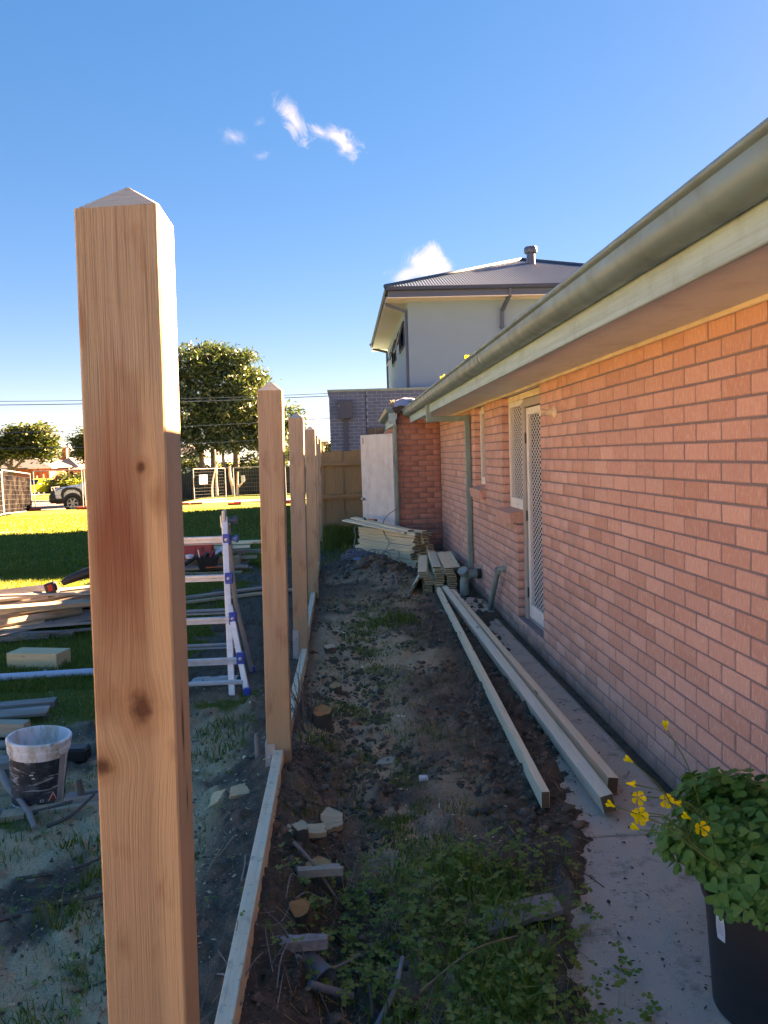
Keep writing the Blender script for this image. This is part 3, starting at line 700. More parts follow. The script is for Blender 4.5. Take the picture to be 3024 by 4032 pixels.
def brick_shape(L_, H_, dep=.10, seed=0):
    # front face towards -X with worn, chamfered and slightly uneven edges
    r = random.Random(seed); y = L_/2; z = H_/2; c = .004
    j = lambda: r.uniform(-.0012,.0012)
    b = [(c,-y+j(),-z+j()),(c,y+j(),-z+j()),(c,y+j(),z+j()),(c,-y+j(),z+j())]
    f = [(j()*.8,-y+c,-z+c),(j()*.8,y-c,-z+c),(j()*.8,y-c,z-c),(j()*.8,-y+c,z-c)]
    k = [(dep,-y,-z),(dep,y,-z),(dep,y,z),(dep,-y,z)]
    return f+b+k, [(0,3,2,1),(0,1,5,4),(1,2,6,5),(2,3,7,6),(3,0,4,7),(4,5,9,8),(5,6,10,9),(6,7,11,10),(7,4,8,11)]
BV = {}
def brick_variants(L_, mat, n=9, H_=.076):
    key = (round(L_,3), mat.name, H_)
    if key not in BV:
        BV[key] = []
        for i in range(n):
            v, f = brick_shape(L_, H_, seed=i+int(L_*1000)); q = MB(); q.add(v, f); me = q.mesh('brick', mat)
            at = me.attributes.new('rnd','FLOAT','FACE'); at.data.foreach_set('value', [random.random()]*len(f)); BV[key].append(me)
    return BV[key]
slots = []
EDGES = [o[j] for o in OPEN for j in (0,1)]
for k in range(26):
    zc = ZT-.086*k-.005-.038; off = 0 if k % 2 == 0 else -.12
    for p, q in solid(-3.0, RET-.004, zc-.038, zc+.038):
        cuts = [c for c in (Y0-.24*j+off for j in range(-42, 42)) if p+.07 < c < q-.07]
        bnd = [p]+sorted(cuts)+[q]
        for i in range(len(bnd)-1):
            s0 = bnd[i]+(.0065 if i > 0 else .0); e0 = bnd[i+1]-(.0065 if i < len(bnd)-2 else 0)
            if e0-s0 > .025: slots.append((round(s0,4), round(e0,4), zc))
full = [s for s in slots if s[1] < 6.27 and s[1] > 2.35]
full.sort(key=lambda s: -s[0] if False else s[0]); near = full[:296]; nset = set(near)
for s, e, z in near:
    L_ = round(e-s, 3); me = random.choice(brick_variants(L_, M_BRICK))
    link('brick', me, wall, Matrix.Translation((D+random.uniform(-.0012,.0012), (s+e)/2, z)))
rest = Acc()
def add_brick(acc, L_, H_, M, seed):
    v, f = brick_shape(L_, H_, seed=seed); P = np.array([tuple(M @ Vector(p)) for p in v]); acc.add(P, np.array(f), np.full(len(f), random.random()))
for i, (s, e, z) in enumerate(slots):
    if (s, e, z) in nset: continue
    add_brick(rest, e-s, .076, Matrix.Translation((D+random.uniform(-.001,.001), (s+e)/2, z)), i)
rest.obj('brick_courses', M_BRICK, wall, 'stuff')
# return wall of the rear wing, facing the camera, and its side face
RT = 2.46
wing = MB(); wing.box(((XR+D)/2+.06, RET+.059, RT/2-.04), (D-XR+.10, .102, RT+.08)); wing.box((D+1.5, RET+.12, 1.2), (3.0,.1,2.5)); wing.box((XR+.059, RET+1.9, RT/2-.14), (.102, 3.78, RT-.12))
wing = wing.build('wing_wall', M_MORTAR, house)
rr = Acc(); Rz = Matrix.Rotation(rad(90), 4, 'Z')
for k in range(29):
    zc = RT-.086*k-.043; off = .0 if k % 2 else .12
    for j in range(-1, 5):
        a = D-.24*(j+1)+.005+off; b = a+.23; s, e = max(a,XR), min(b,D-.004)
        if e-s > .03: add_brick(rr, e-s, .076, Matrix.Translation(((s+e)/2, RET+random.uniform(-.0015,.0015), zc)) @ Rz, 5000+k*9+j)
    if zc < 2.24:
        for j in range(16):
            a = RET+.235*0+.005+.24*j+(.0 if k % 2 else .12); 
            add_brick(rr, .23, .076, Matrix.Translation((XR, a+.115+.1, zc)), 6000+k*20+j)
rr.obj('brick_courses', M_BRICKD, wing, 'stuff')
# brick-on-edge sills and doorstep
def sill(y0, y1, ztop, zdrop, n, xf, xb, name):
    t = MB(); t.box(((xf+xb)/2+.015, (y0+y1)/2, ztop-.065), (xb-xf-.03, y1-y0-.01, .09)); s = t.build(name, M_MORTAR, wall)
    wd = (y1-y0)/n
    for i in range(n):
        v, f = brick_shape(wd-.009, .108, xb-xf, 900+i); q = MB(); q.add(v, f); me = q.mesh('brick', M_BRICK)
        at = me.attributes.new('rnd','FLOAT','FACE'); at.data.foreach_set('value', [random.random()]*len(f))
        M = Matrix.Translation((xf, y0+(i+.5)*wd, ztop-.062)) @ Matrix.Rotation(-math.atan2(zdrop, xb-xf), 4, 'Y')
        o = link('brick', me, house, M)
    return s
sill(7.165, 7.875, 1.145, .028, 8, 1.515, 1.67, 'window_sill')
sill(8.72, 9.45, 1.295, .028, 8, 1.515, 1.67, 'window_sill')
sill(6.262, 7.18, .150, .014, 11, 1.578, 1.70, 'doorstep')
# window and door joinery
XF = 1.655
def rect_frame(q, y0, y1, z0, z1, x, t, dp, mi=0):
    q.box((x, y0+t/2, (z0+z1)/2), (dp, t, z1-z0), mi=mi, b=.003); q.box((x, y1-t/2, (z0+z1)/2), (dp, t, z1-z0), mi=mi, b=.003)
    q.box((x, (y0+y1)/2, z0+t/2), (dp, y1-y0-2*t, t), mi=mi, b=.003); q.box((x, (y0+y1)/2, z1-t/2), (dp, y1-y0-2*t, t), mi=mi, b=.003)
def grille(y0, y1, z0, z1, x, w_=.088, h_=.047, parent=None, name='diamond_grille'):
    q = MB(); W = y1-y0; H = z1-z0; sl = h_/w_; k = -int(W/w_)-2
    for sg in (1,-1):
        c = -W*sl-h_
        while c < H+W*sl+h_:
            # line z = c + sg*sl*y clipped to the rectangle
            ya, yb = 0.0, W; za, zb = (c, c+sl*W) if sg > 0 else (c, c-sl*W)
            pts = [(ya,za),(yb,zb)]
            def clip(pts, lim, up):
                (p,q_),(r,s_) = pts
                ina = q_ <= lim if up else q_ >= lim; inb = s_ <= lim if up else s_ >= lim
                if ina and inb: return pts
                if not ina and not inb: return None
                t_ = (lim-q_)/(s_-q_); m = (p+t_*(r-p), lim); return [m,(r,s_)] if not ina else [(p,q_),m]
            pts = clip(pts, 0, False); pts = pts and clip(pts, H, True)
            if pts and abs(pts[0][0]-pts[1][0]) > .004:
                a = Vector((x+.002*sg, y0+pts[0][0], z0+pts[0][1])); b = Vector((x+.002*sg, y0+pts[1][0], z0+pts[1][1]))
                q.box((0,0,0), ((b-a).length, .003, .0075), frame((a+b)/2, b-a, (0,0,1)) )
            c += h_
    return q.build(name, M_GRILLE, parent)
def window(y0, y1, z0, z1, bot):
    q = MB(); rect_frame(q, y0, y1, z0, z1, XF+.02, .05, .05); q.box((XF+.018, (y0+y1)/2, z0+.05+bot/2), (.045, y1-y0-.1, bot), b=.003)
    fr = q.build('window', M_WFRAME, house)
    p = MB(); p.box((XF+.04, (y0+y1)/2, (z0+z1)/2), (.006, y1-y0-.09, z1-z0-.09)); p.build('pane', M_GLASS, fr)
    c = MB(); c.box((XF+.10, (y0+y1)/2, (z0+z1)/2), (.02, y1-y0, z1-z0)); c.build('dark_backing', M_DARK, fr)  # void-dark sheet standing in for the unlit room behind the glass
    grille(y0+.05, y1-.05, z0+.05+bot, z1-.05, XF+.012, parent=fr)
window(7.185, 7.79, 1.15, 2.175, .055)
window(8.77, 9.42, 1.325, 2.20, .04)
q = MB(); q.box((XF+.03, 7.11, 1.14), (.10, .115, 2.0), b=.004, mi=0); q.box((XF+.03, 6.675, 2.13), (.10, .80, .07), b=.004); q.box((XF+.03, 6.27, 1.14), (.10, .012, 2.0))
q.box((XF+.045, 6.70, .175), (.09, .72, .03), b=.003)
jamb = q.build('door_frame', M_JAMB, house)
q = MB(); rect_frame(q, 6.285, 7.045, .20, 2.085, XF+.012, .062, .032); q.box((XF+.012, 6.665, .275), (.03, .64, .09), b=.003)
dr = q.build('security_door', M_WFRAME, house)
grille(6.345, 6.985, .32, 2.02, XF+.008, parent=dr)
p = MB(); p.box((XF+.05, 6.665, 1.14), (.03, .75, 1.9)); p.build('door_leaf', M_DARK, house)
h = MB()
for z in (.42, 1.12, 1.82): h.box((XF-.008, 7.05, z), (.014, .02, .085), b=.003); h.tube([(XF-.014,7.05,z-.05),(XF-.014,7.05,z+.05)], .006, 8)
h.build('hinge', M_BLACK, dr)
for cc, dd in (((XF+.01, 7.03, 2.205),(.03,1.52,.055)),((XF+.03, 9.095, 2.222),(.05,.65,.03))):
    q = MB(); q.box(cc, dd, b=.003); q.build('head_board', M_BEAD, house)
# soffit, bead, fascia, gutter, roof
GE = 12.55
q = MB(); q.box(((1.10+D)/2+.05, (GE+.0-4)/2, 2.252), (D-1.10+.1, GE+4, .010)); q.build('soffit', M_SOFFIT, house)
q = MB()
yy = -3.5
while yy < RET-.05:
    e = min(yy+1.8, RET-.05); q.box((D-.012, (yy+e)/2, 2.237), (.022, e-yy-.003, .022), b=.004); yy = e
q.build('bead', M_BEAD, house)
q = MB(); q.box((1.090, (GE-4)/2, 2.284), (.022, GE+4, .152), b=.004); fas = q.build('fascia', M_FASCIA, house)
gp = [(1.076,2.405),(1.076,2.318),(1.060,2.306),(1.028,2.305),(1.005,2.311),(.986,2.325),(.974,2.345),(.969,2.368),(.968,2.392),(.960,2.396),(.953,2.402),(.951,2.410),(.954,2.417),(.962,2.419),(.969,2.414),(.971,2.400),(.975,2.37),(.99,2.335),(1.02,2.314),(1.06,2.316),(1.072,2.325),(1.072,2.405)]
gut = MB(); gut.prism(gp, 'y', -4, 5.6); gut.prism([(x-.0015 if x < 1.05 else x, z-.0012) for x, z in gp], 'y', 5.62, GE)
for ye in (GE,): gut.prism([(1.07,2.40),(1.07,2.32),(1.03,2.31),(.99,2.335),(.972,2.37),(.97,2.40)], 'y', ye-.003, ye)
gut = gut.build('gutter', M_GUTTER, house, smooth=40, recalc=True)
jn = MB(); jn.prism([(1.078,2.403),(1.078,2.314),(1.03,2.301),(1.0,2.308),(.982,2.322),(.970,2.343),(.965,2.368),(.964,2.394),(.962,2.40),(.968,2.40),(1.0,2.40)], 'y', 5.58, 5.64); jn.build('gutter_joint', M_GUTTER, gut, smooth=40)
roof = MB(); sl_ = math.tan(rad(19))
def zr(x): return 2.375+(x-1.0)*sl_
roof.prism([(1.03,zr(1.03)),(6.2,zr(6.2)),(11.4,zr(1.03)),(11.4,zr(1.03)-.1),(1.10,2.29)], 'y', -4, 13.1)
roof = roof.build('roof', M_TILE, house, recalc=True)
tl = MB()
yy = -3.9
while yy < GE-.1:
    prof = [(1.015+.0, 0)]
    pts = [(yy+.33*i/10, .018*math.sin(math.pi*i/10)**2+.004) for i in range(11)]
    tl.add([(1.012, a, zr(1.012)+b+.012) for a, b in pts]+[(1.40, a, zr(1.40)+b+.02) for a, b in pts]+[(1.012, a, zr(1.012)) for a, b in pts],
           [(i,i+1,12+i,11+i) for i in range(10)]+[(22+i,23+i,i+1,i) for i in range(10)]); yy += .33
tl = tl.build('eave_tiles', M_TILE, roof, smooth=50); tag(tl, kind='stuff')
# downpipe with its offset run
q = MB()
q.box((1.065, 9.68, 2.235), (.066, .05, .20), b=.004); q.box((1.29, 9.68, 2.128), (.516, .056, .068), b=.005)
q.box((1.537, 9.68, 1.22), (.062, .062, 1.90), b=.006); q.box((1.537, 9.68, 2.11), (.066, .066, .12), b=.006); q.box((1.07, 9.68, 2.13), (.074, .062, .080), b=.006)
dp = q.build('downpipe', M_PIPEG, house)
q = MB(); q.box((1.56, 9.72, .62), (.03, .02, .03), b=.002); q.build('pipe_bracket', M_PIPEG, dp)
# rear wing gutter, fascia and corner downpipe
q = MB(); g2 = [(.835,2.455),(.835,2.386),(.80,2.378),(.755,2.384),(.725,2.405),(.712,2.44),(.708,2.458),(.70,2.46),(.702,2.466),(.716,2.464),(.73,2.42),(.76,2.39),(.83,2.392),(.83,2.455)]
v0 = len(q.v); q.prism(g2, 'y', 12.6, 15.2); q.v = [(x, y, z-.03*(y-12.6)) for x, y, z in q.v]
q.prism([(.835,2.457),(.835,2.38),(.775,2.378),(.735,2.395),(.712,2.44),(.708,2.457)], 'y', 12.585, 12.6); q.build('wing_gutter', M_GUTTER, house, smooth=40, recalc=True)
q = MB(); q.box((.850, 13.9, 2.265), (.022, 2.6, .17), b=.003); q.box((.80, 12.62, 2.29), (.10, .022, .17), b=.003); q.box((.862, 12.63, 2.37), (.045, .05, .20), b=.003); q.build('wing_fascia', M_FASCIA, house)
q = MB(); q.prism([(.80,2.45),(3.4,3.3),(3.4,3.2),(.86,2.36)], 'y', 12.55, 15.3); q.build('wing_roof', M_TILE, house, recalc=True)
q = MB(); q.box((.848, 12.70, 1.12), (.056, .05, 2.18), b=.006); q.box((.848, 12.70, .55), (.064, .058, .07), b=.005); q.box((.848, 12.70, 2.17), (.062, .056, .06), b=.005); q.build('corner_downpipe', M_PIPEG, house)
# cream tap outlet on the wall
q = MB(); t_ = Matrix.Translation((D,5.80,1.985)) @ Matrix.Rotation(rad(-90), 4, 'Y')
q.lathe([(.0,.0),(.046,.0),(.046,.012),(.030,.018),(.022,.03),(.021,.085),(.026,.088),(.026,.115),(.014,.118),(.006,.12),(.006,.155),(0,.155)], 18, t_)
tag(q.build('wall_outlet', M_BEAD, smooth=40), 'small cream pipe outlet sticking out of the brick wall near the door', 'pipe outlet')
# sewer vent bend and slim gully pipe
def pipe_thing(name, label, pts, r, rings, mat):
    t = thing(name, label, 'drain pipe', pts[0]); q = MB(); q.tube(pts, r, 18); b = q.build('pipe', mat, t, smooth=40)
    for p, d, rr_, ln, m in rings:
        k = MB(); p = Vector(p); d = Vector(d).normalized(); k.tube([p-d*ln/2, p+d*ln/2], rr_, 18); k.build('collar', m, t, smooth=40)
    return t
bend = [(1.37,9.12,-.03),(1.37,9.12,.16)]+[(1.37+.10*(1-math.cos(a)), 9.12, .19+.10*math.sin(a)) for a in [i*math.pi/2/7 for i in range(8)]]+[(1.56,9.12,.29)]
t = pipe_thing('sewer_bend', 'fat green sewer pipe bend with inspection cap beside the paling stack', bend, .052,
    [((1.37,9.12,.02),(0,0,1),.058,.05,M_BLACK),((1.37,9.12,.16),(0,0,1),.0555,.014,M_PIPEG),((1.37,9.12,.085),(0,0,1),.0555,.014,M_PIPEG),((1.545,9.12,.29),(1,0,0),.060,.05,M_BLACK),((1.50,9.12,.29),(1,0,0),.057,.02,M_PIPEG)], M_PIPEG)
q = MB(); q.tube([(1.385,9.11,.285),(1.35,9.07,.335)], .056, 16); q.tube([(1.352,9.072,.33),(1.343,9.062,.346)], .061, 16); q.build('inspection_cap', M_PIPEG, t, smooth=40)
t = pipe_thing('gully_pipe', 'slim green waste pipe leaning up to a plastered hole in the wall', [(1.505,8.30,-.02),(1.505,8.02,.26),(1.505,7.78,.50),(1.508,7.76,.525),(1.53,7.745,.54),(1.578,7.74,.54)], .027,
    [((1.506,7.77,.515),(-.2,-1,.4),.034,.055,M_PIPEG),((1.56,7.74,.54),(1,0,0),.033,.03,M_PIPEG)], M_PIPEG)
q = MB(); q.lathe([(.02,0),(.028,0),(.028,.022),(.018,.022),(.017,.008),(0,.008)], 16, Matrix.Translation((1.497,7.755,.535)) @ Matrix.Rotation(rad(75),4,'X')); q.build('screw_cap', M_PIPEG, t, smooth=40)
q = MB(); q.box((1.55,7.98,.27), (.06,.03,.012), b=.003); q.build('pipe_clip', M_GALV, t)
q = MB()
for i, (yy, zz, ry, rz) in enumerate(((7.74,.56,.07,.09),(9.10,.30,.085,.12))):
    k = [(yy+ry*(1+.25*math.sin(3*a+i))*math.cos(a), zz+rz*(1+.2*math.sin(2*a+2*i))*math.sin(a)) for a in [j*2*math.pi/14 for j in range(14)]]
    q.prism(k, 'x', D-.006, D+.01)
q.build('mortar_patch', plain('cement_patch', (.33,.31,.29), .95, var=.15, scale=25), house)
# gutter weeds
for i, (yy, lab) in enumerate(((6.0,'yellow green seedling growing out of the gutter nearer the camera'),(7.55,'small yellow green seedling in the gutter farther along'))):
    a = Acc()
    for j in range(9):
        an = rng.uniform(0,6.28); l = rng.uniform(.03,.07); c = np.array([.985,yy+rng.uniform(-.03,.03),2.40]); u = np.array([math.cos(an),math.sin(an),rng.uniform(.6,1.6)]); u = u/np.linalg.norm(u)*l; v = np.array([-u[1],u[0],0])*.45
        a.add(np.array([c,c+u*.5+v,c+u,c+u*.5-v]), np.array([[0,1,2],[0,2,3]]), np.full(2,.9))
    o = a.obj('gutter_seedling', leaf_mat('seedling_leaf',[(.16,.19,.02),(.32,.33,.03),(.42,.40,.04)],.5)); tag(o, lab, 'plant')
# ------------------------------------------------------------------ new fence: posts and plinth boards
def post(x, y, lean, w_, zb, zt, mat, label, notch=0, rz=0):
    # local z is world height; the pointed top is planed pale
    q = MB(); h = w_/2; c = .003; e = zt
    ring = lambda z, s=0: [(-h+c+s,-h,z),(h-c-s,-h,z),(h,-h+c+s,z),(h,h-c-s,z),(h-c-s,h,z),(-h+c+s,h,z),(-h,h-c-s,z),(-h,-h+c+s,z)]
    cut = .0045 if rz > rad(1.1) else 0
    zs = [zb]+[zb+(e-zb)*i/24 for i in range(1,25)]
    for i, z in enumerate(zs): q.v += [(px_, py_, pz_+(cut*px_/h if i == len(zs)-1 else 0)) for px_, py_, pz_ in ring(z)]
    for i in range(len(zs)-1):
        for k in range(8): q.f.append([i*8+k, i*8+(k+1)%8, (i+1)*8+(k+1)%8, (i+1)*8+k]); q.m.append(0)
    b = (len(zs)-1)*8; q.v.append((.004,0,e+.047)); t = len(q.v)-1
    for k in range(8): q.f.append([b+k, b+(k+1)%8, t]); q.m.append(1)
    M = Matrix.Translation((x,y,0)) @ Matrix.Rotation(lean, 4, 'Y') @ Matrix.Rotation(rz, 4, 'Z')
    o = q.build('fence_post', [mat, W_CAP], None, M=M)
    tag(o, label, 'fence post', 'new timber posts of the fence line')
    if notch:
        s = MB(); s.box((-h+.022-.0, -h-.004, .10), (.044, .006, .36), b=.001); s.box((-h-.004, 0, .10), (.006, w_, .36), b=.001)
        st = s.build('post_stirrup', M_GALV, o, M=M)
        k = MB(); k.lathe([(0,.018),(.007,.016),(.011,.010),(.011,0)], 8, Matrix.Translation((-h+.018,-h-.006,.215)) @ Matrix.Rotation(rad(90),4,'X')); k.build('bolt', M_GALV, st, smooth=True, M=M)
    return o
LE = rad(.95)
PY = [1.262, 3.963, 6.56, 9.30, 12.0, 14.55]
PX = [-.319, -.345, -.370, -.370, -.425, -.45]
ZTOP = [2.082, 2.040, 2.032, 2.028, 2.026, 2.024]
LAB = ['tall square pointed post nearest the camera with reddish heartwood and an oval knot', 'second post of the new fence, orange brown below and greyer above',
       'third post of the new fence, mottled and pointed', 'fourth post of the new fence with dark knots down its face', 'fifth post of the new fence, mostly hidden behind the others', 'farthest new post standing next to the old paling fence']
for i in range(6):
    x = PX[i] - math.tan(LE)*ZTOP[i]+0
    # foot x so that the head sits where it is seen
    x = PX[i]-ZTOP[i]*math.sin(LE)+0
    post(x+.02*0, PY[i], LE, .121, -.25, ZTOP[i]/math.cos(LE), W_POST1 if i == 0 else W_POST, LAB[i], notch=i in (1,2), rz=rad((1.2,1,0,1,0,0)[i]))
for (p0, p1, lab) in (((-.357,-2.5,.15),(-.360,1.20,.15),'plinth board running past behind the nearest post'),
                      ((-.357,1.325,.15),(-.373,3.898,.150),'long pale plinth board with rough edges from the nearest post to the second'),
                      ((-.376,4.028,.095),(-.374,6.495,.028),'pale plinth board sloping between the second and third posts'),
                      ((-.388,6.625,.035),(-.403,9.235,.028),'pale plinth board between the third and fourth posts'),
                      ((-.42,9.365,.03),(-.43,11.93,.03),'pale plinth board between the fourth and fifth posts')):
    tag(board('plinth_board', p0, p1, .048, .20, (W_PLINTH, W_ENDL)), lab, 'plinth board', 'plinth boards along the new fence')
# ------------------------------------------------------------------ old paling fence across the back
bf = thing('paling_fence', 'old weathered timber paling fence across the end of the side yard', 'fence', (.3,15.5,0))
FY = 15.45
for i in range(13):
    x = -.47+.187*i; top = 1.822+random.uniform(-.008,.008)
    if i % 2 == 0: board('paling', (x,FY+.045,.10), (x,FY+.045,top), .19, .016, (W_FENCE, W_OLD), bf, up=(0,1,0), jag=.004)
    else: board('paling', (x,FY+.062,.10), (x,FY+.062,top-.01), .20, .016, (W_FENCE, W_OLD), bf, up=(0,1,0), jag=.004)
for z in (1.575, .935): board('rail', (-.55,FY,z), (1.9,FY,z-.006), .07, .075, (W_FENCE, W_END), bf)
board('plinth', (-.55,FY+.01,.29), (1.9,FY+.01,.29), .025, .15, (W_FENCE, W_END), bf)
board('post', (-.56,FY+.05,-.2), (-.56,FY+.05,1.70), .10, .10, (W_FENCE, W_END), bf, up=(0,1,0))
# ------------------------------------------------------------------ neighbour's two-storey house
nb = thing('rendered_house', 'two storey grey rendered house with corrugated roof and grey brick base', 'house', (5,24,0))
GZN = -.1
q = MB(); q.box((4.98, 28.3, 1.62), (10.54, 16.4, 3.44)); q.build('base_wall', M_MORTL, nb)
base = [o for o in nb.children if o.name.startswith('base_wall')][0]
gbm = {}
for k in range(19):
    zc = 3.335-.0856*k-.043
    for j in range(12):
        a = -.29+.24*j+.005-(.12 if k % 2 else 0); b = a+.23
        segs = [(max(a,-.287), min(b,.622)), (max(a,.637), min(b,2.3))]
        for s, e in segs:
            if e-s < .03: continue
            if zc < 2.42 and e > .63 and s < 1.75: continue
            L_ = round(e-s,3)
            if L_ not in gbm:
                v, f = brick_shape(L_, .0756, .02, 77); qq = MB(); qq.add(v, f); gbm[L_] = qq.mesh('brick', M_GREY)
            link('brick', gbm[L_], base, Matrix.Translation(((s+e)/2, 20.094, zc)) @ Rz)
gr_ = Acc()
for k in range(38):
    zc = 3.335-.0856*k-.043
    for j in range(68):
        add_brick(gr_, .23, .0756, Matrix.Translation((-.297, 20.26+.24*j-(.12 if k % 2 else 0)+.12, zc)), 77)
    for j in range(16):
        if zc > .2: add_brick(gr_, .23, .0756, Matrix.Translation((2.43+.24*j-(.12 if k % 2 else 0), 20.094, zc)) @ Rz, 77)
gr_.obj('brick_courses', M_GREY, base, 'stuff')
q = MB(); q.box((4.98,28.3,3.365), (10.62,16.46,.055), b=.005); q.build('capping', M_PIPEG, nb)
q = MB(); q.box((.63,20.085,1.7), (.012,.012,3.3)); q.build('control_joint', M_DARK, nb)
q = MB(); q.box((1.19,20.10,1.9), (1.10,.03,1.0)); wn = q.build('low_window', M_GLASS, nb)
q = MB(); rect_frame_y = [q.box((1.19,20.085,2.41),(1.16,.05,.03)), q.box((.635+.02,20.085,1.9),(.03,.05,1.0)), q.box((1.74,20.085,1.9),(.03,.05,1.0))]; q.build('window_frame', M_CHAR, wn)
q = MB(); q.box((.097,20.00,2.88), (.372,.17,.455), b=.006); mb = q.build('meter_box', M_CHAR, nb)
q = MB(); q.box((-.05,19.912,2.97), (.01,.006,.05)); q.build('latch', M_GALV, mb)
q = MB(); q.box((.110,20.06,1.3), (.105,.05,2.7), b=.005); q.build('conduit_cover', M_CHAR, nb)
q = MB(); q.tube([(.836,20.075,2.93),(.84,20.04,2.90),(.842,20.06,2.6),(.85,20.04,2.3),(.845,20.0,2.1)], .008, 6); q.lathe([(0,0),(.022,0),(.022,.01),(0,.01)],12,Matrix.Translation((.836,20.09,2.93)) @ Matrix.Rotation(rad(90),4,'X')); q.build('wall_cable', M_CABLE, nb)
# upper storey
UX, UY, UE = 1.80, 20.6, 29.6
q = MB(); q.box(((UX+9.6)/2, (UY+UE)/2, 4.5), (9.6-UX, UE-UY, 2.26)); up = q.build('upper_wall', M_RENDER, nb)
q = MB(); q.box((5.68, 25.2, 5.635), (8.9, 10.2, .02)); q.build('soffit', M_RSOFF, nb)
RX0, RX1, RY0, RY1 = 1.20, 10.2, 20.02, 30.4
q = MB()
for (a, b, c_, d_) in ((RX0+.09,RX1-.09,RY0+.09,RY0+.11),(RX0+.09,RX1-.09,RY1-.11,RY1-.09)): q.box(((a+b)/2,(c_+d_)/2,5.715),(b-a,.02,.17))
for x in (RX0+.10, RX1-.10): q.box((x,(RY0+RY1)/2,5.715),(.02,RY1-RY0-.22,.17))
q.build('fascia', M_CHARL, nb)
q = MB(); gq = [(0,.10),(0,.02),(.02,0),(.09,0),(.09,.02),(.03,.025),(.02,.04),(.02,.10)]
q.prism([(RY0+a, 5.80+b) for a, b in gq], 'x', RX0, RX1); q.prism([(RX0+a, 5.80+b) for a, b in gq], 'y', RY0, RY1); q.prism([(RX1-a, 5.80+b) for a, b in gq], 'y', RY0, RY1)
q.build('gutter', M_CHAR, nb, recalc=True)
TP = math.tan(rad(20.4)); RZ = 5.88; HX = (RX1-RX0)/2; RXM = (RX0+RX1)/2
def corr(q, axis_len, depth_fn, place, pitch=.076, amp=.0085):
    # corrugated sheet: ridges run up the slope, trimmed to the hip lines
    n = int(axis_len/pitch*6)
    for i in range(n):
        x0 = axis_len*i/n; x1 = axis_len*(i+1)/n
        z0 = amp*math.sin(2*math.pi*x0/pitch); z1 = amp*math.sin(2*math.pi*x1/pitch)
        d0 = depth_fn(x0); d1 = depth_fn(x1)
        q.add([place(x0,0,z0),place(x1,0,z1),place(x1,d1,z1),place(x0,d0,z0)], [(0,1,2,3)])
rf = MB()
corr(rf, RX1-RX0, lambda x: min(x, RX1-RX0-x), lambda x, d, z: (RX0+x, RY0+d, RZ+d*TP+z))
rf.add([(RX0,RY0,RZ),(RXM,RY0+HX,RZ+HX*TP),(RXM,RY1-HX,RZ+HX*TP),(RX0,RY1,RZ)], [(0,1,2,3)])
rf.add([(RX1,RY0,RZ),(RX1,RY1,RZ),(RXM,RY1-HX,RZ+HX*TP),(RXM,RY0+HX,RZ+HX*TP)], [(0,1,2,3)])
rf.add([(RX1,RY1,RZ),(RX0,RY1,RZ),(RXM,RY1-HX,RZ+HX*TP)], [(0,1,2)])
rf = rf.build('roof', M_CORR, nb)
ap = Vector((RXM,RY0+HX,RZ+HX*TP+.02)); ap2 = Vector((RXM,RY1-HX,RZ+HX*TP+.02))
q = MB()
for p, e in (((RX0,RY0,RZ+.02),ap),((RX1,RY0,RZ+.02),ap),((RX0,RY1,RZ+.02),ap2),((RX1,RY1,RZ+.02),ap2),(ap,ap2)): q.tube([p,e], .055, 8)
q.build('ridge_capping', M_CORR, rf, smooth=True)
q = MB(); q.lathe([(.0,-.15),(.135,-.15),(.125,.20),(.135,.21),(.135,.23)], 20, Matrix.Translation((5.80,23.75,7.33)))
v = q.build('roof_vent', M_CHARL, rf, smooth=40)
q = MB(); q.lathe([(.10,.21),(.185,.235),(.20,.29),(.20,.36),(.17,.41),(.09,.435),(0,.44)], 20, Matrix.Translation((5.80,23.75,7.33))); q.build('vent_cowl', M_CHARL, v, smooth=40) if False else q.build('vent_cowl', M_CHARL, rf, smooth=40)
def flatpipe(pts, wd, name='downpipe'):
    q = MB()
    for a, b in zip(pts[:-1], pts[1:]):
        a = Vector(a); b = Vector(b); q.box((0,0,0), ((b-a).length+.02, wd*.75, wd), frame((a+b)/2, b-a, (0,1,0) if abs((b-a).normalized().z) > .9 else (0,0,1)), b=.004)
    return q.build(name, M_CHARL, nb)
flatpipe([(4.36,20.10,5.80),(4.36,20.12,5.66),(4.24,20.54,5.33),(4.24,20.54,3.40)], .10)
flatpipe([(1.25,20.75,5.80),(1.26,20.75,5.58),(1.76,20.72,5.40),(1.76,20.72,3.40)], .085)
flatpipe([(1.25,29.45,5.80),(1.26,29.45,5.62),(1.76,29.5,5.50),(1.76,29.5,3.40)], .085)
q = MB(); q.box((4.24,20.56,4.92), (.17,.02,.03)); q.build('pipe_bracket', M_CHARL, nb)
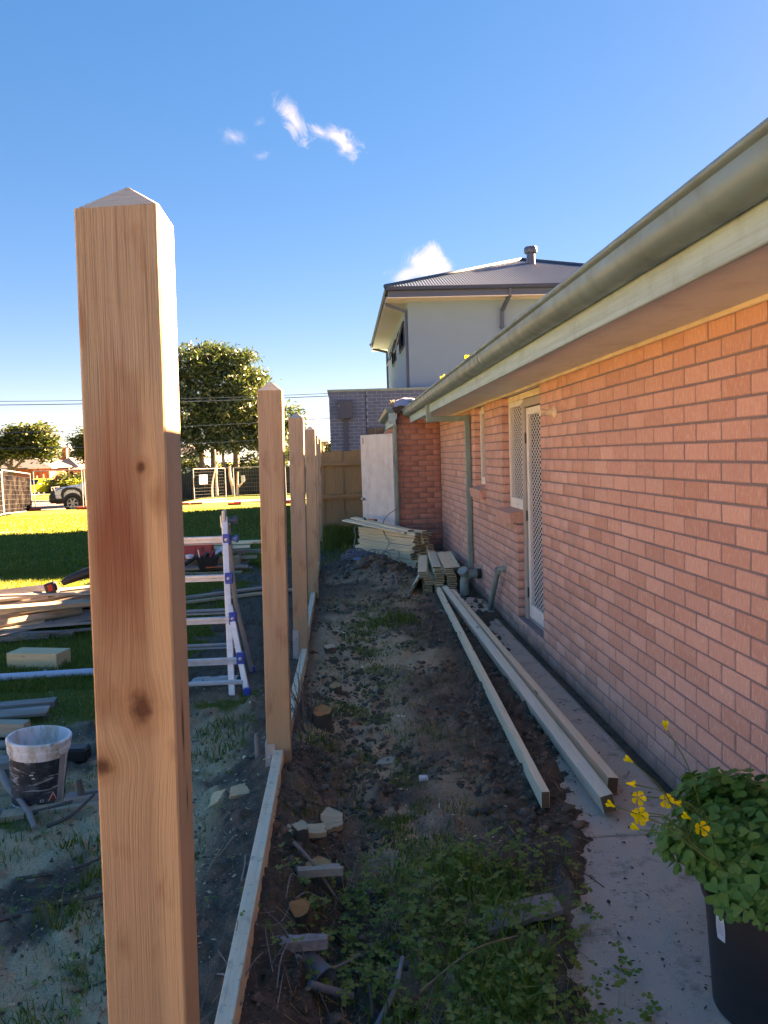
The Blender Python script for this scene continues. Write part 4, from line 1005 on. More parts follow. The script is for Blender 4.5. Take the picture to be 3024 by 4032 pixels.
for (y0, y1) in ((21.75,23.5),(25.15,26.85)):
    q = MB()
    q.box((UX-.01,(y0+y1)/2,4.69),(.05,y1-y0,.05)); q.box((UX-.01,(y0+y1)/2,5.31),(.05,y1-y0,.05)); q.box((UX-.01,y0,5.0),(.05,.05,.66)); q.box((UX-.01,y1,5.0),(.05,.05,.66))
    f = q.build('upper_window', M_CHAR, nb)
    q = MB(); Mx = Matrix.Translation((UX-.03,(y0+y1)/2,5.31)) @ Matrix.Rotation(rad(16),4,'Y')
    q.box((0,0,-.62),(.045,y1-y0-.04,.05),Mx); q.box((0,0,-.02),(.045,y1-y0-.04,.05),Mx); q.box((0,-(y1-y0)/2+.04,-.31),(.045,.05,.6),Mx); q.box((0,(y1-y0)/2-.04,-.31),(.045,.05,.6),Mx)
    q.build('awning_sash', M_CHAR, f)
    q = MB(); q.box((0,0,-.31),(.012,y1-y0-.10,.56),Mx); q.build('pane', M_GLASS, f)
    q = MB(); q.box((UX+.012,(y0+y1)/2,5.0),(.02,y1-y0,.6)); q.build('opening', M_DARK, f)
# ------------------------------------------------------------------ side yard: door slab, cables, timber stacks
dm = Matrix.Translation((.825,12.80,.0)) @ Matrix.Rotation(math.atan2(.63,-.50), 4, 'Z')
q = MB(); q.box((.405,0,1.035), (.81,.036,2.04), dm, b=.003); dl = q.build('grey_door', M_DOORGREY)
tag(dl, 'plain pale grey door standing half open against the brick wing with a dark knob', 'door')
q = MB(); q.lathe([(.0,.0),(.028,.0),(.028,.006),(.011,.01),(.011,.03),(.024,.036),(.029,.05),(.024,.064),(0,.068)], 18, dm @ Matrix.Translation((.75,.018,.98)) @ Matrix.Rotation(rad(-90),4,'X')); q.build('door_knob', M_ALUD, dl, smooth=40)
q = MB(); q.box((.74,.0195,1.96),(.018,.002,.10),dm); q.build('stain_mark', M_BLACK, dl)
# palings stacked against the wing
def stack_palings(org, ang, L_, cols, th, wd, jitter, label, grp, lean=0):
    ca, sa_ = math.cos(ang), math.sin(ang); ax = Vector((ca,sa_,0)); pr = Vector((sa_,-ca,0)); gap = 0
    for ci, (n_, off, z0) in enumerate(cols):
        sh = 0; lat = 0; gap = 0
        for k in range(n_):
            if k % 5 == 0: sh = random.uniform(-jitter,jitter); lat = random.uniform(-.016,.016); gap += random.uniform(.0,.006); tw_ = random.uniform(-.02,.02)
            e = sh+random.uniform(-.022,.022); a = tw_+random.uniform(-.012,.012); z = z0+gap+th*(k+.5)
            c = Vector(org)+pr*(off+lat+random.uniform(-.009,.009))+ax*e+Vector((0,0,z)); d = (ax*math.cos(a)+pr*math.sin(a))*L_/2
            me = board_mesh(L_, wd, th-.0025, (W_PALE, W_END), b=.004)
            o = link('paling', me, None, frame(c, d, (0,0,1)))
            col_ = (('front','middle','back') if len(cols) == 3 else ('single',))[ci]; tier = ('lowest','low','middle','upper','top')[min(4,int(5*k/n_))]
            tag(o, label+', '+tier+' tier of the '+col_+' column', 'paling', grp)
zb = gz(.6,12.3)-.01
stack_palings((.68,12.33,0), math.atan2(-1.36,.80), 1.58, [(23,-.20,.02),(25,-.075,.02),(24,.05,.02)], .0215, .112, .07, 'pale paling in the tall corner stack', 'palings in the tall corner stack')
for i, (ox, oz, a) in enumerate(((.06,.585,.05),(.0,.60,-.02),(-.05,.622,.03),(-.17,.595,.09))):
    d = Vector((.80,-1.36,-.12)).normalized(); pr = Vector((.86,.5,0)); c = Vector((.60,12.42,oz+.01))+pr*ox
    o = link('paling', board_mesh(1.58,.112,.0205,(W_PALE,W_END)), None, frame(c, d, (0,0,1)) @ Matrix.Rotation(a,4,'Z') @ Matrix.Rotation(rad(3*i-4),4,'X'))
    tag(o, ('pale loose paling on top of the tall corner stack, nearest the brick wall','pale loose paling second from the wall on the tall corner stack','highest pale loose paling crowning the tall corner stack','pale loose paling askew at the front edge of the tall corner stack')[i], 'paling', 'loose palings on the tall corner stack')
stack_palings((1.07,10.33,0), rad(87), 1.60, [(9,-.035,.0),(13,.095,.0),(13,.235,.0)], .0215, .112, .05, 'pale paling in the low stack by the green pipe', 'palings in the low stack by the pipe', 0)
stack_palings((1.04,10.28,.197), rad(83), 1.60, [(4,-.03,.0)], .0215, .112, .03, 'pale paling in the raised bundle of the low stack', 'palings in the upper bundle of the low stack')
for c, a, r_, lab in (((1.16,10.35,.315),86,3,'pale loose paling lying on the middle of the low stack'),((1.285,10.3,.305),87,-3,'pale loose paling on the low stack beside the downpipe'),((1.39,10.36,.30),86.5,-4,'pale loose paling on the low stack against the brick wall'),((.95,10.25,.13),80,-52,'pale paling slipping off the low stack onto the soil'),((.925,10.2,.06),79,-60,'lowest paling propped on edge against the low stack')):
    tag(link('paling', board_mesh(1.58,.105,.020,(W_PALE,W_END)), None, Matrix.Translation(c) @ Matrix.Rotation(rad(a),4,'Z') @ Matrix.Rotation(rad(r_),4,'X')), lab, 'paling', 'loose palings on the low stack')
# long rails on the path edge
tag(board('timber_rail', (.890,3.55,.076), (1.085,9.30,.080), .040, .080, (W_RAIL,W_ENDB)), 'long pale rail lying alone on the soil edge, farthest from the house', 'timber rail', 'long rails lying by the path')
tag(board('timber_rail', (1.165,3.48,.072), (1.165,9.30,.086), .062, .088, (W_RAIL,W_ENDB), roll=rad(-14)), 'thick long pale rail lying in the middle of the three', 'timber rail', 'long rails lying by the path')
tag(board('timber_rail', (1.268,3.72,.052), (1.225,9.1,.078), .055, .082, (W_RAIL,W_ENDB), roll=rad(6)), 'long tan rail lying nearest the brick wall', 'timber rail', 'long rails lying by the path')
q = MB(); v = [(1.19,8.55),(1.27,8.52),(1.31,8.6),(1.24,8.68),(1.17,8.64)]; q.prism(v, 'z', .085, .115); tag(q.build('soil_lump', M_STICK), 'dark lump of soil sitting on the far end of the rails', 'soil lump')
# cable hanging from the roof
cpts = [(.959,2.43),(.94,2.38),(.929,2.328),(.936,2.185),(.987,2.063),(1.011,1.931),(.97,1.867),(.868,1.782),(.815,1.674),(.828,1.541),(.901,1.418),(.953,1.306),(.947,1.107),(.90,.95),(.83,.85),(.70,.77)]
pts = [(x,12.64 if z > 1.0 else 12.64-(1.0-z)*.5,z) for x, z in cpts]+[(.60,12.35,.66),(.60,12.2,.50),(.66,12.05,.38),(.62,12.0,.28),(.50,11.95,.20),(.42,11.8,.27)]
def spline(p, n=5):
    out = []; p = [Vector(a) for a in p]
    for i in range(len(p)-1):
        a, b, c_, d_ = p[max(i-1,0)], p[i], p[i+1], p[min(i+2,len(p)-1)]
        for k in range(n):
            t = k/n; out.append(.5*((2*b)+(c_-a)*t+(2*a-5*b+4*c_-d_)*t*t+(3*b-a-3*c_+d_)*t**3))
    return out+[p[-1]]
q = MB(); q.tube(spline(pts), .0055, 6); tag(q.build('hanging_cable', M_CABLE, smooth=True), 'thin dark cable hanging in loops from the roof down the brick wing', 'cable')
# heap of blue-grey extension lead
q = MB(); pts = []
for i in range(150):
    a = i*.62; r = .10+.06*math.sin(i*.37)+.04*random.random(); x = .20+r*1.5*math.cos(a)+.03*math.sin(i*.2); y = 12.05+r*math.sin(a)*1.2; pts.append((x,y,gz(x,y)+.03+.13*random.random()*max(0,1-abs(r-.1)*3)))
q.tube(spline(pts,3), .006, 5)
for j in range(3):
    pts = []
    for i in range(9+2*j):
        a = i*.6+j*2.1; r = .10+.05*j+.02*math.sin(i*1.3); x = .40+.12*j+r*math.cos(a)*.9; y = 11.8+r*.6*math.sin(a)+.05*j; pts.append((x,y,gz(x,y)+.10+max(-.06,r*math.sin(a+.4*j)*.7)))
    q.tube(spline(pts,3), .006, 5)
tag(q.build('extension_lead', plain('lead_cable',(.13,.17,.23),.55,var=.2), smooth=True), 'tangled heap of blue grey extension lead on the soil mound', 'extension lead')
q = MB(); q.tube(spline([(.12,12.3,.3),(.16,12.45,.45),(.14,12.55,.55),(.20,12.6,.60),(.34,12.75,.63)]), .0055, 6); tag(q.build('tool_lead', plain('grey_lead',(.25,.28,.32),.55), smooth=True), 'grey lead running from the orange plug down off the tall stack', 'cable')
t = thing('power_tool', 'small orange and black tool lying on top of the tall paling stack', 'power tool', (.42,12.72,.645))
Mt = Matrix.Translation((.42,12.72,.655)) @ Matrix.Rotation(rad(-8),4,'Z')
q = MB(); q.tube([(-.07,0,0),(-.04,0,.004),(.03,0,.006),(.05,0,.004)], [.018,.026,.028,.024], 12, M=Mt); q.build('body', M_ORANGE, t, smooth=40)
q = MB(); q.tube([(.05,0,.004),(.10,0,.002)], [.026,.024], 12, M=Mt); q.build('nose', M_BLACK, t, smooth=40)
q = MB(); q.tube([(-.07,0,0),(-.10,.02,.03),(-.12,.03,.055)], [.016,.018,.014], 10, M=Mt); q.build('handle', M_BLACK, t, smooth=40)
# crumpled rubbish at the mound
def crumple(name, label, c, s, mat, seed=1, cat='rubbish'):
    n = 13; V = []; Q = MB()
    for i in range(n):
        for j in range(n):
            u = i/(n-1)-.5; v = j/(n-1)-.5; k = float(fbm(np.array(u*5+seed),np.array(v*5+seed*2),seed,4))
            V.append((c[0]+u*s[0]+(k-.5)*s[0]*.2, c[1]+v*s[1], c[2]+k*s[2]+(.25-u*u-v*v)*s[2]))
    Q.add(V, [(i*n+j,(i+1)*n+j,(i+1)*n+j+1,i*n+j+1) for i in range(n-1) for j in range(n-1)])
    return tag(Q.build(name, mat, smooth=True), label, cat)
crumple('blue_wrapper', 'crumpled blue and yellow plastic wrapper below the extension lead', (.165,11.75,gz(.165,11.75)+.01), (.12,.12,.07), plain('wrapper',(.05,.22,.42),.4,var=.4,scale=25,dirt=(.38,.36,.08)), 3)
# tarp on the wing roof
n = 16; Q = MB(); V = []
for i in range(n):
    for j in range(8):
        u = i/(n-1); v = j/7; k = float(fbm(np.array(u*6),np.array(v*3+4),7,4))
        x = .84+.46*u; y = 12.50+.6*v; z = 2.455+.16*(1-(2*u-.9)**2*.55)*min(1,v*5+.15)+.05*(k-.5)
        V.append((x,y,z))
Q.add(V, [(i*8+j,(i+1)*8+j,(i+1)*8+j+1,i*8+j+1) for i in range(n-1) for j in range(7)])
tag(Q.build('roof_tarp', M_TARP, smooth=True), 'crumpled blue grey tarp bundled on the low wing roof', 'tarp')
Q = MB()
for i in range(14):
    p = Vector((.84+random.uniform(-.02,.02),12.6,2.50)); Q.tube([p, p+Vector((random.uniform(-.07,.02),random.uniform(-.05,.05),random.uniform(.02,.09)))], [.008,.003], 4)
tag(Q.build('frayed_rope', M_STRAW), 'frayed pale straw poking out beside the roof tarp', 'rope')
# ------------------------------------------------------------------ pot with oxalis in front
PC = (1.245,2.22)
pot = MB(); prof = [(0,.0),(.165,.0),(.172,.006),(.185,.20),(.196,.345),(.206,.35),(.208,.375),(.200,.378),(.190,.36),(.186,.33),(0,.325)]
pot.lathe(prof, 48, Matrix.Translation((PC[0],PC[1],.0))); po = tag(pot.build('plant_pot', M_BLACKS, smooth=40), 'large black plastic pot on the concrete path', 'pot')
q = MB(); a0 = rad(194)
V = []
for i in range(5):
    for j in range(5):
        a = a0+rad(11)*(i/4-.5)*(1-.25*abs(j/4-.5)); z = .255+.075*j/4; r = .186+(z-.2)*.075+.0016
        V.append((PC[0]+r*math.cos(a), PC[1]+r*math.sin(a), z))
q.add(V, [(i*5+j,(i+1)*5+j,(i+1)*5+j+1,i*5+j+1) for i in range(4) for j in range(4)]); st = q.build('sticker', plain('sticker_paper',(.62,.62,.66),.6,var=.2,scale=60), po)
q = MB()
for k in range(5):
    V = []
    for i in range(4):
        a = a0+rad(7)*(i/3-.5); z = .275+.008*k; r = .186+(z-.2)*.075+.0024
        V += [(PC[0]+r*math.cos(a), PC[1]+r*math.sin(a), z),(PC[0]+r*math.cos(a), PC[1]+r*math.sin(a), z+.003)]
    q.add(V, [(2*i,2*i+2,2*i+3,2*i+1) for i in range(3)])
q.build('sticker_print', plain('faint_print',(.33,.34,.40),.7), st)
ox = thing('oxalis_plant', 'bushy oxalis with clover leaves and yellow flowers growing in the black pot', 'plant', (PC[0],PC[1],.35))
M_OX = leaf_mat('oxalis_leaf', [(.04,.16,.03),(.055,.20,.04),(.075,.24,.05),(.13,.27,.06)], .3, .5)
def ox_leaf(seed):
    r = random.Random(seed); q = MB()
    for k in range(3):
        a = k*2.094+r.uniform(-.12,.12); u = Vector((math.cos(a),math.sin(a),0)); v = Vector((-u.y,u.x,0)); R = .034*r.uniform(.9,1.1); d = r.uniform(-.28,.05)
        P = lambda x, y, z: u*(x*R)+v*(y*R)+Vector((0,0,z*R+d*x*x*R))
        q.add([P(0,0,0),P(.38,.34,.10),P(.75,.60,.10),P(1.0,.52,.02),P(1.05,.25,-.05),P(.86,0,-.10),P(1.05,-.25,-.05),P(1.0,-.52,.02),P(.75,-.60,.10),P(.38,-.34,.10),P(.45,0,-.06)],
              [(0,1,10),(1,2,10),(2,3,10),(3,4,10),(4,5,10),(5,6,10),(6,7,10),(7,8,10),(8,9,10),(9,0,10)])
    me = q.mesh('leaf', M_OX, True); at = me.attributes.new('rnd','FLOAT','FACE'); at.data.foreach_set('value',[r.random()*.25]*len(q.f)); return me
OL = [ox_leaf(i) for i in range(6)]
lv = []
for i in range(1150):
    th = random.uniform(0,2*math.pi); ph = math.acos(random.uniform(-.22,1)); rr_ = random.uniform(.72,1.03)
    lump = 1+.12*math.sin(3*th+1)+.10*math.sin(5*th+ph*4)
    x = PC[0]+.05+.345*lump*rr_*math.sin(ph)*math.cos(th); y = PC[1]+.04+.31*lump*rr_*math.sin(ph)*math.sin(th); z = .465+.205*lump*rr_*math.cos(ph)
    if z < .40 and math.hypot(x-PC[0],y-PC[1]) < .20: continue
    if x > 1.53: continue
    nrm = Vector((math.sin(ph)*math.cos(th)*.75, math.sin(ph)*math.sin(th)*.75, max(.25,math.cos(ph))+.35)).normalized()
    nrm = (nrm+Vector((random.gauss(0,.22),random.gauss(0,.22),random.gauss(0,.15)))).normalized()
    lv.append((x,y,z,nrm,random.uniform(0,6.28),random.choice((.55,.7,.85,1.0,1.0,1.12))*random.uniform(.9,1.1)))
lv.sort(key=lambda q: q[0]+q[1]*1.2-(q[2]-.4)*.8)
la = Acc(); stq = MB()
for i, (x,y,z,nr,a,s) in enumerate(lv):
    R = nr.to_track_quat('Z','Y').to_matrix().to_4x4(); M = Matrix.Translation((x,y,z)) @ R @ Matrix.Rotation(a,4,'Z') @ Matrix.Scale(s,4)
    if i < 298: link('leaf', OL[i % 6], ox, M)
    else:
        me = OL[i % 6]; la.add(np.array([tuple(M @ p.co) for p in me.vertices]), np.array([list(p.vertices) for p in me.polygons]), np.full(len(me.polygons), random.random()*.98))
    if i % 3 == 0: stq.tube([(x,y,z),(PC[0]+(x-PC[0])*.55,PC[1]+(y-PC[1])*.55,.34+(z-.36)*.25)], .0013, 3, cap=False)
la.obj('inner_leaves', M_OX, ox, 'stuff', sm=True)
tag(stq.build('stalks', leaf_mat('oxalis_stalk',[(.09,.15,.04),(.14,.20,.06)],.2), ox), kind='stuff')
M_FLW = leaf_mat('oxalis_petal', [(.80,.66,.01),(.85,.72,.015),(.82,.60,.01)], .35, .5)
M_STK = leaf_mat('flower_stalk', [(.10,.17,.05),(.16,.22,.07)], .2)
FL = [(.907,.902,'s',0),(.795,.804,'s',1),(.81,.73,'c',0),(.826,.687,'o',0),(.74,.673,'s',2),(.814,.638,'s',2),(.812,.662,'o',1),(.832,.627,'o',1),(.812,.600,'s',2),(.908,.674,'o',0),(.945,.665,'c',0),(.966,.624,'s',1),(.991,.610,'o',2)]
HUB = {0: (1.05,2.22,.58), 1: (1.0,2.20,.54), 2: (1.04,2.12,.50)}
for i, (x, z, kd, hb) in enumerate(FL):
    y = 2.2+(-.05 if i in (6,12) else 0); c = Vector((x,y,z)); hub = Vector(HUB[hb])
    out = Vector((-.15,-1,.25)) if kd == 'o' else Vector((-.75+.6*(i%3==0),-.15,.5)) if kd == 's' else Vector((.7,-.5,.1))
    out.normalize(); Mf = Matrix.Translation(c) @ out.to_track_quat('Z','Y').to_matrix().to_4x4()
    f = MB()
    op = 1.0 if kd == 'o' else .5
    for k in range(5):
        a = k*1.2566; u = Vector((math.cos(a),math.sin(a),0)); v = Vector((-u.y,u.x,0))
        P = lambda r_, t_, h_: u*r_+v*t_+Vector((0,0,h_))
        f.add([P(.0015,.001,-.017),P(.0015,-.001,-.017),P(.006*op+.001,-.003,-.004),P(.006*op+.001,.003,-.004),P(.012*op+.001,-.0062*op-.001,.003),P(.012*op+.001,.0062*op+.001,.003),P(.0165*op+.001,-.004*op,.005),P(.0165*op+.001,.004*op,.005)],
              [(0,1,2,3),(3,2,4,5),(5,4,6,7)], M=Mf @ Matrix.Rotation(rad(random.uniform(-8,8)),4,'Z') @ Matrix.Scale(1.22,4))
    fl = f.build('flower', M_FLW, ox, smooth=True); at = fl.data.attributes.new('rnd','FLOAT','FACE'); at.data.foreach_set('value',[random.random()]*len(f.f))
    s = MB(); base = Mf @ Vector((0,0,-.018)); mid = base*.5+hub*.5+Vector((0,0,.03)); s.tube(spline([base, base*.75+hub*.25+Vector((0,0,.02)), mid, hub, Vector((PC[0],PC[1],.36))],3), .0017, 5, cap=False)
    s.build('flower_stem', M_STK, ox, smooth=True)
# ------------------------------------------------------------------ left yard: ladder
lad = thing('folding_ladder', 'aluminium folding ladder with blue collars and feet standing behind the nearest post', 'ladder', (-1.16,5.9,gz(-1.16,5.9)))
def bar(q, a, b, w_, d_, up=(0,-1,.2), mi=0):
    a = Vector(a); b = Vector(b); q.box((0,0,0), ((b-a).length, w_, d_), frame((a+b)/2, b-a, up), mi=mi, b=.004)
mir = lambda p: (-2.30-p[0], p[1], p[2])
for f_ in (lambda p: p, mir):
    q = MB(); bar(q, f_((-.903,5.985,1.285)), f_((-.864,5.69,.0)), .046, .024); s1 = q.build('front_stile', M_ALU, lad)
    q = MB(); bar(q, f_((-.874,5.835,.64)), f_((-.850,5.80,.52)), .044, .03); bar(q, f_((-.850,5.80,.525)), f_((-.755,5.68,.02)), .042, .03); q.build('flared_leg', M_ALU, lad)
    q = MB(); bar(q, f_((-.885,6.01,1.23)), f_((-.872,6.13,.62)), .03, .05); bar(q, f_((-.872,6.13,.62)), f_((-.785,6.25,.03)), .03, .055); q.build('rear_stile', M_ALUD, lad)
    for c, d in (((-.890,5.95,1.115),.082),((-.876,5.88,.832),.085),((-.850,5.808,.545),.09),((-.797,5.735,.262),.09)):
        q = MB(); c = Vector(f_(c)); q.box(c, (.056,.044,d), b=.005); k = q.build('collar', M_BLUE, lad)
        q = MB(); q.lathe([(0,.008),(.012,.006),(.014,0)], 10, Matrix.Translation(c+Vector((0,-.022,0))) @ Matrix.Rotation(rad(90),4,'X')); q.build('rivet', M_ALU, k, smooth=True)
    for c in ((-.752,5.675,.025),(-.783,6.255,.03)):
        q = MB(); q.box(f_(c), (.05,.05,.07), b=.008); q.build('foot', M_BLUE, lad)
    q = MB(); q.box(f_((-.905,5.985,1.29)), (.030,.05,.09), b=.008); q.box(f_((-.925,6.0,1.25)), (.02,.07,.10), b=.008); h = q.build('hinge', M_GALV, lad)
    q = MB(); sg = 1 if f_((-.9,0,0))[0] > -1.15 else -1; p = Vector(f_((-.885,5.985,1.255))); q.tube([p, p+Vector((.05*sg,0,0))], .012, 10); q.tube([p+Vector((.045*sg,0,0)), p+Vector((.075*sg,0,0))], .032, 14); q.build('hinge_knob', M_CHARL, h, smooth=40)
    q = MB(); p = Vector(f_((-.865,5.965,1.118))); q.tube([p, p+Vector((.025*sg,0,0)), p+Vector((.052*sg,0,0)), p+Vector((.06*sg,0,0))], [.010,.018,.032,.026], 12); q.build('lock_knob', plain('soft_blue',(.08,.16,.38),.5), lad, smooth=True)
for z, y, h in ((1.122,5.948,.040),(.842,5.875,.042),(.538,5.80,.040),(.248,5.73,.042)):
    xo = -.905 if z > .6 else -.86 if z > .4 else -.815
    q = MB(); q.box((-1.15, y+.004, z+.008), (2*(1.15+xo)+.02, .032, h*.62), b=.004); q.box((-1.15,y+.004,z-.022), (2*(1.15+xo)+.02,.032,.008)); q.box((-1.15,y+.012,z-.01), (2*(1.15+xo)+.02,.012,.03)); q.build('rung', M_ALU, lad)
for z, y in ((1.10,6.06),(.822,6.10),(.545,6.15),(.262,6.19)):
    q = MB(); q.box((-1.15,y,z), (.50,.03,.02), b=.004); q.box((-1.15,y,z-.025), (.50,.03,.008)); q.build('rung', M_ALUD, lad)
q = MB(); q.box((-1.15,5.69,.098), (.74,.03,.028), b=.004); q.build('spreader_bar', M_ALU, lad)
# ------------------------------------------------------------------ paint bucket
bx, by = -1.622, 4.03; bz = gz(bx,by)+.0
Mb = Matrix.Translation((bx,by,bz)) @ Matrix.Rotation(rad(4.5),4,'Y')
def label_mat():
    t = NT('black_label', .45, .5); o = t.obj(); a = t.n('SeparateXYZ', {0: o})
    v = t.map(o, (7,7,34)); sc_ = t.noise(v, 1.0, 6, .7, .6); g = t.noise(o, 14, 5, .7)
    k = t.mix(t.ramp(g, [(.45,0.),(.7,.6)]), (.028,.030,.035), (.20,.205,.215))
    k = t.mix(t.ramp(sc_, [(.56,0.),(.60,.85)]), k, (.50,.51,.53)); t.col(k); return t.done()
def bucket_white():
    t = NT('bucket_white', .45, .5); o = t.obj(); k = t.mix(t.ramp(t.noise(t.map(o,(16,16,5)),1,5,.65), [(.48,0.),(.60,.85)]), (.84,.84,.84), (.58,.53,.43))
    k = t.mix(t.ramp(t.noise(t.map(o,(9,9,3)),1.6,5,.6,1), [(.62,0.),(.68,.7)]), k, (.16,.15,.14)); t.col(k); return t.done()
M_BW = bucket_white(); M_LAB = label_mat()
R0, R1, HB = .122, .146, .335
rr_ = lambda z: R0+(R1-R0)*z/HB
bk = thing('paint_bucket', 'dirty white rimmed bucket with a scratched black label standing on the soil', 'bucket', M=Mb)
q = MB(); q.lathe([(0,.0),(R0,.0),(rr_(HB),HB),(rr_(HB)-.004,HB),(R0-.004,.008),(0,.008)], 48); q.build('shell', M_BW, bk, smooth=40, M=Mb)
q = MB(); q.lathe([(rr_(.272),.270),(rr_(.272)+.008,.270),(rr_(.28)+.009,.292),(rr_(.3)+.004,.297),(rr_(.3)+.004,.306),(rr_(.31)+.010,.310),(rr_(.33)+.011,.334),(rr_(.335)+.006,.340),(rr_(.335)-.004,.339),(rr_(.335)-.005,.33)], 48); q.build('rim', M_BW, bk, smooth=35, M=Mb)
q = MB(); q.lathe([(rr_(z)+.0012, z) for z in (.012,.09,.17,.25)], 44, a0=rad(4), a1=rad(335)); lb = q.build('label', M_LAB, bk, smooth=True, M=Mb)
def decal(poly, ac, zc, mat, name, par, off=.0026):
    q = MB(); q.add([((rr_(zc+y)+off)*math.cos(ac+x/rr_(zc)), (rr_(zc+y)+off)*math.sin(ac+x/rr_(zc)), zc+y) for x, y in poly], [tuple(range(len(poly)))]); return q.build(name, mat, par, M=Mb)
q = MB(); q.lathe([(rr_(z)+.002, z) for z in (.012,.13,.262)], 8, a0=rad(-27), a1=rad(-9)); q.build('grey_strip', plain('strip_grey',(.44,.43,.43),.6,dirt=(.3,.26,.22),scale=20), bk, smooth=True, M=Mb)
decal([(-.026,-.020),(.024,-.020),(.0,.024)], rad(-38), .058, M_PAPER, 'hazard_border', lb); decal([(-.018,-.016),(.016,-.016),(.0,.014)], rad(-38), .058, M_REDINK, 'hazard_mark', lb, .0034)
decal([(-.009,-.007),(.009,-.007),(.009,.007),(-.009,.007)], rad(-62), .046, M_PAPER, 'small_mark', lb); decal([(-.006,-.004),(.006,-.004),(.006,.004),(-.006,.004)], rad(-62), .046, M_INK, 'mark_print', lb, .0034)
for i, (a, z, l) in enumerate(((-84,.186,.018),(-80,.168,.014))):
    decal([(-l/2,-.004),(l/2,-.003),(l/2,.004),(-l/2,.003)], rad(a), z, M_PAPER, 'scraped_patch', lb)
q = MB(); q.box((-1.60,4.57,gz(-1.6,4.57)+.035), (.13,.10,.075), Matrix(), b=.008); q.box((-1.60,4.57,gz(-1.6,4.57)+.075), (.118,.088,.008), b=.003); tag(q.build('plastic_box', M_BLACK), 'small black plastic box on the soil just behind the paint bucket', 'box')
# ------------------------------------------------------------------ timber lying about on the left
def lay(p, ang, L_, wd, th, mats, label, lift=0, roll=0, tilt=0, grp=None, jag=.01, name='old_board'):
    c = Vector((p[0],p[1],gz(p[0],p[1])+th/2+lift)); M = Matrix.Translation(c) @ Matrix.Rotation(rad(ang),4,'Z') @ Matrix.Rotation(rad(tilt),4,'Y') @ Matrix.Rotation(rad(roll),4,'X')
    return tag(link(name, board_mesh(L_, wd, th, mats, jag), None, M), label, 'board', grp)
WO = (W_OLD, W_END); WT = (W_OLDTAN, W_ENDL)
lay((-2.55,5.52), 8, .95, .11, .045, WO, 'weathered board lying behind the bucket, farthest of its group', .02)
lay((-2.42,5.28), 10, .75, .14, .022, (W_OLD,W_OLD), 'pale split weathered board behind the bucket', .05, 4)
lay((-2.45,5.02), -9, .85, .09, .085, WT, 'thick old log end with an orange cut face behind the bucket', .03)
lay((-2.18,4.86), 3, .60, .10, .02, (W_OLD,W_OLD), 'thin grey board under the log behind the bucket', .0)
lay((-2.2,4.45), 6, .70, .13, .04, WO, 'grey board poking out beside the bucket rim', .02)
lay((-1.55,3.86), 13, .62, .085, .03, WT, 'flat pale tan board lying in front of the bucket', .0)
lay((-2.45,3.72), 10, 1.5, .09, .03, WO, 'old grey board lying in front of the bucket towards the picture edge', .0)
lay((-1.23,3.96), 10, .42, .07, .06, (W_OLD,W_OLD), 'rounded grey log lying between the bucket and nearest post', .0)
lay((-1.55,9.95), 31, 1.75, .09, .03, WO, 'long dark board on the bare soil behind the ladder, upper of two', .03)
lay((-1.42,9.62), 27, 1.65, .07, .03, WT, 'long tan board on the bare soil behind the ladder, lower of two', .03)
q = MB(); M = Matrix.Translation((-2.66,6.82,gz(-2.66,6.82)+.065)) @ Matrix.Rotation(rad(-14),4,'Z')
tag(link('timber_block', board_mesh(.47,.21,.135,(W_BLOCK,W_BLOCK)), None, M), 'solid pale timber block sitting alone on the lawn', 'timber block')
tag(link('timber_beam', board_mesh(1.9,.16,.13,(W_BLOCK,W_BLOCK)), None, Matrix.Translation((-4.62,9.72,gz(-4.6,9.7)+.14)) @ Matrix.Rotation(rad(4),4,'Z')), 'square pale timber beam lying at the back of the old board pile', 'beam')
lay((-4.5,9.45), 3, 1.9, .12, .06, WO, 'grey bearer under the pale beam at the back of the pile', .02)
q = MB(); q.tube([(-3.6,6.30,gz(-3.6,6.3)+.035),(-2.4,6.38,gz(-2.4,6.38)+.035),(-1.35,6.47,gz(-1.35,6.47)+.03)], .031, 14); tag(q.build('plastic_pipe', M_PALEBLUE, smooth=40), 'long pale blue plastic pipe lying across the lawn', 'pipe')
q = MB(); q.tube([(-2.52,6.58,.02),(-2.48,6.46,.05),(-2.46,6.40,.03)], .012, 6); tag(q.build('dry_stick', M_STICKG), 'short pale stick in the grass under the timber block', 'stick')
# the heap of old fence boards
heap = []
for i in range(84):
    u = random.random(); y = 7.95+1.55*u; lift = max(0,(.36-.30*abs(u-.55)*2))*random.random(); L_ = random.uniform(.9,1.9); x = random.uniform(-4.6,-3.0); x = min(x, -2.60-L_/2*.75)
    a = random.gauss(11,15); th = random.choice((.018,.018,.02,.035)); wd = random.uniform(.06,.13)
    sx = (x+L_/2+2.75)
    m = random.choice((WO,WO,(W_OLD,W_OLD),WT))
    o = lay((x,y), a, L_, wd, th, m, ('silvery grey','tan')[m is WT]+' weathered board in the '+('front','middle','back')[min(2,int(3*u))]+' of the old heap, '+('at the bottom','partway up','near the top')[min(2,int(lift/.10))], lift, random.uniform(-34,34), random.uniform(-9,5), 'boards in the old timber heap', .02)
for p, a, L_, lift, r_, lab in (((-3.35,8.35),-4,1.5,.36,-4,'grey board lying nearly level on top of the old timber heap'),((-3.1,8.1),14,1.2,.27,8,'thick tan board jutting from the front of the old timber heap'),((-3.0,7.85),12,.9,.12,-10,'pale grey board low on the front of the old timber heap'),((-3.3,7.8),9,.7,.02,4,'flat bluish grey board at the foot of the old timber heap'),((-2.72,8.05),16,.85,.03,-6,'whitish lichen covered board at the near corner of the heap')):
    lay(p, a, L_, .11, .022 if 'thick' not in lab else .045, (W_OLD,W_ENDL) if 'thick' not in lab else WT, lab, lift, r_)
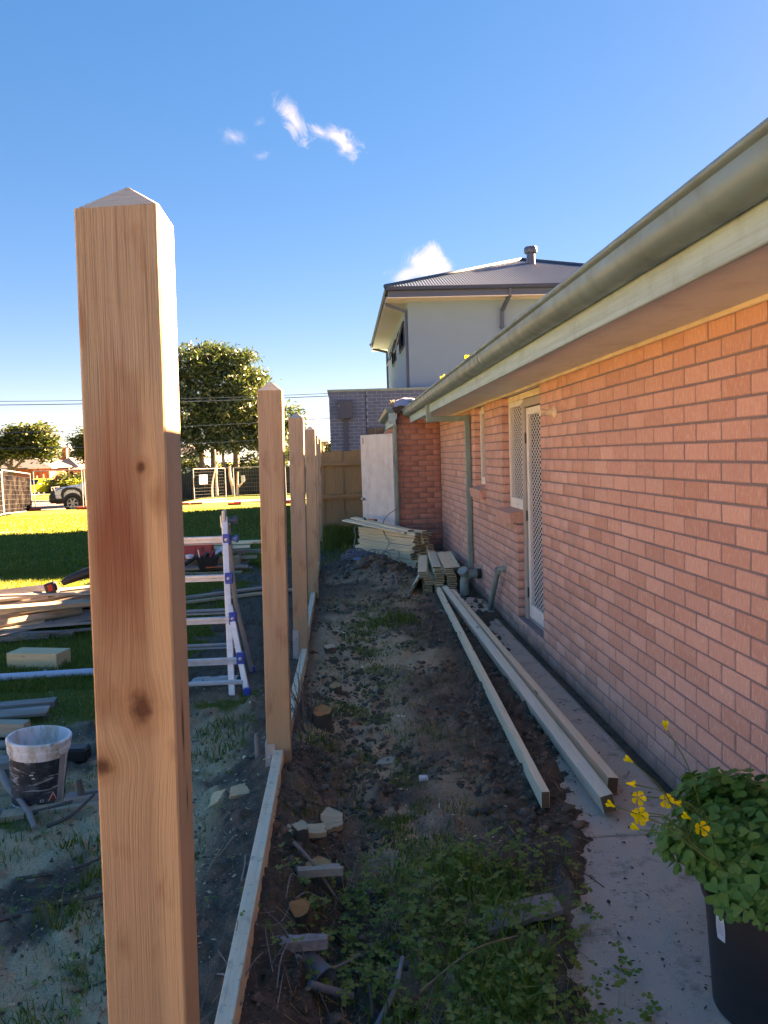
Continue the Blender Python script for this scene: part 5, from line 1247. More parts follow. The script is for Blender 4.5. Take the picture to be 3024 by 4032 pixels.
# battery tool resting on the heap
t = thing('reciprocating_saw', 'black and dark red battery saw lying on top of the old timber heap', 'power tool', (-2.9,8.55,.50))
Ms = Matrix.Translation((-2.72,8.6,.56)) @ Matrix.Rotation(rad(10),4,'Z') @ Matrix.Rotation(rad(-14),4,'Y')
q = MB(); q.tube([(-.34,0,-.03),(-.28,0,-.01),(-.15,0,.0),(.05,0,.01),(.16,0,.012)], [.03,.042,.05,.06,.05], 12, M=Ms); q.build('body', M_BLACK, t, smooth=40)
q = MB(); q.tube([(.14,0,.012),(.22,0,.014),(.32,0,.012)], [.052,.056,.038], 12, M=Ms); q.build('head', plain('dark_red_casing',(.16,.012,.018),.4), t, smooth=40)
q = MB(); q.tube([(.32,0,.012),(.40,0,.01)], [.030,.024], 10, M=Ms); q.box((.52,0,.01),(.26,.002,.02),Ms); q.build('blade', M_ALUD, t)
q = MB(); q.box((-.46,0,-.05),(.12,.10,.14),Ms,b=.014); q.box((-.46,0,-.125),(.11,.08,.02),Ms,b=.006); bt = q.build('battery', M_BLACK, t)
q = MB(); q.box((-.46,-.0525,-.03),(.05,.004,.07),Ms,b=.001); q.build('battery_badge', M_RED, bt)
# tools and boards farther down the yard
g0 = gz(-2.1,12.5)
for i in range(16):
    y = 12.1+random.uniform(0,1.0); lay((-2.25+random.uniform(-.35,.25),y), random.gauss(2,4), random.uniform(.8,1.7), random.uniform(.08,.14), random.choice((.02,.035)), (WO,WT)[i % 2], ('grey','tan')[i % 2]+' old board in the '+('bottom','second','third','top')[i//5]+' layer under the tool boxes', .03*(i//5), random.uniform(-5,5), 0, 'boards under the tool boxes')
for y, z, L_, x, lab, m in ((12.95,.36,2.4,-2.35,'long pale plank on top of the far pile behind the ladder',(W_PALE,W_ENDL)),(12.85,.30,1.6,-2.35,'whitish plank under the long pale plank of the far pile',(W_RAIL,W_ENDL)),(13.05,.20,1.4,-2.1,'grey plank inside the far pile behind the ladder',WO),(12.9,.12,1.5,-2.2,'old tan bearer low in the far pile behind the ladder',WT)):
    tag(link('plank', board_mesh(L_,.14,.045,m), None, Matrix.Translation((x,y,z+g0+.04)) @ Matrix.Rotation(rad(1.5),4,'Z')), lab, 'plank')
for x in (-1.75,-2.9):
    tag(link('bearer', board_mesh(.5,.10,.20,WT), None, Matrix.Translation((x,12.95,g0+.10)) @ Matrix.Rotation(rad(88),4,'Z')), 'upright timber chock holding up the far planks', 'timber block', 'chocks under the far planks')
tc_ = thing('tool_case', 'bright red plastic tool case standing on the far board pile', 'tool case', (-2.45,12.55,g0+.1))
Mc = Matrix.Translation((-2.44,12.60,.285)) @ Matrix.Rotation(rad(-2),4,'Z') @ Matrix.Rotation(rad(-12),4,'X')
q = MB(); q.box((0,0,0),(.68,.14,.26),Mc,b=.02); q.box((-.1,-.072,-.01),(.34,.012,.16),Mc,b=.006); q.build('case_body', M_RED, tc_)
q = MB(); q.box((.18,-.078,.02),(.05,.012,.07),Mc,b=.004); q.box((-.14,-.08,-.03),(.10,.006,.03),Mc @ Matrix.Rotation(rad(-35),4,'Y'),b=.002); q.build('latch', plain('dark_red',(.25,.015,.012),.5), tc_)
tb = thing('tool_tub', 'black tapered tub full of tools on the far board pile', 'tub', (-2.14,12.3,g0+.06))
Mq = Matrix.Translation((-2.145,12.28,g0+.075)); q = MB()
lo = [(-.115,-.08),(.115,-.08),(.115,.08),(-.115,.08)]; hi = [(-.16,-.11),(.16,-.11),(.16,.11),(-.16,.11)]; hi2 = [(x*.92,y*.9) for x, y in hi]; lo2 = [(x*.9,y*.85) for x, y in lo]
q.add([(x,y,0) for x,y in lo]+[(x,y,.19) for x,y in hi]+[(x,y,.19) for x,y in hi2]+[(x,y,.02) for x,y in lo2], [(3,2,1,0),(0,1,5,4),(1,2,6,5),(2,3,7,6),(3,0,4,7),(4,5,9,8),(5,6,10,9),(6,7,11,10),(7,4,8,11),(8,9,13,12),(9,10,14,13),(10,11,15,14),(11,8,12,15),(12,13,14,15)], M=Mq)
q.build('tub', M_BLACK, tb)
for i, (a, b, r_, m) in enumerate((((-.10,0,.05),(-.14,.02,.30),.012,M_ALU),((.02,0,.12),(.10,.03,.27),.035,plain('tool_red',(.28,.03,.03),.5)),((-.04,.03,.12),(.0,.0,.25),.04,M_BLACK),((.08,-.02,.13),(.16,0,.2),.04,M_BLACK))):
    q = MB(); q.tube([a,b],[r_,r_*.8],10,M=Mq); tag(q.build('hand_tool', m, None, smooth=40), ('steel bar','red drill','dark grinder','black drill chuck')[i]+' sticking out of the black tool tub', 'tool')
q = MB(); q.lathe([(0,0),(.06,0),(.065,.05),(.05,.06),(0,.06)],14,Matrix.Translation((-2.42,12.3,.21))); tag(q.build('white_roll', M_WHITEP, smooth=40), 'white roll lying beside the red tool case', 'roll')
q = MB(); q.box((-2.0,12.2,g0+.11),(.32,.10,.02),b=.008); tag(q.build('orange_level', M_ORANGE), 'flat orange plastic tool lying under the black tub', 'tool')
q = MB(); q.tube([(-2.62,12.2,.05),(-2.3,12.3,.24)],.03,8); tag(q.build('black_bar', M_BLACK), 'black bar leaning against the tool tub', 'tool')
crumple('plastic_bag', 'crumpled clear white plastic bag behind the tool tub', (-1.96,12.55,.18), (.2,.2,.17), plain('bag_plastic',(.55,.56,.57),.3), 5)
crumple('plastic_wrap', 'crumpled pale plastic sheet on the soil under the ladder', (-1.05,6.05,gz(-1.05,6.05)+.005), (.34,.16,.05), plain('sheet_plastic',(.36,.42,.42),.35), 8)
def clump(name, label, x, y, s, mat, cat, seed):
    q = MB(); import mathutils.noise as mn
    n_, m_ = 10, 14; V = []
    for i in range(n_+1):
        for j in range(m_):
            ph = math.pi*i/n_; th = 2*math.pi*j/m_; d = Vector((math.sin(ph)*math.cos(th),math.sin(ph)*math.sin(th),math.cos(ph))); k = 1+.35*mn.noise(d*1.7+Vector((seed,0,0)))+.12*mn.noise(d*5+Vector((0,seed,0)))
            V.append((x+d.x*k*s[0], y+d.y*k*s[1], gz(x,y)+s[2]*.5+d.z*k*s[2]))
    q.add(V, [(i*m_+j,i*m_+(j+1)%m_,(i+1)*m_+(j+1)%m_,(i+1)*m_+j) for i in range(n_) for j in range(m_)]); return tag(q.build(name, mat, smooth=55), label, cat)
M_CLAY = plain('clay_lump', (.095,.075,.062), .95, var=.4, scale=25, bump=.6)
clump('clay_lump', 'squarish brown lump of clay on the soil behind the ladder', -1.27,7.9,(.13,.10,.075), M_CLAY, 'clay lump', 3)
# offcuts, stumps and litter in the strip
def onray(x, y, up=0):
    h = 0; x0, y0 = x, y
    for i in range(6): h = max(0, gz(x,y)+up); x, y = x0*(CZ-h)/CZ, y0*(CZ-h)/CZ
    return x, y
def ragged(poly, n=5):
    out = []; s = max(abs(a) for p in poly for a in p)
    for i in range(len(poly)):
        a = poly[i]; b = poly[(i+1)%len(poly)]
        for k in range(n): out.append((a[0]+(b[0]-a[0])*k/n+random.gauss(0,s*.035), a[1]+(b[1]-a[1])*k/n+random.gauss(0,s*.035)))
    return out
def offcut(x, y, poly, th, rz, label, mat=W_BLOCK, tilt=(0,0), lift=0, name='offcut', cat='offcut'):
    x, y = onray(x, y, lift+th/2); q = MB(); M = Matrix.Translation((x,y,float(gzd(x,y))+lift)) @ Matrix.Rotation(rad(rz),4,'Z') @ Matrix.Rotation(rad(tilt[0]),4,'X') @ Matrix.Rotation(rad(tilt[1]),4,'Y'); q.prism(ragged(poly),'z',-th*.5,th*.5,M=M); return tag(q.build(name, mat), label, cat)
offcut(-.60,4.02,[(-.05,-.03),(.055,-.02),(.04,.045),(-.03,.03)],.02,20,'larger pale wood offcut on the soil left of the plinth',tilt=(25,8),lift=.02)
offcut(-.70,3.93,[(-.03,-.05),(.02,-.02),(.045,.04),(-.02,.035)],.02,-10,'smaller pale wedge offcut beside the larger one',tilt=(35,-15),lift=.02)
offcut(-.13,3.66,[(-.05,-.06),(.04,-.055),(.075,.0),(.03,.065),(-.02,.04)],.035,25,'pale angular wood offcut on dark soil in the strip',tilt=(22,-8),lift=.035)
offcut(-.235,3.55,[(-.08,-.035),(.085,-.03),(.08,.03),(-.07,.035)],.025,8,'splintered pale wood piece just left of the angular offcut',tilt=(12,6),lift=.03)
offcut(.20,4.33,[(-.10,-.03),(.02,-.045),(.11,.0),(.09,.06),(-.02,.05)],.03,12,'flat pale stone lying across the greenish strip',plain('pale_stone',(.42,.38,.28),.9,var=.2,scale=30,bump=.5),lift=.0,name='stone',cat='stone')
offcut(.36,4.05,[(-.02,-.02),(.03,-.015),(.025,.02),(-.015,.025)],.015,0,'little white stone chip on the soil beyond the weeds',M_WHITEP,name='stone_chip',cat='stone')
offcut(.60,2.82,[(-.15,-.05),(.14,-.06),(.16,.04),(-.12,.06)],.02,18,'flat grey weathered board half hidden in the weeds',W_OLD,tilt=(4,-3),lift=.04,name='flat_board',cat='board')
offcut(-.21,2.68,[(-.085,-.018),(.085,-.014),(.09,.02),(-.08,.022)],.035,6,'short board with peeling white paint near the grey pot',plain('peeling_paint',(.40,.36,.34),.9,var=.4,scale=40,dirt=(.15,.09,.07)),tilt=(0,4),lift=.05,name='painted_board',cat='board')
offcut(-.16,3.21,[(-.08,-.015),(.09,-.02),(.08,.02),(-.085,.018)],.03,4,'pale cut branch lying on top of a low stump',plain('bleached_wood',(.40,.37,.29),.9,var=.3,scale=30),lift=.09,name='cut_branch',cat='branch')
for x, y, l in ((.32,5.05,.0),(.05,4.85,.1),(-.72,3.35,.1),(.1,6.3,.0),(-.1,6.6,.1),(-.05,7.6,0),(.25,6.9,.1),(-.85,4.3,.1),(-.62,4.45,0)):
    offcut(x,y,[(-.03,-.008),(.03,-.006),(.035,.008),(-.025,.01)],.006,random.uniform(0,180),'thin pale wood sliver on the ground',W_RAIL,lift=.008,name='wood_sliver',cat='wood sliver')['group'] = 'pale slivers of wood on the ground'
M_CUT = plain('cut_wood', (.46,.29,.13), .85, var=.25, scale=30); M_CUTO = plain('orange_cut_wood', (.47,.20,.065), .85, var=.3, scale=30); M_CUTP = plain('pale_cut_wood', (.52,.44,.29), .85, var=.2, scale=30)
def stump(x, y, r, h, m, label, tilt=0):
    x, y = onray(x, y, h-.03)
    M = Matrix.Translation((x,y,gz(x,y)-.03)) @ Matrix.Rotation(rad(tilt),4,'X'); t = thing('tree_stump', label, 'stump', (x,y,gz(x,y)))
    q = MB(); n_ = 16; V = []
    pr = [1+.12*math.sin(2*a+x*9)+.08*math.sin(3*a+y*7) for a in [2*math.pi*i/n_ for i in range(n_)]]
    for z, s in ((0,1.25),(h*.4,1.05),(h,1.0)): V += [(r*s*pr[i]*math.cos(2*math.pi*i/n_), r*s*pr[i]*.85*math.sin(2*math.pi*i/n_), z+(.006*math.sin(i*2.1) if z else 0)) for i in range(n_)]
    q.add(V, [(k*n_+i,k*n_+(i+1)%n_,(k+1)*n_+(i+1)%n_,(k+1)*n_+i) for k in range(2) for i in range(n_)], M=M); q.build('bark', M_BARK, t, smooth=True)
    q = MB(); q.add([Vector(v)+Vector((0,0,.002)) for v in V[-n_:]], [tuple(range(n_))], M=M); q.build('cut_face', m, t)
stump(-.176,7.08,.055,.09,M_CUTP,'farthest pale round stump in the grassy strip',8)
stump(-.119,5.85,.048,.09,M_CUT,'tan cut stump between the pale one and the orange one',10)
stump(-.202,5.318,.062,.15,M_CUTO,'orange red cut stump beside the twiggy remains',16)
stump(-.165,3.22,.06,.085,M_CUT,'low stump under the pale cut branch')
stump(-.255,3.62,.032,.11,M_CUTP,'thin pale stump next to the plinth board',14)
stump(-.225,2.96,.04,.10,M_CUTO,'low stump with orange split wood near the weeds',20)
# twiggy remains of a shrub by the plinth
sh = thing('dead_shrub', 'bare dark twigs of a cut shrub leaning over the second plinth board', 'shrub', (-.28,4.75,gz(-.28,4.75)))
for i in range(30):
    q = MB(); p = Vector((-.285+random.uniform(-.05,.06), 4.72+random.uniform(-.28,.32), gz(-.28,4.7)-.02)); d = Vector((random.gauss(-.15,.25), random.gauss(.25,.3), 1)).normalized(); pts = [p]; l = random.uniform(.10,.30)
    for k in range(5): d = (d+Vector((random.gauss(0,.16),random.gauss(0,.16),-.02))).normalized(); pts.append(pts[-1]+d*l/3)
    r = random.uniform(.002,.0055); q.tube(pts, [r*(1-.14*k) for k in range(6)], 5)
    if i % 2 == 0: b = pts[3]; q.tube([b, b+Vector((random.gauss(-.03,.05),random.gauss(0,.05),.06))], [r*.5,r*.25], 4)
    q.build('twig', M_STICK, sh)
def stick(pts, r, mat, label, name='stick', cat='stick', n_=7, z0=0):
    q = MB(); P = [(x,y,float(gzd(x,y))+z) for x, y, z in pts]; q.tube(spline(P,4), [r*(1-.35*i/(len(pts)*4-4)) for i in range(len(pts)*4-3)], n_); return tag(q.build(name, mat, smooth=60), label, cat)
stick([(-1.86,4.16,.10),(-1.76,4.03,.075),(-1.68,3.94,.05),(-1.58,3.80,.03)], .021, M_STICKG, 'thick smooth grey branch lying in front of the bucket', 'branch', 'branch')
stick([(-1.60,3.84,.03),(-1.53,3.72,.03),(-1.49,3.64,.03)], .017, M_STICKG, 'short broken end of grey branch with a tan tip', 'branch', 'branch')
stick([(-1.60,3.80,.02),(-1.45,3.88,.03),(-1.34,3.93,.06),(-1.20,3.97,.05)], .013, M_STICK, 'dark crooked root lying along the tan board', 'root', 'root')
stick([(-1.36,3.92,.02),(-1.37,3.93,.07),(-1.38,3.94,.13)], .020, M_STICK, 'stubby dark stump standing by the grey log', 'stub', 'stump')
stick([(-1.45,3.68,.01),(-1.36,3.74,.03),(-1.28,3.86,.05)], .010, M_STICK, 'thin dark root below the stubby stump', 'root', 'root')
stick([(-1.6,2.8,.005),(-1.25,2.95,.01),(-1.0,3.05,.012),(-.85,3.2,.01)], .011, M_STICK, 'long dark stick lying on sawdust left of the nearest post', 'stick', 'stick')
stick([(-1.4,3.2,.005),(-1.2,3.28,.012),(-1.05,3.42,.01)], .008, M_STICK, 'short bent dark stick on sawdust near the picture edge')
stick([(1.02,2.65,.012),(1.09,2.69,.014),(1.16,2.74,.012),(1.22,2.75,.01)], .0125, M_STICK, 'thick dark bent stick lying on the concrete by the pot')
stick([(.02,2.24,.02),(.10,2.33,.05),(.135,2.43,.06)], .011, M_STICKG, 'broken grey brown root at the bottom of the strip', 'root', 'root')
stick([(-.04,2.55,.03),(.02,2.42,.04),(.03,2.3,.02)], .008, M_STICK, 'dark root curling past the tipped grey pot', 'root', 'root')
stick([(-.20,2.4,.02),(-.10,2.50,.05),(.0,2.56,.04)], .007, M_STICKG, 'pale furry root behind the tipped grey pot', 'root', 'root')
stick([(-.25,3.06,.06),(-.18,3.02,.06),(-.08,2.95,.03)], .008, M_STICKG, 'splintered grey branch by the plinth', 'branch', 'branch')
stick([(.18,2.30,.07),(.36,2.40,.11),(.52,2.48,.09)], .0035, M_STRAW, 'long dry pale stem lying over the weeds', 'stem', 'stem')
stick([(.55,2.95,.03),(.8,2.98,.02),(1.02,2.9,.01)], .003, M_STICK, 'thin dry stem across the soil in front of the path')
for i in range(34):
    x = random.gauss(-.2,.09); y = random.uniform(2.1,3.4); a = random.uniform(-1,1)
    stick([(x,y,random.uniform(.0,.04)),(x+.05*a,y+.09,random.uniform(.02,.08)),(x+.10*a+random.uniform(-.04,.04),y+.18,random.uniform(0,.06))], random.uniform(.0014,.0036), random.choice((M_STICK,M_STICKG)), ('thin dead root tangled beside the plinth near the grey pot' if y < 2.7 else 'thin dead root tangled beside the plinth near the low stumps' if y < 3.1 else 'thin dead root tangled beside the plinth near the pale offcut'), 'root', 'root', 5)['group'] = 'dead roots tangled beside the plinth'
for a, b in (((.68,10.4),(.50,9.7)),((.62,10.5),(.63,9.8)),((.80,10.6),(.62,10.0)),((.55,9.95),(.60,10.3))):
    stick([(a[0],a[1],.06),((a[0]+b[0])/2,(a[1]+b[1])/2,.05),(b[0],b[1],.02)], .010, M_STICKG, 'bare straight stick on the dug soil before the stacks', 'stick', 'stick', 5)['group'] = 'sticks on the dug soil before the stacks'
stick([(.98,8.35,.02),(1.02,8.1,.03),(1.06,7.95,.02)], .006, M_STICKG, 'thin pale stick on the soil beside the rails')
stick([(-.505,4.15,-.02),(-.51,4.15,.06),(-.512,4.15,.13)], .018, M_STICKG, 'small grey stake standing beside the second post', 'stake', 'stake')
# tipped grey pot and dark pipe
px_, py_ = onray(-.160,2.56,.05)
Mp = Matrix.Translation((px_,py_,gz(px_,py_)+.045)) @ Matrix.Rotation(rad(-52),4,'Z') @ Matrix.Rotation(rad(104),4,'Y') @ Matrix.Scale(.78,4)
q = MB(); q.lathe([(0,-.07),(.036,-.07),(.040,-.066),(.054,.075),(.057,.078),(.054,.081),(.050,.074),(.037,-.06),(0,-.062)], 28, Mp); tag(q.build('grey_pot', M_GREYP, smooth=40), 'tipped over grey plastic pot lying among roots near the plinth', 'pot')
q = MB(); q.tube([(-.16,2.33,gz(-.16,2.33)+.05),(-.03,2.385,gz(-.03,2.385)+.05)], .012, 10); tag(q.build('plastic_conduit', M_GREYP, smooth=40), 'short dark grey plastic pipe below the tipped grey pot', 'pipe')
# ------------------------------------------------------------------ street
def sheet(name, poly_fn, nx_, ny_, lift, mat):
    V = []
    for i in range(nx_+1):
        for j in range(ny_+1):
            x, y = poly_fn(i/nx_, j/ny_); V.append((x, y, gz(x,y)+lift))
    q = MB(); q.add(V, [(i*(ny_+1)+j,(i+1)*(ny_+1)+j,(i+1)*(ny_+1)+j+1,i*(ny_+1)+j+1) for i in range(nx_) for j in range(ny_)]); return tag(q.build(name, mat), kind='structure')
M_ASPH = plain('asphalt', (.085,.083,.085), .92, var=.2, scale=3); M_KERB = plain('kerb_concrete', (.34,.33,.31), .9, var=.15, scale=4)
sheet('road', lambda u, v: (-80+69.6*u, 40.9+17.2*v), 60, 10, .03, M_ASPH)
sheet('footpath', lambda u, v: (-9.6+11*u, 41.0+2.3*v), 16, 3, .02, plain('footpath_concrete',(.26,.26,.265),.9,var=.12,scale=3))
for y, nm in ((40.75,'kerb'),(58.4,'kerb')):
    q = MB()
    for i in range(40):
        x0 = -80+1.74*i; q.box((x0+.87, y, gz(x0+.87,y)+.05), (1.73,.30,.16))
    tag(q.build(nm, M_KERB), kind='structure')
sheet('driveway', lambda u, v: (-34+6*u, 58.8+28*v), 4, 14, .02, plain('drive_concrete',(.25,.24,.23),.9,var=.15,scale=2))
# temporary fencing
def temp_panel(p0, p1, h, label, cloth=None, nh=9, nv=20, name='temporary_fence'):
    a = Vector((p0[0],p0[1],gz(*p0)+.10)); b = Vector((p1[0],p1[1],gz(*p1)+.10)); t = thing(name, label, 'fence panel', a); U_ = Vector((0,0,1))
    q = MB(); q.tube([a,a+U_*h],.022,8); q.tube([b,b+U_*h],.022,8); q.tube([a+U_*h,b+U_*h],.022,8); q.tube([a+U_*.03,b+U_*.03],.022,8); q.build('frame', M_TUBE, t, smooth=40)
    q = MB()
    for i in range(1,nh): q.tube([a+U_*h*i/nh, b+U_*h*i/nh], .0045, 3, cap=False)
    for i in range(1,nv): p = a.lerp(b,i/nv); q.tube([p+U_*.03, p+U_*h], .0035, 3, cap=False)
    tag(q.build('wire_mesh', M_WIRE, t), kind='stuff')
    if cloth:
        n_ = 12; d = (b-a); nr = Vector((-d.y,d.x,0)).normalized(); V = []
        for i in range(n_+1):
            for j in range(7):
                V.append(a.lerp(b,i/n_)+U_*(.02+cloth[1]*h*j/6)+nr*(.02+.03*math.sin(i*1.7+j)))
        q = MB(); q.add(V, [(i*7+j,(i+1)*7+j,(i+1)*7+j+1,i*7+j+1) for i in range(n_) for j in range(6)]); q.build('shade_cloth', cloth[0], t, smooth=True)
    return t
def foot(p, rz, m, label):
    q = MB(); q.box((p[0],p[1],gz(*p)+.05), (.62,.24,.12), Matrix.Translation((p[0],p[1],0)) @ Matrix.Rotation(rz,4,'Z') @ Matrix.Translation((-p[0],-p[1],0)), b=.03); return tag(q.build('weight_block', m), label, 'fence block', 'weight blocks of the temporary fence')
def cloth_mat(name, c1, c2, sc_):
    t = NT(name, 1.0, 0.0); p = t.pos(); k = t.mix(t.ramp(t.noise(t.map(p,(1,1,.7)),sc_,5,.7), [(.42,0.),(.68,1.)]), c1, c2); t.col(k); return t.done()
M_BCLOTH = cloth_mat('black_shade_cloth', (.004,.004,.006), (.028,.026,.024), 1.6); M_GCLOTH = cloth_mat('green_shade_cloth', (.012,.020,.017), (.03,.04,.03), 2.2)
temp_panel((-12.7,27.5),(-13.35,30.2),1.75,'black cloth covered fence panel at the picture edge',(M_BCLOTH,.86))
temp_panel((-13.4,30.4),(-14.05,33.3),1.75,'middle black cloth covered fence panel along the yard side',(M_BCLOTH,.86))
temp_panel((-14.1,33.5),(-15.4,39.8),1.85,'farthest black cloth covered fence panel meeting the street fence',(M_BCLOTH,.86),9,40)
temp_panel((-15.05,39.3),(-12.55,38.7),1.80,'bare wire fence panel in front of the white ute')
temp_panel((-12.40,38.6),(-9.9,38.3),1.80,'bare wire fence panel hidden mostly by the nearest post')
temp_panel((-5.16,37.5),(-2.75,37.1),1.65,'bare wire fence panel between the nearest post and second post')
temp_panel((-2.7,37.0),(-.3,36.7),1.65,'bare wire fence panel seen through the gap past the second post')
t = temp_panel((-7.72,41.25),(-6.31,42.7),1.66,'galvanised site gate panel with a white notice, standing at an angle',None,10,3,'site_gate')
q = MB(); gA = Vector((-7.72,41.25,0)); gB = Vector((-6.31,42.7,0)); gd = (gB-gA).normalized(); gn = Vector((gd.y,-gd.x,0))
def sign(c, dr, w_, h_, name, label, lines):
    nr = Vector((dr.y,-dr.x,0)); M = Matrix(((dr.x,-nr.x,0,c[0]),(dr.y,-nr.y,0,c[1]),(0,0,1,c[2]),(0,0,0,1)))
    q = MB(); q.box((0,0,0),(w_,.012,h_),M); o = tag(q.build(name, M_PAPER), label, 'sign'); 
    for (x, z, lw, lh, m) in lines:
        q = MB(); q.box((x,-.008,z),(lw,.004,lh),M); q.build('printed_line', m, o)
sign((-7.28,41.60,.755), gd, .50, .48, 'site_notice', 'white notice with dark heading fixed on the site gate', [(0,.07,.42,.075,plain('grey_print',(.22,.20,.21),.8)),(-.02,-.05,.30,.022,M_INK),(0,-.10,.34,.022,M_INK),(-.03,-.15,.26,.022,M_INK),(0,.17,.2,.02,M_REDINK)])
sign((-4.70,37.36,.82), Vector((1,-.1,0)).normalized(), .17, .30, 'paper_notice', 'small pale blank notice fixed on the bare wire fence', [(0,.10,.11,.012,plain('pale_print',(.5,.5,.52),.8))])
for p, rz, m, l in (((-15.05,39.15),.2,M_RED,'red plastic fence block at the corner by the black cloth fence'),((-12.5,38.5),-.1,M_RED,'red fence block beside the front wheel of the ute'),((-12.0,38.35),-.1,plain('faded_red',(.45,.10,.08),.6),'faded pink red fence block nearly behind the nearest post'),((-7.95,39.6),0,M_ORANGE,'orange fence block on the grass just beside the nearest post'),((-7.3,39.55),.1,plain('faded_orange',(.45,.15,.05),.6),'second orange fence block left of the site gate'),((-5.15,37.4),.3,M_RED,'small red fence block under the leaning fence pole'),((-2.75,37.0),0,M_RED,'red fence block in the gap past the second post')):
    foot(p, rz, m, l)
# green screened boundary fence beyond the footpath
sf = thing('screen_fence', 'long wire fence backed with dark green cloth beyond the footpath', 'fence', (-6,52,gz(-6,52)))
q = MB(); V = []
for i in range(41):
    x = -15+.42*i; 
    for j in range(5): V.append((x, 52.1+.04*math.sin(i*1.3+j), gz(x,52)+.02+1.72*j/4))
q.add(V, [(i*5+j,(i+1)*5+j,(i+1)*5+j+1,i*5+j+1) for i in range(40) for j in range(4)]); q.build('shade_cloth', M_GCLOTH, sf, smooth=True)
q = MB()
for i in range(150): x = -15+.112*i; q.tube([(x,52,gz(x,52)),(x,52,gz(x,52)+1.82)], .006, 3, cap=False)
tag(q.build('wire_mesh', M_CHARL, sf), kind='stuff')
q = MB(); q.tube([(-15,52,gz(-6,52)+1.82),(1.8,52,gz(-6,52)+1.82)], .025, 6); q.build('top_rail', M_CHARL, sf)
# ------------------------------------------------------------------ vehicles
M_GLS = plain('car_glass', (.03,.04,.05), .12, spec=.7); M_TYRE = M_RUBBER
def loft(q, secs, mi=0, cap=True):
    # secs: (x, [(y,z)...]) rings of equal length, open at the bottom
    n_ = len(secs[0][1]); V = [(x,y,z) for x, r in secs for y, z in r]
    F = [(i*n_+k,i*n_+k+1,(i+1)*n_+k+1,(i+1)*n_+k) for i in range(len(secs)-1) for k in range(n_-1)]
    if cap: F += [tuple(range(n_)), tuple((len(secs)-1)*n_+k for k in range(n_-1,-1,-1))]
    q.add(V, F, mi)
def ring(w_, zb, zt, wt=None, r_=.08):
    wt = wt if wt is not None else w_; return [(-w_,zb),(-w_,zb+(zt-zb)*.5),(-wt,zt-r_),(-wt+r_,zt),(0,zt+.015),(wt-r_,zt),(wt,zt-r_),(w_,zb+(zt-zb)*.5),(w_,zb)]
def wheel(par, M0, x, y, r_, wd, spokes):
    Mw = M0 @ Matrix.Translation((x,y,r_)) @ Matrix.Rotation(rad(90),4,'X')
    t = MB(); t.lathe([(r_*.62,-wd/2),(r_*.94,-wd/2),(r_,-wd/2+.03),(r_,wd/2-.03),(r_*.94,wd/2),(r_*.62,wd/2)], 24, Mw); w_ = t.build('wheel', M_TYRE, par, smooth=40)
    k = MB(); k.lathe([(r_*.62,-wd/2+.01),(r_*.56,-wd/2+.03),(r_*.55,wd/2-.03),(r_*.62,wd/2-.01)], 24, Mw)
    for i in range(spokes):
        a = 2*math.pi*i/spokes
        for s in (-1,1): k.box((r_*.30,0,s*(wd/2-.03)),(r_*.55,.055,.03),Mw @ Matrix.Rotation(a,4,'Z'))
    k.lathe([(0,-wd/2+.02),(.07,-wd/2+.02),(.07,wd/2-.02),(0,wd/2-.02)],12,Mw); k.build('rim', M_ALU, w_)
    d = MB(); d.lathe([(0,-.02),(r_*.54,-.02),(r_*.54,.02),(0,.02)],16,Mw); d.build('brake_disc', M_BLACK, w_)
M0 = Matrix.Translation((-14.95,40.35,gz(-13,41.2)+.03)) @ Matrix.Rotation(rad(3),4,'Z') @ Matrix.Translation((0,.95,0)) @ Matrix.Scale(1.14,4)
ute = thing('white_ute', 'white utility truck with black bull bar parked behind the wire fence', 'ute', M=M0)
M_CARW = plain('white_car_paint', (.84,.88,.94), .25, var=.03, spec=.6); M_CARY = plain('yellow_car_paint', (.62,.60,.035), .25, var=.03, spec=.6)
q = MB()
loft(q, [(.42,ring(.80,.62,1.02)),(.55,ring(.88,.60,1.06)),(1.0,ring(.91,.60,1.13)),(1.6,ring(.92,.60,1.19)),(1.95,ring(.92,.55,1.22)),(5.1,ring(.92,.58,1.24)),(5.25,ring(.90,.62,1.2))])
q = q.build('body', M_CARW, ute, smooth=35, M=M0, recalc=True)
g_ = MB(); loft(g_, [(1.55,ring(.84,1.17,1.21,.82,.02)),(2.35,ring(.84,1.2,1.80,.66)),(2.7,ring(.84,1.2,1.88,.68)),(3.4,ring(.84,1.2,1.86,.68)),(3.75,ring(.84,1.2,1.26,.8,.02))]); g_.build('cabin', M_CARW, ute, smooth=35, M=M0, recalc=True)
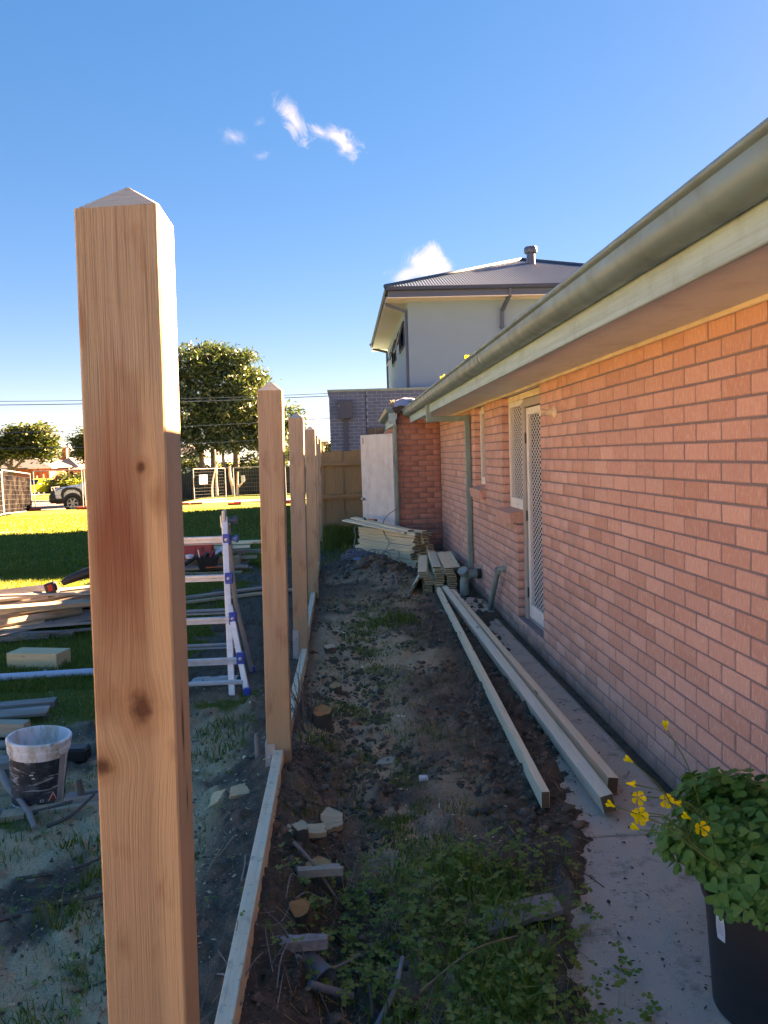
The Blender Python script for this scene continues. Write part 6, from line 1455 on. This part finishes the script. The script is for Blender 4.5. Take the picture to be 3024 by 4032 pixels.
for s in (-1,1):
    g = MB(); g.add([(1.95,s*.845,1.26),(2.72,s*.845,1.26),(2.72,s*.715,1.74),(2.42,s*.715,1.72)],[(0,1,2,3)]); g.add([(2.78,s*.845,1.26),(3.55,s*.845,1.26),(3.35,s*.715,1.73),(2.78,s*.715,1.74)],[(0,1,2,3)]); g.build('side_window', M_GLS, ute, M=M0)
    g = MB(); g.prism([(.78,.50),(.70,.78),(.78,.98),(.95,1.08),(1.35,1.08),(1.55,.98),(1.68,.72),(1.72,.50),(1.62,.50),(1.5,.85),(1.3,.97),(1.0,.97),(.84,.82),(.80,.50)],'y',s*.90-.05,s*.90+.06); g.build('wheel_arch', M_BLACK, ute, M=M0, recalc=True)
    g = MB(); g.prism([(.50,.92),(.56,1.03),(1.0,1.07),(.84,.95)],'y',s*.84-.04,s*.84+.055); g.build('headlight', M_GLS, ute, M=M0, recalc=True)
    g = MB(); g.lathe([(0,-.01),(.42,-.01),(.42,.012),(0,.012)],20,M0 @ Matrix.Translation((1.2,s*.925,.42)) @ Matrix.Rotation(rad(90),4,'X')); g.build('wheel_well', M_BLACK, ute)
    g = MB(); g.box((2.0,s*1.0,1.30),(.12,.16,.18),b=.03); g.build('mirror', M_BLACK, ute, M=M0)
    wheel(ute, M0, 1.20, s*.86, .385, .24, 6); wheel(ute, M0, 4.2, s*.80, .385, .24, 6)
g = MB(); g.box((.32,0,.60),(.34,1.72,.42),b=.08); g.tube([(.26,-.62,.8),(.20,-.6,1.08),(.20,.6,1.08),(.26,.62,.8)],.035,8); g.tube([(.26,-.3,.8),(.22,-.3,1.08)],.03,8); g.tube([(.26,.3,.8),(.22,.3,1.08)],.03,8); g.box((.50,0,.88),(.10,1.3,.24),b=.03); g.box((.55,0,.42),(.3,1.5,.14),b=.04); g.build('bull_bar', M_BLACK, ute, M=M0)
g = MB(); g.add([(1.58,-.78,1.2),(1.58,.78,1.2),(2.33,.62,1.76),(2.33,-.62,1.76)],[(0,1,2,3)]); g.v = [(x-.03,y,z+.03) for x,y,z in g.v]; g.build('windscreen', M_GLS, ute, M=M0)
M1 = Matrix.Translation((-30.25,78.6,-1.03)) @ Matrix.Rotation(rad(68),4,'Z') @ Matrix.Translation((-1.2,0,0))
yc = thing('yellow_hatchback', 'yellow hatchback parked in the driveway of the far brick house', 'car', M=M1)
q = MB(); loft(q, [(0,ring(.72,.30,.70)),(.12,ring(.80,.25,.78)),(.5,ring(.84,.22,.88)),(1.0,ring(.85,.22,.95)),(3.5,ring(.85,.22,1.0)),(3.85,ring(.80,.28,.96)),(3.95,ring(.76,.35,.85))]); q.build('body', M_CARY, yc, smooth=40, M=M1, recalc=True)
q = MB(); loft(q, [(.95,ring(.78,.92,.96,.76,.02)),(1.65,ring(.78,.95,1.44,.58)),(2.0,ring(.78,.95,1.52,.6)),(3.2,ring(.78,.95,1.48,.6)),(3.85,ring(.76,.92,1.0,.72,.02))]); q.build('cabin', M_CARY, yc, smooth=40, M=M1, recalc=True)
for s in (-1,1):
    g = MB(); g.add([(1.25,s*.785,1.0),(2.3,s*.785,1.0),(2.3,s*.635,1.40),(1.75,s*.635,1.36)],[(0,1,2,3)]); g.add([(2.36,s*.785,1.0),(3.4,s*.785,1.02),(3.15,s*.635,1.36),(2.36,s*.635,1.40)],[(0,1,2,3)]); g.build('side_window', M_GLS, yc, M=M1)
    g = MB(); g.box((.12,s*.6,.66),(.2,.3,.14),b=.04); g.build('headlight', M_WHITEP, yc, M=M1)
    wheel(yc, M1, .72, s*.76, .30, .2, 6); wheel(yc, M1, 3.2, s*.76, .30, .2, 6)
g = MB(); g.add([(.94,-.70,.98),(.94,.70,.98),(1.60,.54,1.42),(1.60,-.54,1.42)],[(0,1,2,3)]); g.v = [(x-.03,y,z+.03) for x,y,z in g.v]; g.build('windscreen', M_GLS, yc, M=M1)
g = MB(); g.box((.02,0,.42),(.1,1.1,.2),b=.04); g.build('grille', M_BLACK, yc, M=M1)
# ------------------------------------------------------------------ houses across the street
M_FBRICK = plain('orange_far_brick', (.42,.13,.06), .9, var=.2, scale=3); M_FROOF = plain('grey_tiles', (.085,.09,.10), .85, var=.2, scale=2.5); M_FWHITE = plain('white_weatherboard', (.62,.60,.56), .8, var=.06, scale=2); M_FBLUE = plain('blue_grey_boards', (.30,.37,.45), .8, var=.08, scale=2); M_FDARK = plain('far_dark_glass', (.04,.04,.045), .9)  # far window panes take one even dark tone
M_FCOL = plain('far_red_roof', (.40,.11,.065), .85, var=.2, scale=2)
def hip(q, x0, x1, y0, y1, z, rise, eave=.5):
    x0 -= eave; x1 += eave; y0 -= eave; y1 += eave; h = min(x1-x0,y1-y0)/2
    if x1-x0 > y1-y0: r_ = [(x0+h,(y0+y1)/2,z+rise),(x1-h,(y0+y1)/2,z+rise)]
    else: r_ = [((x0+x1)/2,y0+h,z+rise),((x0+x1)/2,y1-h,z+rise)]
    v = [(x0,y0,z),(x1,y0,z),(x1,y1,z),(x0,y1,z)]+r_
    f = [(0,1,5,4),(1,2,5),(2,3,4,5),(3,0,4)] if x1-x0 > y1-y0 else [(0,1,4),(1,2,5,4),(2,3,5),(3,0,4,5)]
    q.add(v, f); q.box(((x0+x1)/2,(y0+y1)/2,z-.06),(x1-x0,y1-y0,.12))
def far_house(name, label, x0, x1, y0, y1, h, rise, mw, mr, wins=(), eave=.5):
    g = gz((x0+x1)/2,y0); t = thing(name, label, 'house', ((x0+x1)/2,(y0+y1)/2,g))
    q = MB(); q.box(((x0+x1)/2,(y0+y1)/2,g+h/2-.2),(x1-x0,y1-y0,h+.4)); q.build('wall', mw, t)
    q = MB(); hip(q,x0,x1,y0,y1,g+h,rise,eave); q.build('roof', mr, t)
    for wx, wz, ww, wh in wins:
        q = MB(); q.box((wx,y0-.02,g+wz),(ww+.16,.08,wh+.16)); f = q.build('window', M_FWHITE, t); q = MB(); q.box((wx,y0-.05,g+wz),(ww,.06,wh)); q.build('pane', M_FDARK, f)
    return t, g
t, g = far_house('far_brick_house', 'low orange brick house with grey hip roof and brick porch pillars across the street', -46,-32.6,89.5,100,2.75,2.1,M_FBRICK,M_FROOF,((-38.9,1.5,1.6,1.3),(-43,1.5,1.8,1.3)))
for x in (-33.7,-33.0,-32.3):
    q = MB(); q.box((x,88.6,g+1.3),(.34,.34,2.6)); q.build('porch_pillar', M_FBRICK, t)
q = MB(); q.box((-33.0,88.9,g+2.68),(2.6,1.6,.16)); q.build('porch_beam', M_FWHITE, t)
q = MB(); q.box((-36.9,89.4,g+1.2),(1.1,.1,2.1)); q.build('garage_door', plain('salmon_door',(.48,.22,.15),.7), t)
q = MB(); q.box((-37.6,89.2,g+2.35),(3.2,.3,.22)); q.build('lintel', M_FWHITE, t)
t, g = far_house('white_cottage', 'white cottage with dark windows and veranda behind the garden shrubs', -34.4,-31.6,96,104,2.6,1.3,M_FWHITE,M_FROOF,((-33.9,1.5,.8,1.4),(-32.5,1.4,.9,1.6)))
for x in (-32.3,-31.7): q = MB(); q.box((x,95.2,g+1.3),(.12,.12,2.6)); q.build('veranda_post', M_FWHITE, t)
t, g = far_house('gabled_house', 'taller blue grey house with a white gable and brick chimney far behind', -37.2,-32.6,106,116,4.2,2.5,M_FBLUE,plain('dark_slate',(.16,.18,.21),.8),((-35.4,3.4,.8,1.1),(-33.9,3.4,.9,1.0)))
q = MB(); q.prism([(-36.6,g+4.1),(-34.9,g+4.1),(-35.75,g+5.7)],'y',105.5,106.2); q.build('gable', M_FWHITE, t)
q = MB(); q.box((-34.9,101.5,g+3.5),(.75,.7,3.0)); q.box((-34.9,101.5,g+5.05),(.9,.85,.16)); q.build('chimney', M_FCOL, t)
far_house('low_brick_house', 'low red brick house with pale roof partly hidden by the dark street tree', -30.9,-24,93,102,2.4,1.2,M_FBRICK,plain('pale_tiles',(.24,.19,.17),.85,var=.15,scale=2),((-29.6,1.4,1.0,1.1),))
far_house('pale_blue_house', 'pale blue house glimpsed between the gum tree trunks', -17.5,-13.2,76,84,3.2,1.2,plain('pale_blue_boards',(.40,.50,.58),.8,var=.06,scale=2),M_FROOF,((-14.3,2.6,.9,.4),),.3)
far_house('distant_cream_house', 'cream house with low grey roof beyond the last posts', -4.5,-1.4,60,70,3.6,.9,plain('cream_boards',(.50,.47,.40),.8,var=.06,scale=2),plain('pale_roof',(.25,.25,.26),.8),((-2,2.4,.6,.6),),.4)
far_house('blue_shed', 'plain blue walled building seen low between second and third posts', -5.4,-3.4,64,69,2.9,.5,plain('mid_blue_boards',(.16,.24,.42),.8,var=.06,scale=2),M_FROOF,(),.2)
# overhead wires
def sag(x0, z0, x1, z1, y, lab, r_=.014):
    x0e = x0-(x1-x0)*1.2; pts = []
    s = (z1-z0)/(x1-x0)
    for i in range(17):
        u = -1.0+2.6*i/16; x = x0+(x1-x0)*u; pts.append((x,y,z0+(z1-z0)*u+.35*((u-.5)**2-.25)))
    q = MB(); q.tube(pts, r_, 4, cap=False); tag(q.build('overhead_wire', M_CHARL), lab, 'power line')
sag(-18.77,5.346,-.68,5.275,45,'topmost thin overhead power line across the sky',.016); sag(-18.78,5.16,-.65,5.15,45.2,'thick overhead power line just under the topmost one',.022); sag(-18.88,3.63,-.69,3.90,45.4,'third overhead line crossing in front of the street tree',.014); sag(-14.2,2.7,-.69,2.955,45.6,'lowest overhead line ending at the grey brick wall',.012)
# ------------------------------------------------------------------ trees and shrubs
M_GUM = leaf_mat('gum_leaves', [(.022,.045,.022),(.034,.062,.026),(.050,.080,.032),(.085,.11,.05)], .22, .38, .5)
M_DARKLEAF = leaf_mat('dense_leaves', [(.014,.030,.013),(.024,.046,.017),(.045,.070,.020),(.10,.115,.030)], .25, .5)
M_LIGHTLEAF = leaf_mat('bright_leaves', [(.06,.09,.02),(.11,.15,.03),(.18,.20,.045)], .4, .5)
def crown(blobs, n, ll, lw, mat, parent, droop=.6, clump_r=.45, seed=0):
    r = np.random.default_rng(seed); V = []; tot = sum(b[3]*b[4]*b[5] for b in blobs); acc = Acc()
    for (cx,cy,cz,rx,ry,rz) in blobs:
        m = max(4,int(n*rx*ry*rz/tot)); k = max(3,int(m/(75 if droop > .5 else 60))); d = r.normal(size=(k,3)); d /= np.linalg.norm(d,axis=1)[:,None]; rad_ = r.uniform(.55,1.05,k)**.6
        cc = np.array([cx,cy,cz])+d*rad_[:,None]*np.array([rx,ry,rz]); tone = r.uniform(-.22,.22,k); who = r.integers(0,k,m)
        P = cc[who]+r.normal(0,clump_r*1.05,(m,3))*np.array([1,1,.65]); a = r.uniform(0,2*np.pi,m); t = np.stack([np.cos(a)*.7,np.sin(a)*.7,-droop*r.uniform(.2,1.6,m)+.2],1); t /= np.linalg.norm(t,axis=1)[:,None]
        s = np.cross(t, r.normal(size=(m,3))); s /= np.linalg.norm(s,axis=1)[:,None]; l = ll*r.uniform(.6,1.35,m)[:,None]; w_ = lw*r.uniform(.7,1.3,m)[:,None]
        Q = np.stack([P-t*l, P-t*l*.1+s*w_, P+t*l, P-t*l*.1-s*w_],1).reshape(-1,3)
        acc.add(Q, np.arange(m*4).reshape(m,4), np.clip(.45+tone[who]+r.uniform(-.25,.25,m),0,.98))
    return acc.obj('crown', mat, parent)
def tree(name, label, x, y, trunk, limbs, blobs, n, ll, lw, mat, bark, droop=.6, cr_=.45, seed=0, group=None):
    t = thing(name, label, 'tree', (x,y,gz(x,y)), 0, group)
    q = MB()
    for pts, r0_, r1_ in trunk+limbs:
        p = spline(pts,4); q.tube(p, [r0_+(r1_-r0_)*i/(len(p)-1) for i in range(len(p))], 9)
    q.build('trunk', bark, t, smooth=60); crown(blobs, n, ll, lw, mat, t, droop, cr_, seed); return t
G5 = gz(-8,54)
tree('gum_tree','tall dark gum tree, leftmost trunk of the group beside the nearest post',-9.5,54,[([(-9.45,54,G5-.1),(-9.5,54,2.2),(-9.75,54,4.4),(-9.6,54,7.5)],.24,.06)],[([(-9.55,54,2.4),(-10.6,53.8,3.6),(-11.6,53.6,5)],.12,.04)],
     [(-10.2,54,8.2,1.5,1.4,1.3),(-11.6,54,6.6,1.7,1.6,1.5),(-9.4,53.6,6.2,1.5,1.4,1.5),(-10.6,53.8,4.3,1.3,1.3,1.2),(-12.3,54,4.6,1.3,1.3,1.2),(-9.6,53.6,3.6,1.0,1.0,.9),(-10.2,53.6,2.7,.9,.9,.6)], 13500,.18,.05,M_GUM,M_BARK,.8,.34,11,'gum trees beyond the footpath')
tree('gum_tree','tall gum tree with the highest crown, second trunk of the group',-8.8,54.6,[([(-8.85,54.6,G5-.1),(-8.75,54.6,3.5),(-8.5,54.5,6),(-8.0,54.4,8.5)],.26,.06)],[([(-8.7,54.6,3.6),(-9.3,54.3,5.2),(-9.2,54.2,7)],.12,.04),([(-8.6,54.5,5),(-7.4,54.4,7),(-6.6,54.4,8.4)],.10,.03)],
     [(-8.7,54.4,8.3,1.2,1.2,1.1),(-7.4,54.4,8.4,1.0,1.0,.9),(-6.5,54.3,8.2,.8,.8,.8),(-7.9,54,6.4,1.3,1.3,1.2),(-8.4,53.8,4.6,1.2,1.2,1.1),(-8.5,53.5,3.3,1.0,.9,.8)], 12500,.18,.05,M_GUM,M_BARK,.8,.34,12,'gum trees beyond the footpath')
tree('gum_tree','slender leaning gum tree, third trunk of the group',-7.75,53.4,[([(-7.7,53.4,G5-.1),(-7.8,53.4,.9),(-7.98,53.4,2.2),(-7.4,53.3,4.6)],.15,.05)],[],
     [(-7.2,53.4,5.2,1.1,1.1,1.1),(-6.3,53.4,6.4,.9,.9,.9),(-7.7,53.2,3.5,.9,.9,.8),(-7.2,53,2.7,.7,.7,.5)], 5600,.18,.05,M_GUM,M_BARK,.8,.28,13,'gum trees beyond the footpath')
tree('gum_tree','forked gum tree nearest the second post, fourth trunk of the group',-7.3,55,[([(-7.35,55,G5-.1),(-7.33,55,1.8),(-7.3,55,2.6)],.24,.18),([(-7.32,55,2.3),(-6.6,55,3.6),(-6.0,55,5.4)],.13,.04),([(-7.3,55,2.4),(-7.5,55,4.2),(-7.1,55,6)],.12,.04)],[],
     [(-6.2,54.6,6.2,1.1,1.1,1.2),(-5.5,54.5,4.6,1.0,1.1,1.2),(-6.5,54.4,4.2,1.1,1.1,1.1),(-5.5,54.5,7.1,.55,.6,.5),(-4.9,54.5,3.0,.9,.9,.9),(-6.0,54.2,2.9,.8,.8,.6)], 12500,.18,.05,M_GUM,M_BARK,.8,.34,14,'gum trees beyond the footpath')
def sapling(label, br):
    q = MB()
    for pts, r_ in br: p = spline(pts,4); q.tube(p,[r_*(1-.5*i/(len(p)-1)) for i in range(len(p))],7)
    tag(q.build('tree_sapling', M_BARKP, smooth=60), label, 'sapling')
sapling('thin pale bowed sapling stem in front of the site gate', [([(-7.21,43.9,gz(-7.2,43.9)),(-7.24,43.9,.0),(-7.18,43.9,.6),(-6.98,43.9,1.35)],.06)])
sapling('pale forked stem rising above the site gate', [([(-7.95,50,.9),(-7.94,50,1.35),(-7.96,50,2.4)],.10),([(-7.94,50,1.4),(-7.78,50,1.7),(-7.74,50,2.25)],.06),([(-7.95,50,-.5),(-7.95,50,.9)],.10)])
sapling('pale sapling with a Y shaped fork beside the fence pole', [([(-6.75,50.5,gz(-6.7,50.5)),(-6.72,50.5,.0),(-6.66,50.5,.95)],.10),([(-6.73,50.5,-.05),(-6.52,50.5,.15),(-6.35,50.5,.36)],.07)])
sapling('pale leaning stem between the site gate and the fence pole', [([(-7.0,50.8,-.5),(-7.08,50.8,.1),(-7.2,50.8,.7),(-7.2,50.8,1.35)],.13)])
T7 = gz(-28,70)
tree('street_tree','broad dark evergreen street tree in front of the far brick house',-28.7,70,[([(-28.7,70,T7-.1),(-28.7,70,1.0),(-28.65,70,2.0)],.30,.22),([(-28.66,70,1.2),(-27.8,70,2.1),(-26.8,70,2.9)],.16,.06),([(-28.65,70,1.6),(-29.5,70,2.4),(-30.2,70,3.2)],.14,.05),([(-28.65,70,1.9),(-28.3,70,3.2)],.14,.05)],[],
     [(-28.0,70,3.6,1.7,1.6,1.1),(-26.2,70,3.9,1.5,1.4,1.2),(-25.6,69.8,3.0,1.1,1.1,.8),(-29.8,70,3.1,1.5,1.4,1.0),(-26.0,70,4.7,.8,.8,.6),(-31.3,70,2.6,1.2,1.2,1.0),(-27.6,69.6,4.5,1.0,1.0,.7)], 15000,.16,.075,M_DARKLEAF,M_BARK,.35,.36,21)
T8 = gz(-23,75)
tree('street_tree','second dark round street tree mostly hidden by the nearest post',-23.2,75,[([(-23.2,75,T8-.1),(-23.2,75,2.2)],.25,.15)],[],[(-23.3,75,3.6,1.5,1.5,1.5),(-22.2,75,3.2,1.5,1.5,1.5),(-23.8,74.8,2.5,.9,1.0,.9)], 8000,.16,.075,M_DARKLEAF,M_BARK,.35,.36,22)
tree('bushy_tree','bright leaved tree between the second and third posts',-3.9,59,[([(-3.9,59,gz(-3.9,59)-.1),(-3.9,59,2.2),(-3.8,59,4)],.18,.06)],[],[(-4.0,59,4.6,.9,.9,.9),(-4.4,59,3.4,.9,.9,.9),(-3.5,59,3.3,.8,.8,.8),(-4.3,59,2.3,.6,.6,.6)], 4200,.16,.06,M_GUM,M_BARK,.5,.35,23)
tree('bushy_tree','small round tree peeping over the old paling fence',-1.15,62,[([(-1.15,62,gz(-1.15,62)-.1),(-1.15,62,1.6)],.12,.06)],[],[(-1.0,62,2.1,.7,.7,.6),(-.3,62,2.3,.6,.6,.6)], 1800,.14,.06,M_DARKLEAF,M_BARK,.3,.3,24)
def shrub(label, x, y, blobs, n, mat, seed, ll=.12, name='shrub'):
    t = thing(name, label, 'shrub', (x,y,gz(x,y))); q = MB()
    for i in range(5): q.tube([(x,y,gz(x,y)-.05),(x+random.uniform(-.4,.4),y,gz(x,y)+.7)],.03,5)
    q.build('stem', M_BARK, t); crown(blobs,n,ll,.06,mat,t,.2,.25,seed)
shrub('dark loose garden shrub left of the ute bonnet',-28.6,80,[(-28.7,80,-.45,.7,.7,.7),(-27.8,80,-.15,.8,.7,.8),(-27.9,80.3,.55,.6,.6,.4)],2600,M_DARKLEAF,31)
shrub('bright yellow green shrub behind the ute bonnet',-26.9,79.3,[(-27.2,79.3,-.45,.7,.6,.5),(-26.4,79.3,-.35,.8,.6,.5)],2000,M_LIGHTLEAF,32)
shrub('grey green bush behind the ute',-26.3,81,[(-26.6,81,.1,.9,.7,.7),(-25.4,81,.0,.8,.7,.8)],1800,M_DARKLEAF,33)
shrub('rounded bushes behind the green cloth fence near the second post',-5.5,56,[(-5.4,56,.9,1.2,.8,.8),(-6.6,56.4,1.1,1.0,.8,.8),(-4.3,56,.6,1.0,.8,.9),(-3.2,56,.5,.9,.7,.8)],5200,M_GUM,34)
shrub('dark bushes behind the green cloth fence near the nearest post',-11,56,[(-11,56,.9,1.2,.8,.9),(-9.9,56,.6,.9,.8,.8),(-12.3,56,.8,1.0,.8,.8)],3600,M_DARKLEAF,35)
shrub('spiky grey green plants between the gum trunks',-9.0,57,[(-9.2,57,1.0,.8,.6,.5),(-8.3,57,.8,.7,.6,.6)],1600,M_GUM,36)
